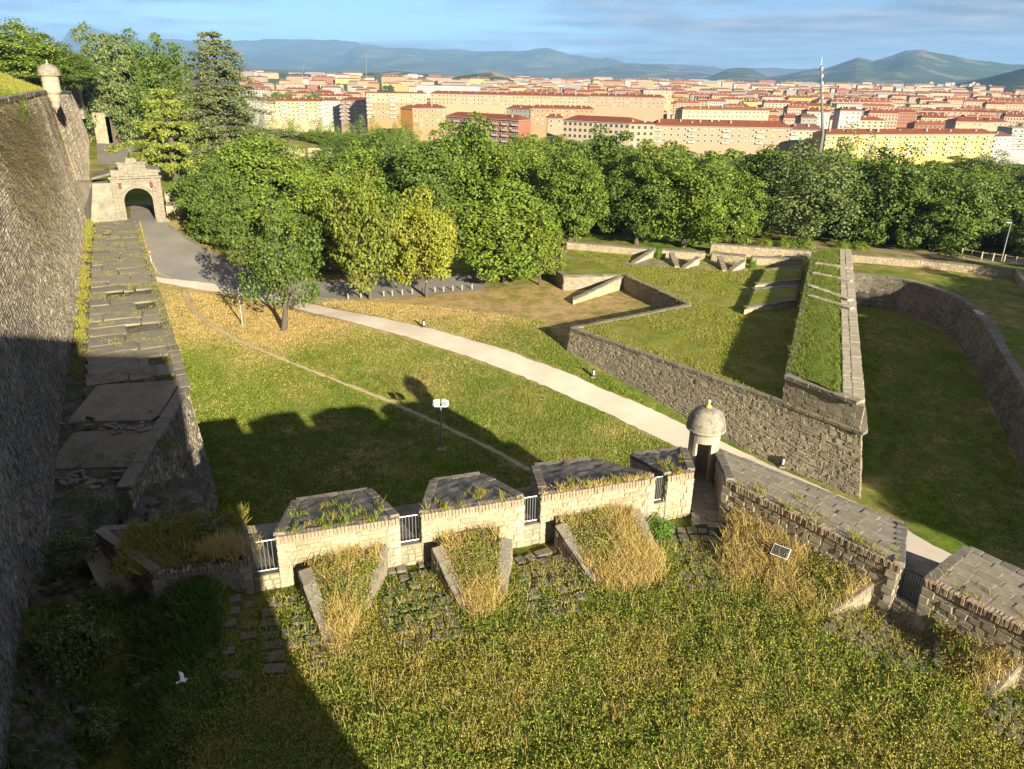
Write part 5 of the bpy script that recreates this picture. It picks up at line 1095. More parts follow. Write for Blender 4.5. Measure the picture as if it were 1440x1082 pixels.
def plant_tree(name, label, kind, leafk, xyz, h, r, group=None, cat='tree', rz=None, tilt=0):
    cm, tm, H, Rr = TM[kind]; root = empty(name, xyz, label, cat, group); root.rotation_euler = (0, tilt, rng.uniform(0, 6.28) if rz is None else rz); root.scale = (r / Rr, r / Rr, h / H)
    for nm, me_, mt in (('trunk', tm, MT['bark']), ('crown', cm, LEAF[leafk])):
        o = bpy.data.objects.new(nm, me_); col.objects.link(o); o.parent = root
        if len(me_.materials) == 0: me_.materials.append(mt)
        o.material_slots[0].link = 'OBJECT'; o.material_slots[0].material = mt
    return root
def tree_px(name, label, kind, leafk, cx, topy, D, wpx, group=None, zb=None, base_px=None, rz=None, dz=0.0):
    if base_px is not None: b = on_ground(*base_px)
    else:
        q = atd(cx, topy, D); b = np.array([q[0], q[1], float(G(q[0], q[1])) if zb is None else zb])
    tp = atd(cx, topy, b[1]); sl = np.linalg.norm(tp - CAMP); r = wpx / 2 * sl / FPX * .98
    return plant_tree(name, label, kind, leafk, (b[0], b[1], b[2] - .05 + dz), max(2., tp[2] - b[2]), r, group, rz=rz)
# foreground row
tree_px('lone_tree', 'leaning dark green tree on dry grass by the path, slim pole beside it', 'lean', 'dark', 415, 292, 0, 128, base_px=(398, 464), rz=0.15)
tree_px('broadleaf_tree', 'big dark green tree right of the gate, branches over the road', 'd1', 'mid', 352, 178, 112, 150)
tree_px('broadleaf_tree', 'dark tree hanging over the right road edge, shading the asphalt', 'd3', 'dark', 315, 222, 0, 96, base_px=(310, 345))
tree_px('broadleaf_tree', 'yellow-green tree between the leaning tree and the browning chestnut', 'd2', 'light', 455, 245, 98, 125)
tree_px('chestnut_tree', 'browning chestnut with a slender trunk on the lane edge', 'c0', 'turning', 533, 255, 0, 118, base_px=(521, 421))
tree_px('chestnut_tree', 'brightest yellow chestnut, trunk standing on the lane edge', 'c0', 'autumn', 612, 276, 0, 108, base_px=(600, 418), rz=2.0)
tree_px('broadleaf_tree', 'broad tree with foliage down to the ground, left of the outwork', 'low', 'light', 712, 248, 95, 175)
tree_px('shrub_tree', 'low rusty-edged tree beside the outwork corner', 'c0', 'turning', 762, 300, 94, 70)
# second and third rows
row2 = [(300, 235, 118, 90, 'd3', 'mid'), (505, 196, 128, 115, 'd0', 'mid'), (588, 190, 126, 120, 'd4', 'dark'), (655, 170, 132, 130, 'd2', 'mid'), (735, 196, 128, 110, 'willow', 'light'), (808, 205, 122, 105, 'd1', 'mid'), (850, 183, 138, 120, 'd3', 'dark'), (905, 208, 126, 100, 'd0', 'dark'), (975, 206, 124, 125, 'd4', 'mid'), (1043, 243, 126, 80, 'd2', 'mid'), (1085, 197, 136, 105, 'd1', 'dark'), (1148, 203, 126, 125, 'willow', 'grey'), (1185, 212, 133, 90, 'd3', 'dark'), (1252, 205, 122, 120, 'd0', 'dark'), (1335, 238, 119, 110, 'd2', 'dark'), (1292, 232, 126, 90, 'd4', 'dark'), (1395, 244, 122, 105, 'd1', 'dark'), (1445, 255, 121, 95, 'd3', 'dark'), (420, 215, 132, 110, 'd4', 'mid')]
LB = ['tree at the left of the wood, just behind the road', 'leafy tree behind the yellow-green tree', 'dark tree behind the browning chestnut', 'tallest tree in front of the red balcony building', 'pale drooping tree left of centre', 'tree above the left end of the far low wall', 'dark tall tree in front of the red-roofed office block', 'dark tree behind the first far embrasure', 'full round tree above the far embrasures', 'small tree at the edge of the wood above the sandy walk', 'dark tree left of the grey-green one', 'grey-green tree with pale limbs below the tall mast', 'dark tree just right of the grey-green one', 'large dark tree with a bare trunk, right of the mast', 'lighter tree lit on its left, right part of the wood', 'dark tree between the two big right-hand trees', 'tree just left of the street lamp', 'tree at the right edge of the wood', 'tree behind the big tree right of the gate']
for (cx, ty, D, w, k, l), lab in zip(row2, LB): tree_px('broadleaf_tree', lab, k, l, cx, ty, D * (.97 if cx > 1180 else .93 if cx > 780 else .95), w * 1.1, 'trees of the wood beyond the moat')
rs = np.random.default_rng(77)
DL = {}
def deep_label(cx, D, yy):
    z = next(t for x_, t in ((540, 'above the yellow-green tree'), (600, 'below the orange corner block'), (670, 'below the red balcony block'), (740, 'right of the red balcony block'), (800, 'left of the office block'), (860, 'below the office block roof'), (930, 'below the office block stair tower'), (1000, 'under the left end of the long pink block'), (1070, 'under the middle of the long pink block'), (1130, 'left of the tall mast'), (1190, 'at the foot of the tall mast'), (1260, 'under the left part of the yellow block'), (1330, 'under the middle of the yellow block'), (1400, 'under the right end of the yellow block'), (9999, 'at the right edge of the wood')) if cx < x_)
    row = 'middle row' if D < 140 else 'second row' if D < 160 else ('third row' if D < 185 else 'rearmost row')
    return f'{row} tree of the wood {z}'
for D, y0, y1, wp in ((150, 204, 215, 95), (172, 192, 212, 90), (196, 190, 208, 80)):
    for cx in np.arange(470 if D < 190 else 520, 1480, 62 if D < 160 else 70):
        if cx < 860: yy = y0 - 2 + rs.uniform(-4, 8)
        else: yy = np.interp(cx, [860, 1000, 1200, 1440], [203, 214, 222, 228]) + rs.uniform(-8, 12)
        tree_px('broadleaf_tree', deep_label(cx, D, yy), f'd{rs.integers(0, 5)}', rs.choice(['dark', 'mid', 'dark', 'mid', 'light']), cx + rs.uniform(-18, 18), yy, D + rs.uniform(-6, 6), wp * rs.uniform(.85, 1.15), 'deeper trees of the wood')
tree_px('poplar_tree', 'tall columnar poplar rising before the yellow apartment block', 'poplar', 'mid', 1199, 168, 185, 34, zb=-4)
tree_px('poplar_tree', 'shorter slim poplar right of the tall one', 'poplar', 'mid', 1229, 182, 188, 18, zb=-4)
tree_px('poplar_tree', 'pale bushy poplar at the far right of the wood', 'willow', 'grey', 1400, 214, 170, 70)
# left: park by the gate
tree_px('cedar_tree', 'tall drooping cedar against the sky, left of the city', 'cedar', 'cedar', 297, 38, 150, 165, zb=6)
tree_px('cedar_tree', 'bright young cedar with flat tiers above the gate', 'cedar2', 'cedar_light', 228, 114, 142, 128, zb=7)
for (cx, ty, D, w, k, l, lab) in ((138, 46, 190, 85, 'd2', 'grey', 'airy tree behind the end of the rampart'), (200, 48, 195, 88, 'd4', 'dark', 'dense dark tree left of the tall cedar'), (88, 66, 170, 75, 'd1', 'dark', 'dark tree right behind the far sentry box'), (12, 28, 140, 110, 'd0', 'mid', 'tree crowning the grassy slope in the upper left corner'), (50, 62, 165, 70, 'd3', 'mid', 'tree left of the far sentry box'), (240, 95, 215, 60, 'd3', 'dark', 'small dark tree between the cedars')):
    q = atd(cx, ty, D); z = float(terre(q[0], q[1])) if cx < 100 else 9.0; z = min(z, q[2] - 6)
    tree_px('broadleaf_tree', lab, k, l, cx, ty, D, w, 'trees behind the rampart', zb=z)
ORD = ['first', 'second', 'third', 'fourth', 'fifth', 'sixth', 'seventh', 'eighth', 'ninth', 'tenth', 'eleventh', 'twelfth', 'thirteenth', 'fourteenth', 'fifteenth', 'sixteenth', 'seventeenth', 'eighteenth']
# belt of light trees before the city, left of centre
for k, cx in enumerate(np.arange(335, 600, 17)):
    tree_px('belt_tree', f'feathery light tree in the belt before the city, {ORD[k]} from the left', 'willow' if k % 3 else 'poplar', ['light', 'mid', 'grey', 'light'][k % 4], cx + rs.uniform(-6, 6), rs.uniform(165, 178), 300 + rs.uniform(-25, 25), 34 if k % 3 else 20, 'belt of light trees before the city', zb=-11)
for k, cx in enumerate(np.arange(330, 560, 26)):
    tree_px('belt_tree', f'rounded tree in the nearer light line above the ruined wall, {ORD[k]} from the left', f'd{k % 5}', ['mid', 'light', 'mid'][k % 3], cx + rs.uniform(-6, 6), rs.uniform(182, 190), 230 + rs.uniform(-12, 12), 46, 'nearer light trees before the city')
# shrubs
def shrub(name, label, c, r, h, leafk, group=None, k=0):
    root = empty(name, c, label, 'shrub', group); root.rotation_euler = (0, 0, rng.uniform(0, 6)); root.scale = (r, r, h)
    o = bpy.data.objects.new('foliage', BUSH[k % 3]); col.objects.link(o); o.parent = root
    if len(BUSH[k % 3].materials) == 0: BUSH[k % 3].materials.append(LEAF[leafk])
    o.material_slots[0].link = 'OBJECT'; o.material_slots[0].material = LEAF[leafk]; return root
for k, (px, py, z, r, h, lab) in enumerate(((108, 800, 9.2, 1.15, 1.4, 'upper grey-green bush clinging to the foot of the dark rampart'), (105, 930, 9.4, 1.35, 1.7, 'largest bush at the foot of the rampart, lower left'), (150, 870, 9.0, .8, .8, 'small bush right of the largest one'), (140, 1030, 9.2, .95, 1.0, 'bush in the lower left corner below the others'))):
    p = at(px, py, z); p[2] = max(float(skirt(p[0], p[1])), float(Zp(p[0], p[1]))) - .1; shrub('bush', lab, p, r, h, 'bush', 'bushes at the foot of the rampart', k)
p = gp(GWID + 2.4, 2.2, 4.2); shrub('hedge', 'bright green hedge above the retaining wall right of the gate', p, 2.0, 1.5, 'bright')
p = at(925, 745, PZ); shrub('bush', 'fresh green leafy plant by the short merlon', (p[0], p[1] - .2, PZ), .75, .75, 'bright', None, 1)
for k_, (px_, py_, z_, r_b, h_b, lab_) in enumerate(((250, 765, 11.0, .9, .55, 'spreading bush at the left end of the low parapet top'), (190, 800, 9.6, 1.0, 1.0, 'dark bush filling the corner between ledge and low parapet'), (205, 860, 9.3, 1.2, .8, 'low dark bush in the hollow below the parapet end'), (230, 950, 9.2, 1.3, .7, 'wide dark bush in the shaded hollow near the bird'))):
    p = at(px_, py_, z_); shrub('bush', lab_, (p[0], p[1], z_ - .15), r_b, h_b, 'bush', 'dark bushes in the shaded hollow', k_)
p = at(300, 748, 11.2); shrub('bush', 'dark bush on top of the low parapet end', (p[0], p[1], 11.15), 1.1, .55, 'bush', None, 2)
for k, (px, py, lab) in enumerate(((1160, 352, 'shrub behind the raised parapet by the boundary wall'), (1005, 352, 'green shrub in the far embrasure gap'), (926, 352, 'green shrub in the first far embrasure'), (1058, 366, 'tall weed in the third far embrasure'))):
    p = at(px, py + 12, RZ); shrub('shrub', lab, p, .9 if k == 0 else .55, 1.3, 'bright' if k else 'mid', None, k)
for k, px in enumerate((1040, 1075, 1105, 1130, 1185, 1210)):
    p = at(px, 341 + (px - 1000) * .04, CZ + .3); shrub('shrub', f'low green shrub along the wood edge, {ORD[k]} from the left', p, rs.uniform(1.0, 1.7), rs.uniform(.9, 1.4), 'light', 'low shrubs at the wood edge', k)
p = wtop(24); p2 = atd(28, 165, 70)
shrub('bush', 'feathery sprig on the rampart face, upper left', (p2[0], p2[1], p2[2] - .2), .55, .7, 'bright', None, 0)
shrub('bush', 'rounded green bush on the slope at the left edge', (*atd(5, 135, 72)[:2], atd(5, 135, 72)[2] - 1.2), 1.6, 1.8, 'mid', None, 1)

for k, (x_, y_, h_) in enumerate(((48, 22, 10), (44, 33, 9.5), (50, 30, 10.5), (48, 40, 9.5), (55, 39, 10.5), (52, 47, 9.5), (59, 47, 10.5), (56.5, 54, 9.5), (63, 54, 10.5), (61, 61, 9.5), (68, 62, 10.5), (66, 69, 9.5), (73, 70, 10.5), (56, 28, 12), (63, 38, 12), (79, 78, 13), (86, 87, 14))):  # unseen row of trees, added outside the frame to cast shade over the moat
    plant_tree('added_shade_tree', f'unseen tree added beyond the right edge to shade the moat, {ORD[k]} from the viewer', f'd{k % 5}', 'dark', (x_, y_, 3.9), h_, 6.2, 'unseen trees added to shade the moat')
# ------------------------------------------------------------------ the city across the valley
BASE = -21.0
def wallmat(name, c): return plain(name, c, .9, var=.1, scale=.15)
WM = {k: wallmat('render_' + k, c) for k, c in {'cream': (.34, .275, .175), 'yellow': (.42, .325, .11), 'orange': (.31, .195, .105), 'salmon': (.32, .235, .16), 'white': (.36, .35, .32), 'grey': (.23, .225, .21), 'pink': (.33, .25, .185), 'ochre': (.42, .20, .04), 'brick': (.24, .11, .07), 'beige': (.40, .33, .22)}.items()}
def roofmat(name, c):
    m, nt, p, o = mat(name); b = NB(nt); v = b.coord('Object'); t = b.N('ShaderNodeTexWave'); b.L(v, t.inputs[0]); t.inputs['Scale'].default_value = 2.0; t.inputs['Distortion'].default_value = 1.0
    cc = b.mix(b.noise(v, .35, 5, .7), tuple(x * .65 for x in c), tuple(min(1, x * 1.3) for x in c)); cc = b.mix(.25, cc, b.mix(t.outputs[0], tuple(x * .5 for x in c), c)); nt.links.new(cc, p.inputs['Base Color']); return m
RM = {'red': roofmat('red_tile_roof', (.19, .058, .028)), 'brown': roofmat('brown_tile_roof', (.16, .07, .045)), 'orange': roofmat('orange_tile_roof', (.24, .09, .042)), 'grey': roofmat('grey_roof', (.28, .27, .26))}
MT['pane'] = plain('window_glass', (.045, .055, .065), .25, spec=.5, var=.4, scale=.2); MT['wframe'] = plain('window_frame', (.55, .53, .5), .7); MT['shutter'] = plain('rolled_shutter', (.50, .45, .36), .8)
def window_mesh(kind):
    mb = MB()
    if kind == 0: mb.box((0, -.03, 0), (1.35, .06, 1.45), 0, 0).box((0, -.064, .0), (1.12, .012, 1.22), 0, 1)
    elif kind == 1: mb.box((0, -.03, 0), (1.35, .06, 1.45), 0, 0).box((0, -.064, -.3), (1.12, .012, .6), 0, 1).box((0, -.066, .33), (1.12, .016, .6), 0, 2)
    else: mb.box((0, -.03, 0), (1.9, .06, 1.9), 0, 0).box((0, -.064, 0), (1.7, .012, 1.7), 0, 1)
    me = mb.mesh('window'); [me.materials.append(MT[k]) for k in ('wframe', 'pane', 'shutter')]; return me
WINM = [window_mesh(k) for k in range(3)]
CHM = MB().box((0, 0, .7), (.9, .7, 1.6)).box((0, 0, 1.55), (1.1, .9, .16)).mesh('chimney'); CHM.materials.append(WM['salmon'])
BALM = MB().box((0, -.55, 0), (4.2, 1.1, .16)).box((0, -1.06, .5), (4.2, .07, .95)).mesh('balcony'); BALM.materials.append(WM['white'])
def child(nm, me_, parent, loc, rz=0., sc_=(1, 1, 1), mt=None):
    o = bpy.data.objects.new(nm, me_); col.objects.link(o); o.parent = parent; o.location = loc; o.rotation_euler = (0, 0, rz); o.scale = sc_
    if mt is not None: o.material_slots[0].link = 'OBJECT'; o.material_slots[0].material = mt
    return o
def building(label, x0, x1, y0, y1, D0, D1, wall='cream', roof='red', depth=13., floors=4, fh=3.0, colw=3.4, roof_h=2.4, flat=False, balc=0, wk=0, side=None, chim=5, band=None, name='apartment_block', skip=0, top_wall=None):
    A = atd(x0, y0, D0); B = atd(x1, y1, D1); ez = float((A[2] + B[2]) / 2); ax = (B - A)[:2]; L = float(np.linalg.norm(ax)); ax = ax / L; ay = np.array([-ax[1], ax[0]]); rz = math.atan2(ax[1], ax[0])
    root = empty(name, (A[0], A[1], BASE), label, 'building'); root.rotation_euler = (0, 0, rz); h = ez - BASE
    loc = lambda nm, mb, mt: link(nm, mb.mesh(nm), mt, root, world=False)
    loc('wall', MB().box((L / 2, depth / 2, h / 2), (L, depth, h)), WM[wall])
    if top_wall: loc('upper_wall', MB().box((L / 2, depth / 2 - .0, h - 3.2), (L + .1, depth + .1, 6.4)), WM[top_wall])
    if flat: loc('roof', MB().box((L / 2, depth / 2, h + .25), (L + .5, depth + .5, .5)), RM[roof])
    else:
        e = .7; loc('roof', MB().add([(-e, -e, h), (L + e, -e, h), (L + e, depth + e, h), (-e, depth + e, h), (min(4, L * .2), depth / 2, h + roof_h), (L - min(4, L * .2), depth / 2, h + roof_h)], [(0, 1, 5, 4), (2, 3, 4, 5), (1, 2, 5), (3, 0, 4), (3, 2, 1, 0)]), RM[roof])
        loc('eaves', MB().box((L / 2, depth / 2, h - .06), (L + 1.5, depth + 1.5, .22)), WM['white'])
    nc = max(1, int(L / colw)); 
    for f in range(floors):
        z = h - 1.7 - f * fh
        for c in range(nc):
            if skip and (c % skip == skip - 1): continue
            child('window', WINM[wk if rng.random() < .7 or wk == 2 else 1], root, (L * (c + .5) / nc, 0, z))
        if balc:
            for c in range(0, nc, balc): child('balcony', BALM, root, (L * (c + .5) / nc, 0, z - 1.1))
    if side:   # visible end wall
        for f in range(floors):
            for c in range(2): child('window', WINM[0], root, (0 if side == 'l' else L, depth * (c + .8) / 2.6, h - 1.7 - f * fh), -math.pi / 2 if side == 'l' else math.pi / 2)
    if band: loc('string_course', MB().box((L / 2, -.04, h - fh * band), (L, .14, .5)), WM['white'])
    for k in range(chim): child('chimney', CHM, root, (L * (k + .5 + rng.uniform(-.25, .25)) / max(1, chim), depth * rng.uniform(.2, .5), h + roof_h * rng.uniform(.25, .6)), rng.uniform(-.1, .1), (1, 1, rng.uniform(.7, 1.2)), WM[rng.choice(['salmon', 'white', 'cream'])])
    return root
building('grey end block of the long cream apartment row, far left', 347, 370, 141, 141, 640, 640, 'grey', 'red', 14, 4, 2.9, chim=2)
building('long cream apartment row with a red roof, left of the city', 370, 452, 142, 143, 640, 650, 'cream', 'red', 13, 5, 2.9, 3.2, balc=4, chim=9)
building('white balconied block beside the cream row', 452, 478, 142, 142, 655, 660, 'white', 'brown', 13, 5, 2.9, 3.4, balc=1, chim=3)
building('narrow orange and grey block with dark strip windows', 478, 515, 142, 141, 640, 630, 'salmon', 'red', 13, 5, 2.9, 3.4, balc=2, chim=3)
building('tall two-tone block, cream above and orange below, left of centre', 515, 600, 132, 131, 600, 610, 'orange', 'red', 15, 6, 2.9, 3.3, flat=True, balc=5, chim=0, top_wall='cream', roof_h=.5)
building('orange corner block with a deep ochre gable', 580, 628, 153, 152, 540, 548, 'orange', 'red', 12, 4, 3.0, 3.6, chim=4)
building('ochre gable end left of the orange corner block', 563, 580, 152, 153, 548, 540, 'ochre', 'orange', 10, 0, chim=0, roof_h=2.0)
building('brick block with red and white balconies above the trees', 627, 729, 163, 170, 470, 440, 'brick', 'red', 12, 4, 3.0, 3.4, balc=2, chim=5)
building('very long cream terrace across the centre of the city', 605, 826, 131, 137, 760, 740, 'cream', 'red', 14, 3, 3.2, 3.6, chim=22)
building('orange continuation of the long cream terrace', 826, 935, 135, 138, 760, 750, 'salmon', 'red', 14, 3, 3.2, 3.8, chim=10)
building('grey and orange block behind the brick balconies', 712, 748, 153, 154, 610, 600, 'grey', 'red', 12, 4, 3.0, 3.2, chim=3)
building('orange block with a long chimneyed roof, centre', 746, 836, 154, 153, 600, 600, 'orange', 'red', 13, 4, 3.0, 3.4, chim=12)
building('small salmon gabled house between the larger blocks', 770, 792, 167, 166, 520, 520, 'salmon', 'red', 10, 2, 3.0, 3.5, chim=1)
building('beige office block with a wide red roof, centre', 792, 886, 168, 175, 470, 450, 'beige', 'red', 22, 3, 3.3, 3.0, wk=2, chim=0, roof_h=2.6)
building('cream end of the office block with a grey stair tower', 886, 921, 174, 176, 450, 450, 'cream', 'red', 20, 4, 3.3, 3.4, wk=2, chim=2, flat=True, roof_h=.5)
building('long pink and orange block with a deep red roof, right of centre', 921, 1113, 177, 180, 470, 470, 'salmon', 'red', 16, 3, 3.2, 3.8, balc=5, chim=13, roof_h=3.4)
building('beige block between the long pink one and the tall mast', 1113, 1160, 182, 184, 470, 470, 'beige', 'brown', 14, 3, 3.1, 3.5, balc=3, chim=3, roof_h=3.0)
building('long bright yellow apartment block above the wood, right', 1162, 1399, 188, 190, 440, 470, 'yellow', 'red', 12, 4, 2.9, 3.3, balc=4, chim=14, roof_h=2.6)
building('white end block right of the yellow one', 1399, 1424, 192, 192, 470, 475, 'white', 'brown', 12, 3, 2.9, 3.4, balc=1, chim=1)
building('modern white block with terraces at the right edge', 1424, 1462, 182, 181, 500, 500, 'white', 'grey', 16, 4, 3.0, 3.4, balc=1, chim=0, flat=True, roof_h=.5, wk=2)
building('white apartment house left of the mast, behind the pink block', 1135, 1168, 158, 157, 590, 590, 'white', 'red', 12, 3, 3.0, 3.2, chim=3)
building('white apartment house right of the mast', 1182, 1212, 156, 156, 600, 600, 'white', 'red', 12, 3, 3.0, 3.2, chim=3)
building('dark slate-fronted block behind the mast', 1127, 1150, 166, 166, 560, 560, 'grey', 'brown', 12, 2, 3.0, 3.2, chim=1)
building('cream apartment row left in the middle distance, right half of the city', 960, 1082, 156, 154, 620, 630, 'beige', 'orange', 13, 3, 3.0, 3.4, chim=12)
building('yellow-fronted house at the right, below the brown terraces', 1345, 1390, 171, 172, 540, 540, 'cream', 'red', 13, 2, 3.0, 3.4, chim=2)
building('salmon house at the right edge beside the yellow-fronted one', 1390, 1418, 172, 172, 540, 545, 'salmon', 'red', 13, 2, 3.0, 3.4, chim=2)
building('cream slab with rows of windows right of the long terrace', 905, 945, 128, 128, 820, 820, 'cream', 'grey', 14, 4, 3.0, 3.4, chim=0, flat=True, roof_h=.5)
building('white industrial hall with a long flat front, left of centre', 595, 674, 121, 122, 1150, 1150, 'white', 'grey', 40, 2, 4.0, 6.0, chim=0, flat=True, roof_h=.5)
# far rows: small blocks that share a few meshes
def far_mesh(k):
    r_ = np.random.default_rng(300 + k); L, d, h = 30., 12., 15.; mb = MB().box((0, d / 2, h / 2), (L, d, h), 0, 0)
    if k % 4 == 3: mb.box((0, d / 2, h + .3), (L + .4, d + .4, .6), 0, 1)
    else: mb.add([(-L / 2 - .6, -.6, h), (L / 2 + .6, -.6, h), (L / 2 + .6, d + .6, h), (-L / 2 - .6, d + .6, h), (-L / 2 + 4, d / 2, h + 3), (L / 2 - 4, d / 2, h + 3)], [(0, 1, 5, 4), (2, 3, 4, 5), (1, 2, 5), (3, 0, 4), (3, 2, 1, 0)], 1)
    for c in range(5): mb.box((-L / 2 + L * (c + .5 + r_.uniform(-.3, .3)) / 5, d * .4, h + 2.4), (1.6, 1.0, 2.2), 0, 2)
    for f in range(4):
        for c in range(9): mb.box((-L / 2 + L * (c + .5) / 9, -.02, h - 1.9 - f * 3.0), (1.3, .08, 1.4), 0, 3)
    me = mb.mesh('far_block')
    for m_ in (WM['cream'], RM['red'], WM['salmon'], MT['pane']): me.materials.append(m_)
    return me
FM = [far_mesh(k) for k in range(6)]; rc = np.random.default_rng(11); nfar = 0
wl = ['cream', 'cream', 'beige', 'salmon', 'white', 'orange', 'pink', 'brick', 'yellow', 'grey', 'white']
RW = ['one', 'two', 'three', 'four', 'five', 'six', 'seven', 'eight', 'nine', 'ten', 'eleven', 'twelve', 'thirteen', 'fourteen', 'fifteen', 'sixteen', 'seventeen', 'eighteen', 'nineteen', 'twenty', 'more']; far_rest = None
def zone(x):
    return next(t for x_, t in ((430, 'left of the cream row end'), (515, 'above the cream row'), (600, 'above the two-tone block'), (670, 'left of the small white mast'), (740, 'right of the small white mast'), (830, 'above the office block'), (930, 'above the stair tower'), (1010, 'above the pink block, left'), (1090, 'above the pink block, right'), (1155, 'just left of the tall mast'), (1215, 'just right of the tall mast'), (1290, 'above the yellow block, left'), (1370, 'above the yellow block, right'), (9999, 'near the right edge')) if x < x_)
for ri, D in enumerate(list(np.arange(690, 1500, 95)) + list(np.geomspace(1560, 3900, 11))):
    x_lo = 560 if D < 1000 else 345; x = x_lo + rc.uniform(-15, 10); far = D > 1600
    while x < 1470:
        w = rc.uniform(26, 80) if D < 1000 else rc.uniform(16, 48)
        if D > 1500: w *= .75
        if x > 1180: wk_ = ['salmon', 'brick', 'beige', 'cream', 'white', 'pink']
        else: wk_ = wl
        if x < 620 and rc.random() < .45: x += w * 1.4; continue
        q = atd(x + w / 2, 120, D); Lm = w * D / FPX * .96; h = rc.uniform(11, 19) * (1.0 if D < 2500 else 1.3)
        zb = BASE + (40 * float(sstep(2200, 6000, D)) * float(sstep(-.05, -.5, q[0] / D)))
        if D < 760 and (600 < x < 940): x += w; continue
        o = bpy.data.objects.new('town_block', FM[rc.integers(0, 6)]); col.objects.link(o); o.location = (q[0], q[1] + rc.uniform(-20, 20), zb); o.scale = (Lm / 30, 1.0, h / 15); o.rotation_euler = (0, 0, rc.normal(0, .16))
        if h > 16 and rc.random() < .5: o.scale[0] *= .6
        for sl, mt in ((0, WM[rc.choice(wk_)]), (1, RM[rc.choice(['red', 'red', 'orange', 'brown', 'red', 'orange'] if not far else ['red', 'orange', 'brown', 'grey'])])): o.material_slots[sl].link = 'OBJECT'; o.material_slots[sl].material = mt
        wn_, rn_ = o.material_slots[0].material.name.split('_')[1], o.material_slots[1].material.name.split('_')[0]
        if nfar >= 295:
            if far_rest is None: far_rest = []
            far_rest.append(o)
        else: tag(o, f'{wn_} block, {rn_} roof, city row {RW[ri]}, {zone(x + w / 2)}', 'building', 'distant blocks of the city')
        nfar += 1
        x += w * rc.uniform(1.02, 1.35)
if far_rest:
    VV = []; FF = []; MM = []; bs = 0; mts = []
    for o in far_rest:
        Mx = Matrix.LocRotScale(o.location, o.rotation_euler, o.scale); me_ = o.data; n_ = len(me_.vertices); co = np.empty(n_ * 3, np.float32); me_.vertices.foreach_get('co', co); co = co.reshape(-1, 3) @ np.array(Mx.to_3x3()).T + np.array(o.location)
        VV.append(co); sl = [s_.material for s_ in o.material_slots]
        for m_ in sl:
            if m_ not in mts: mts.append(m_)
        for p_ in me_.polygons:
            if sl[p_.material_index] is MT['pane']: continue
            FF.append([v + bs for v in p_.vertices]); MM.append(mts.index(sl[p_.material_index]))
        bs += n_; bpy.data.objects.remove(o)
    me = bpy.data.meshes.new('far_roofs'); me.from_pydata(np.concatenate(VV).tolist(), [], FF); me.polygons.foreach_set('material_index', MM)
    for m_ in mts: me.materials.append(m_)
    me.update(); link('far_city', me, kind='stuff', label='haze-blurred sea of far roofs at the back of the city', cat='buildings')
for k in range(70):
    D = rc.uniform(700, 2600); cx = rc.uniform(340, 1450); q = atd(cx, 120, D)
    plant_tree('town_tree', f'small city tree, {zone(cx)}, ' + ('nearer rows' if D < 1200 else ('middle rows' if D < 1900 else 'far rows')), f'd{rc.integers(0, 5)}', 'dark', (q[0], q[1], BASE), rc.uniform(9, 15), rc.uniform(5, 9), 'trees among the city roofs')
for k in range(26):
    cx = rc.uniform(335, 470); D = rc.uniform(760, 980); q = atd(cx, 120, D)
    plant_tree('town_tree', f'tree in the clump behind the cream row, ' + ('left' if cx < 378 else ('middle' if cx < 425 else 'right')) + (', nearer' if D < 840 else (', deeper' if D < 910 else ', rearmost')), f'd{rc.integers(0, 5)}', 'mid', (q[0], q[1], BASE), rc.uniform(16, 22), rc.uniform(8, 13), 'clump of trees behind the cream row')
# tall lattice mast, leaning a little as in view
mp = atd(1157, 190, 330); mt_ = atd(1154.5, 92, 330); r_ = empty('radio_mast', (mp[0], mp[1], -18), 'tall slender grey mast with small antennas rising over the city', 'mast')
link('shaft', MB().tube([(mp[0], mp[1], -18), mp, mt_], [.75, .65, .28], 10).mesh('shaft'), plain('grey_mast', (.15, .155, .155), .7), r_)
for k in range(5):
    t = .55 + .1 * k; p = mp + (mt_ - mp) * t
    for a in (0, 2.1, 4.2): link('antenna', MB().box((p[0] + .55 * math.cos(a), p[1] + .55 * math.sin(a), p[2]), (.3, .25, 1.1), a).mesh('antenna'), MT['steel'], r_)
link('tip', MB().tube([mt_, mt_ + [0, 0, 3.0]], [.12, .05], 6).mesh('tip'), MT['steel'], r_)
for px, py0, py1, D, lab in ((515, 118, 74, 3200, 'thin white communication mast far away, left of centre'), (673, 124, 106, 1500, 'small white mast by the industrial hall'), (425, 106, 91, 3600, 'slanted white tower far to the left')):
    a, b = atd(px, py0, D), atd(px + (3 if px == 425 else 0), py1, D); r_ = empty('distant_mast', (a[0], a[1], BASE), lab, 'mast'); link('shaft', MB().tube([(a[0], a[1], BASE), a, b], [D / 3200, D / 3600, D / 6000], 6).mesh('shaft'), MT['steel'], r_)
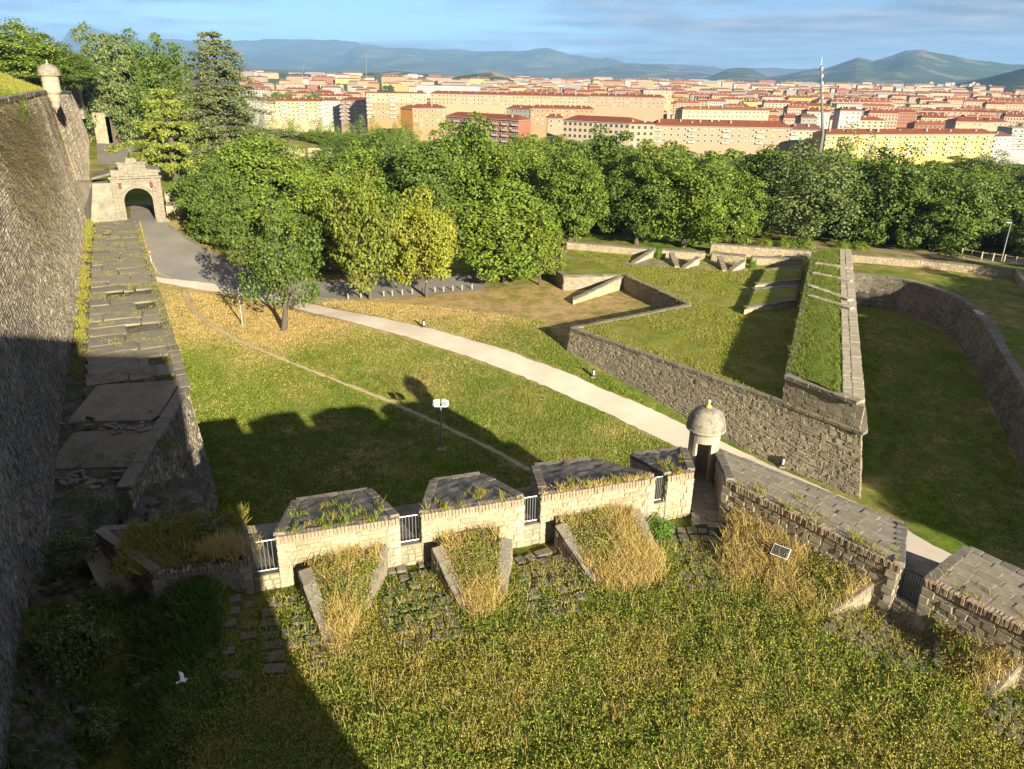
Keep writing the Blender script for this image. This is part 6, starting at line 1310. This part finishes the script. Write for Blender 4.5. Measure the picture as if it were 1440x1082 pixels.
# ------------------------------------------------------------------ hills and mountains
def fbm(x, y, seed=0):
    r_ = np.random.default_rng(seed); s = np.zeros_like(x); a = 1.0; f = 1.0
    for o in range(6):
        th = r_.uniform(0, 6.28, 3); ph = r_.uniform(0, 6.28, 3)
        s = s + a * sum(np.sin(f * (x * math.cos(t) + y * math.sin(t)) + p) for t, p in zip(th, ph)) / 3; a *= .55; f *= 2.1
    return s
def ridge(name, prof, D, depth_f, depth_b, base, mt, rough=.08, seed=0, nx=160, ny=26):
    px = np.linspace(prof[0][0], prof[-1][0], nx); py = np.interp(px, [p[0] for p in prof], [p[1] for p in prof]); py = py + fbm(px * .12, px * 0, seed + 40) * (1.0 if D > 9000 else .8)
    top = np.array([atd(a, b, D) for a, b in zip(px, py)]); V = []
    tt = np.concatenate([np.linspace(-1, 0, ny), np.linspace(0, 1, ny // 2)[1:]])
    for t in tt:
        Y = D + t * (depth_f if t < 0 else depth_b); X = top[:, 0] * (Y / D); hgt = (top[:, 2] - base)
        prof_t = (1 - abs(t)) ** 1.15; sc_ = (prof[-1][0] - prof[0][0]) / 1080 * D
        n_ = fbm(X / (D * .035), np.full_like(X, Y) / (D * .035), seed) * rough * np.maximum(hgt, D * .004) * (1 - (1 - abs(t)) ** 6 * .85) * (abs(t) < .999)
        V.append(np.stack([X, np.full_like(X, Y), base + hgt * prof_t + n_ * (1 - abs(t) ** 3)], 1))
    V = np.array(V); V[0, :, 2] = base - 30; V[-1, :, 2] = base - 30; m = len(tt); i = np.arange((m - 1) * nx).reshape(m - 1, nx)[:, :-1].ravel()
    return link(name, mesh_np(name, V.reshape(-1, 3), np.stack([i, i + 1, i + nx + 1, i + nx], 1), True), mt, kind='structure')
def hillmat(name, green, tan, rock, scale, amt=.5, rocky=0.0):
    m, nt, p, o = mat(name); b = NB(nt); v = b.coord('Object', (scale, scale, scale * 2)); c = b.mix(b.noise(v, 14, 6, .7), tuple(g * .55 for g in green), tuple(g * 1.35 for g in green))
    c = b.mix(b.math('MULTIPLY', b.ramp(b.noise(v, 3.5, 4, .6), [(.5, 0.), (.6, 1.)]), amt), c, tan)
    if rocky: c = b.mix(b.math('MULTIPLY', b.ramp(b.noise(v, 6, 6, .75), [(.6, 0.), (.68, 1.)]), rocky), c, rock)
    nt.links.new(c, p.inputs['Base Color']); p.inputs['Specular IOR Level'].default_value = 0; return m
hm1 = hillmat('far_mountain_cover', (.07, .085, .05), (.22, .19, .13), (.45, .42, .38), 1 / 2500, .35, .5); hm2 = hillmat('wooded_hill_cover', (.05, .07, .03), (.26, .21, .12), (.4, .36, .3), 1 / 1200, .5, 0); hm3 = hillmat('near_hill_cover', (.05, .075, .025), (.34, .27, .15), (.4, .36, .3), 1 / 400, .75, 0); hm4 = hillmat('dark_wooded_slope', (.035, .05, .02), (.10, .10, .05), (.4, .36, .3), 1 / 300, .3, 0)
ridge('mountain', [(-260, 70), (-100, 72), (40, 68), (72, 60), (88, 58), (98, 43), (112, 38), (130, 37), (150, 43), (168, 52), (200, 55), (235, 54), (300, 62), (340, 58), (400, 56), (465, 55), (500, 62), (540, 70), (600, 78), (680, 86), (760, 94)], 19000, 7000, 3000, -21, hm1, .24, 1, 260)
ridge('mountain', [(380, 100), (470, 86), (500, 66), (530, 68), (560, 67), (620, 70), (680, 72), (740, 71), (770, 66), (800, 76), (830, 80), (862, 83), (880, 88), (910, 90), (960, 92), (1010, 96), (1080, 97), (1140, 98), (1300, 104)], 15500, 5000, 3000, -21, hm1, .28, 2, 240)
ridge('mountain', [(780, 112), (830, 98), (868, 92), (890, 90), (930, 93), (985, 98), (1020, 105), (1060, 110)], 11500, 2500, 1500, -21, hm2, .2, 3, 120)
ridge('hill', [(960, 118), (1000, 108), (1022, 98), (1040, 94), (1056, 97), (1080, 108), (1100, 106), (1130, 99), (1160, 97), (1185, 88), (1207, 82), (1228, 86), (1250, 80), (1272, 72), (1295, 70), (1320, 74), (1350, 81), (1385, 87), (1425, 91), (1480, 95), (1560, 99), (1700, 104)], 8200, 2600, 1500, -21, hm2, .2, 4, 200)
ridge('hill', [(1290, 132), (1330, 122), (1370, 113), (1410, 104), (1440, 96), (1490, 84), (1560, 70), (1650, 60)], 3600, 900, 600, -21, hm4, .10, 5, 90)
ridge('hill', [(590, 118), (618, 112), (640, 108), (662, 104), (690, 101), (704, 104), (720, 111), (750, 115), (790, 119)], 3300, 500, 400, -21, hm3, .14, 6, 90)
ridge('hill', [(480, 106), (530, 101), (560, 100), (590, 103), (640, 110), (700, 118)], 4300, 700, 400, -10, hm3, .10, 7, 70)
ridge('hill', [(250, 104), (330, 103), (420, 104), (480, 107), (520, 112)], 3900, 500, 400, -10, hm3, .10, 8, 70)
ridge('hill', [(860, 120), (900, 113), (925, 111), (950, 114), (990, 117), (1030, 120)], 5200, 500, 400, -21, hm3, .10, 9, 60)
HX = [atd(x_, 120, 3200)[0] for x_ in np.linspace(1326, 1440, 14)]
for k in range(14):
    q = atd(1326 + 114 * k / 13, 120, 3200 + rc.uniform(-4, 4)); q[0] = HX[k]; q[1] += rc.uniform(-150, 150); o = bpy.data.objects.new('hill_house', FM[k % 6]); col.objects.link(o); t_ = (3600 - q[1]) / 900; o.location = (q[0], q[1], BASE + 5 + 30 * (1 - t_)); o.scale = (.45, .9, .7); tag(o, f'white house on the dark far right slope, {ORD[int(sum(h_ < q[0] for h_ in HX))]} from the left', 'house', 'houses on the far right slope')
    o.material_slots[0].link = 'OBJECT'; o.material_slots[0].material = WM['white']
# ------------------------------------------------------------------ grasses and weeds (uncountable: one object per stand)
def blade_mat(name, tones, trans=.25):
    m, nt, p, o = mat(name); b = NB(nt); n = len(tones); c = b.ramp(b.island(), [(i / (n - 1), t) for i, t in enumerate(tones)]); nt.links.new(c, p.inputs['Base Color']); p.inputs['Roughness'].default_value = .8
    tr = nt.nodes.new('ShaderNodeBsdfTranslucent'); ms = nt.nodes.new('ShaderNodeMixShader'); ms.inputs[0].default_value = trans; nt.links.new(c, tr.inputs[0]); nt.links.new(p.outputs[0], ms.inputs[1]); nt.links.new(tr.outputs[0], ms.inputs[2]); nt.links.new(ms.outputs[0], o.inputs[0]); return m
def blades(P, h, w, per, lean=.35, r_=rng, spread=.12, kink=False):
    """triangular blades in tufts at P"""
    P = np.repeat(P, per, 0); n = len(P); hh = np.repeat(np.broadcast_to(h, (n // per,)), per) * r_.uniform(.5, 1.2, n); P = P + np.c_[r_.normal(0, spread, (n, 2)), np.zeros(n)]
    a = r_.uniform(0, 6.283, n); d = np.c_[np.cos(a), np.sin(a), np.zeros(n)]; l = r_.normal(0, lean, (n, 2)); tip = P + np.c_[l * hh[:, None], hh]
    V = np.stack([P - d * w * .5, P + d * w * .5, tip], 1); return V
def tri_link(name, V, mt, label=None):
    m = len(V); return link(name, mesh_np(name, V.reshape(-1, 3), np.arange(m * 3).reshape(m, 3)), mt, kind='stuff', label=label, cat='grass')
def scatter(poly, n, r_=rng):
    P = np.asarray(poly); lo, hi = P.min(0), P.max(0); q = r_.uniform(lo, hi, (n * 2, 2)); return q[inside(poly, q[:, 0], q[:, 1])][:n]
def pn(p, s, seed): return fbm(p[:, 0] * s, p[:, 1] * s, seed)
gG = blade_mat('green_weeds', [(.075, .13, .012), (.145, .22, .022), (.22, .28, .04), (.31, .31, .07)])
gY = blade_mat('olive_weeds', [(.16, .195, .02), (.265, .28, .038), (.35, .325, .07), (.28, .215, .07)])
gD = blade_mat('dry_grass', [(.46, .33, .11), (.58, .44, .17), (.66, .53, .24), (.50, .40, .12), (.33, .31, .07)])
gW = blade_mat('straw_weeds', [(.42, .32, .11), (.55, .43, .17), (.30, .28, .06), (.48, .36, .12), (.20, .22, .04)])
gF = plain('yellow_petals', (.50, .47, .04), .7)
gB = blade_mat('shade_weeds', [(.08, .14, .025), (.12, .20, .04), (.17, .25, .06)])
mead = [(-10.5, 11), (19, 11), (18, 20.5), (12, 24.5), (8.5, 27.5), (-8.8, 23.2), (-10.5, 18)]
paved = []
def near_poly(p, polys):
    m_ = np.zeros(len(p), bool)
    for q in polys: m_ |= inside([tuple(v) for v in q], p[:, 0], p[:, 1])
    return m_
p = scatter(mead, 34000); f = pn(p, .9, 21); inpv = near_poly(p, PV); inbk = near_poly(p, [b_[:4] for b_ in BANKS]); p3 = lambda q: np.c_[q, Zp(q[:, 0], q[:, 1])]
keep = ~inbk & (~inpv | (rng.random(len(p)) < .6))
def weeds(P, per, h, leaf, r_=rng):
    P = np.repeat(P, per, 0); n = len(P); t = r_.random(n) ** .7; q = P + np.c_[r_.normal(0, .09, (n, 2)), t * h * np.repeat(r_.uniform(.5, 1.3, n // per), per)]
    return quads(q, np.c_[r_.normal(0, .6, (n, 2)), np.ones(n)], leaf * r_.uniform(.6, 1.4, n), .45, r_)
a = p[keep & (f < .05)]; link('meadow_weeds', quad_mesh('meadow_weeds', weeds(p3(a), 7, .32, .085)), gG, kind='stuff', label='green weeds over the near platform meadow', cat='grass')
a = p[keep & (f >= .05)]; link('meadow_weeds', quad_mesh('meadow_weeds', weeds(p3(a), 7, .34, .075)), gY, kind='stuff', label='olive and browning weeds over the near platform meadow', cat='grass')
a = p[keep & (rng.random(len(p)) < .13)]; tri_link('meadow_grass', blades(p3(a), .42, .025, 5, .3), gD, 'dry stalks among the meadow weeds')
fl = scatter([(-4, 11), (19, 11), (17, 19), (10, 22.5), (1, 22)], 4800); k = (pn(fl, .8, 33) + .03 * fl[:, 0] > .05) & ~near_poly(fl, PV); fl = fl[k]
q = p3(fl) + np.c_[np.zeros((len(fl), 2)), rng.uniform(.2, .42, len(fl))]; V = quads(q, np.tile([0.1, -.4, 1.], (len(q), 1)) + rng.normal(0, .4, (len(q), 3)), rng.uniform(.025, .05, len(q)), .9); link('yellow_flowers', quad_mesh('yellow_flowers', V), gF, kind='stuff', label='small yellow flowers dotted over the near meadow', cat='flowers')
# dry grass on the earth banks
PB = []
for (s0, s1, e1, e0, zt) in BANKS:
    ar_ = .5 * abs(np.cross(s1 - s0, e0 - s0)) + .5 * abs(np.cross(e1 - s1, e1 - e0)); n = int(ar_ * 115); u, v = rng.random(n), rng.random(n) ** .9
    xy = s0 * ((1 - u) * (1 - v))[:, None] + s1 * (u * (1 - v))[:, None] + e1 * (u * v)[:, None] + e0 * ((1 - u) * v)[:, None]; z = zt * (1 - v) + 9.75 * v + .1 * hill_noise(xy[:, 0] * 6, xy[:, 1] * 6) * (1 - v) + .2 * np.sin(v * math.pi) * np.sin(u * math.pi); PB.append(np.c_[xy, z])
PB = np.concatenate(PB); f = pn(PB, 1.3, 5)
tri_link('bank_grass', blades(PB[f < .3] + np.c_[rng.normal(0, .14, (int((f < .3).sum()), 2)), np.zeros(int((f < .3).sum()))], np.where(rng.random(int((f < .3).sum())) < .3, .66, .34), .024, 5, .5, spread=.14), gD, 'tall dry golden grass on the banks behind the merlons')
link('bank_weeds', quad_mesh('bank_weeds', weeds(PB[rng.random(len(PB)) < .85], 6, .42, .065)), gW, kind='stuff', label='straw-coloured seed heads and leaves on the banks behind the merlons', cat='grass')
k = (f >= .0) & (rng.random(len(f)) < .4); tri_link('bank_weeds', blades(PB[k], .3, .04, 6, .5), gG, 'green weeds mixed into the dry banks')
# weeds on the merlon tops
def top_weeds(root, iL, iR, oL, oR, n, mt, name, vmax=.5, h=.3, zi=MZ, zo=MO, lab=None):
    cl_ = rng.random((max(5, n // 5), 2)) ** [1, 1.5] * [1, vmax]; c = cl_[rng.integers(0, len(cl_), n)] + rng.normal(0, [.022, .022], (n, 2)); c = np.clip(c, .02, .97); u, v = c[:, 0], c[:, 1]
    xy = iL * ((1 - u) * (1 - v))[:, None] + iR * (u * (1 - v))[:, None] + oR * (u * v)[:, None] + oL * ((1 - u) * v)[:, None]
    tri_link(name, blades(np.c_[xy, zi * (1 - v) + zo * v + .08], h * rng.uniform(.4, 1.2, n), .035, 5, .5, spread=.05), mt, lab)
top_weeds(M1, onl(388, 757), onl(560, 728), P11(413, 706), P11(520, 690), 90, gG, 'roof_weeds', .75, lab='tufts of green weeds on the leftmost sunlit merlon'); top_weeds(M1, onl(388, 757), onl(560, 728), P11(413, 706), P11(520, 690), 80, gY, 'roof_weeds', .7, lab='browning weeds on the leftmost sunlit merlon')
top_weeds(M2, onl(592, 725), onl(735, 700), P11(607, 677), P11(677, 668), 80, gY, 'roof_weeds', .4, lab='green weeds on the second sunlit merlon'); top_weeds(M3, onl(760, 697), onl(920, 672), P11(748, 657), P11(832, 647), 190, gD, 'roof_grass', .16, .22, lab='fringe of dry grass on the widest merlon')
top_weeds(M3, onl(760, 697), onl(920, 672), P11(748, 657), P11(832, 647), 60, gY, 'roof_weeds', .35, lab='weeds on the widest merlon'); top_weeds(M4, onl(940, 672), onl(975, 665), P11(887, 641), P11(962, 632), 60, gY, 'roof_weeds', .6, lab='weeds on the short merlon')
top_weeds(M5, R0_, Rp(1270, 798), P11(1006, 634), P11(1274, 742), 130, gY, 'roof_weeds', .5, .28, lab='sparse weeds on the long right-hand parapet'); top_weeds(M6, Rp(1306, 812), R0_ + ra * 19, P11(1356, 771), R0_ + ra * 19 + rb * 4.1, 110, gY, 'roof_weeds', .5, .25, lab='sparse weeds on the parapet at the right edge')
q = m0R - ma * 1.0 + mbv * .6; xy = q + rng.normal(0, [.45, .3], (260, 2)); tri_link('dry_tuft', blades(np.c_[xy, np.full(260, 11.45)], .5, .03, 6, .5, spread=.05), gD, 'straw-coloured tuft of grass beside the open gate')
xy_ = m0R - ma * rng.uniform(.2, 4.6, (700, 1)) + mbv * rng.uniform(.2, 3.8, (700, 1)); tri_link('roof_weeds', blades(np.c_[xy_, np.full(700, 11.2)], .34, .045, 6, .55, spread=.1), gY, 'tangled weeds covering the low parapet end')
# dark undergrowth in the shaded hollow
hol = [(-16, 8), (-9, 8), (-8.9, 22), (-12.5, 23.5), (-15.5, 23), (-17.5, 22)]
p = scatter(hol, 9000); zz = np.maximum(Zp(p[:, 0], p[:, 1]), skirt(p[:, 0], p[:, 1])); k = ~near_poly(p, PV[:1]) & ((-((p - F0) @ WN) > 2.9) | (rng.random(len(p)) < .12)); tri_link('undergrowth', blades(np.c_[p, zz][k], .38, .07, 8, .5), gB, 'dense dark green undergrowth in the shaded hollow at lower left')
# field grass tufts
fp_ = [(-24, 46), (-8.5, 33), (2, 37), (9, 40), (24, 46), (6, 70), (3, 80), (-8, 84), (-30, 88), (-42, 92), (-36, 74)]
p = scatter(fp_, 70000); dd = 1.5 * np.exp(-(((p[:, 0] + 27) / 14) ** 2 + ((p[:, 1] - 82) / 9.5) ** 2) * .9) + 1.2 * np.exp(-(((p[:, 0] + 5) / 18) ** 2 + ((p[:, 1] - 86) / 8) ** 2)) + .4 * pn(p, .35, 8)
path_px = gpts([(212, 393), (330, 409), (440, 435), (560, 462), (640, 484), (720, 510), (800, 542), (880, 577), (950, 610), (1060, 662), (1200, 735)]); PP = np.array(path_px)[:, :2]
def seg_dist(p, A):
    d = np.full(len(p), 1e9)
    for a, b in zip(A[:-1], A[1:]):
        ab = b - a; t = np.clip(((p - a) @ ab) / (ab @ ab), 0, 1); d = np.minimum(d, np.linalg.norm(p - a - t[:, None] * ab, axis=1))
    return d
ok = (seg_dist(p, PP) > 1.9) & (seg_dist(p, np.array(tr)[:, :2]) > .35) & (p[:, 1] < 86 - .1 * p[:, 0]); p = p[ok]; dd = dd[ok]; g3 = lambda q: np.c_[q, G(q[:, 0], q[:, 1])]
w = rng.random(len(p)); tri_link('field_grass', blades(g3(p[dd < w * .9]), .16, .07, 4, .6, spread=.15), gG, 'short green grass over the field below the parapet')
tri_link('field_grass', blades(g3(p[(dd >= w * .4) & (w > .22)]), .13, .06, 3, .6, spread=.15), gD, 'short dry grass over the field below the parapet')
mo = [(27, 46), (33, 40), (37, 47), (46, 70), (51.5, 86), (50, 95), (44, 98), (42, 92)]
p = scatter(mo, 16000); tri_link('moat_grass', blades(np.c_[p, G(p[:, 0], p[:, 1])], .15, .07, 4, .6, spread=.16), gG, 'short grass on the shaded floor of the moat')
# loose rocks on the bank at the rampart foot
us_ = rng.uniform(-44, -17, 900); vs2 = rng.uniform(0, 5, 900); X = F0[0] + WD[0] * us_ - WN[0] * vs2; Y = F0[1] + WD[1] * us_ - WN[1] * vs2; rk = []
for x_, y_ in zip(X, Y):
    c_ = np.array([x_, y_, float(skirt(x_, y_))]); s_ = rng.uniform(.08, .3); q_ = np.array([[-1, -1, -1], [1, -1, -1], [1, 1, -1], [-1, 1, -1], [-.6, -.7, 1], [.7, -.5, 1], [.6, .7, 1], [-.7, .6, 1]]) * s_ * rng.uniform(.5, 1.1, (8, 1)) * [1, 1, .6]; rk.append(c_ + q_ @ np.array(Matrix.Rotation(rng.uniform(0, 6), 3, 'Z')))
rk = np.array(rk); i_ = np.arange(len(rk))[:, None] * 8; Fq = np.concatenate([i_ + np.array(q_) for q_ in ([4, 5, 6, 7], [0, 1, 5, 4], [1, 2, 6, 5], [2, 3, 7, 6], [3, 0, 4, 7])]); link('loose_rocks', mesh_np('loose_rocks', rk.reshape(-1, 3), Fq), MT['rock'], kind='stuff', label='loose grey rocks on the bank at the rampart foot', cat='rocks')
p = rng.uniform([-25.5, 31], [-18.5, 41], (900, 2)); p = p[fbm(p[:, 0] * 1.1, p[:, 1] * 1.1, 3) > .15]; p = p[((p - F0) @ WN) < -.2]; tri_link('ledge_weeds', blades(np.c_[p, np.full(len(p), BZ + .05)], .28, .05, 6, .5), gG, 'weeds among broken stones at the near end of the ledge')
n = 2600; s = rng.uniform(1, 64, n); o_ = rng.random(n); Pq = np.array([A_ + dirr * a_ + WN * b_ * max(.5, abs((A_ + dirr * a_ - F0) @ WN) - .4) for a_, b_ in zip(s, o_)]); kq = fbm(Pq[:, 0] * .8, Pq[:, 1] * 1.6, 12) > .25; Pq = Pq[kq]; tri_link('ledge_weeds', blades(np.c_[Pq, [bz(y_) + .1 for y_ in Pq[:, 1]]], .16, .06, 5, .7, spread=.12), gY, 'low weeds and moss growing over the ledge slabs')
# ravelin grass
p = scatter([tuple(v) for v in poly_rav] if 'poly_rav' in globals() else [tuple(W_), tuple(RAV_NEAR), tuple(RAV_FAR), tuple(FL), tuple(J_), tuple(I_)], 15000); tri_link('turf_grass', blades(np.c_[p, np.full(len(p), RZ + .03)], .16, .07, 4, .6, spread=.15), gY, 'rough yellow-green grass on top of the outwork')
p = scatter([tuple(e0_) for e0_ in (pL0 + _rd, pR0 + _rn * 1.6 + _rd, pR1 + _rn * 1.6, pL1)], 9000); tri_link('turf_grass', blades(np.c_[p, np.full(len(p), RT + .18)], .26, .06, 5, .5, spread=.12), blade_mat('lush_grass', [(.08, .13, .015), (.15, .20, .03), (.21, .235, .045)]), 'lush bright grass on the raised parapet of the outwork')
# dry hanging plants on the rampart face, upper left
n = 6500; s = rng.choice([4, 9, 13, 17, 20, 24, 27, 31, 36, 45, 58, 66], n) + rng.normal(0, 2.0, n); t = np.clip(1 - np.abs(rng.normal(0, .26, n)), .2, 1); P_ = np.array([wfoot(a_, 6) * (1 - b_) + wtop(a_) * b_ for a_, b_ in zip(s, t)]); d = np.array([.89, .45, 0]); tip = P_ + d * rng.uniform(.2, .8, (n, 1)) + np.c_[rng.normal(0, .3, (n, 2)), rng.uniform(-.7, .35, n)]
side = np.tile([-.45, .89, 0.], (n, 1)) * .05; tri_link('wall_plants', np.stack([P_ - side + d * .05, P_ + side + d * .05, tip], 1), gD, 'dry brown plants hanging from the upper rampart face')
n = 900; s = rng.choice(rng.uniform(-2, 70, 40), n) + rng.normal(0, .8, n); P_ = np.array([wfoot(a_, 8.4) for a_ in s]) + np.c_[np.abs(rng.normal(0, .5, (n, 1))) * .89, np.zeros((n, 1)), np.zeros((n, 1))]; tri_link('ledge_weeds', blades(P_, .3, .06, 6, .5), gY, 'olive weeds along the foot of the rampart on the ledge')
n = 260; s = rng.uniform(0, 66, n); P_ = np.array([(*(A_ + dirr * a_), bz((A_ + dirr * a_)[1]) + .05) for a_ in s]) + np.c_[rng.normal(0, .25, (n, 2)), np.zeros(n)]; tri_link('ledge_weeds', blades(P_, .25, .05, 5, .5), gY, 'dry weeds along the outer edge of the ledge')
n = 3500; us_ = rng.uniform(16, 110, n); os_ = 3.3 + np.abs(rng.normal(0, 4, n)); X = F0[0] + WD[0] * us_ + WN[0] * os_; Y = F0[1] + WD[1] * us_ + WN[1] * os_; tri_link('slope_grass', blades(np.c_[X, Y, terre(X, Y)], .45, .08, 4, .5), gY, 'rough grass on the slope above the rampart')
# ------------------------------------------------------------------ haze over the valley
hz = MB().box((0, 9500, 425), (52000, 29500, 910)); HZ = link('haze', hz.mesh('haze'), None, kind='stuff')
hm = bpy.data.materials.new('haze'); hm.use_nodes = True; nt = hm.node_tree; nt.nodes.clear(); o_ = nt.nodes.new('ShaderNodeOutputMaterial'); pv = nt.nodes.new('ShaderNodeVolumePrincipled'); nt.links.new(pv.outputs[0], o_.inputs['Volume'])
pv.inputs['Color'].default_value = (.28, .56, 1.0, 1); pv.inputs['Density'].default_value = HAZE_D; pv.inputs['Anisotropy'].default_value = 0.0
HZ.data.materials.append(hm)
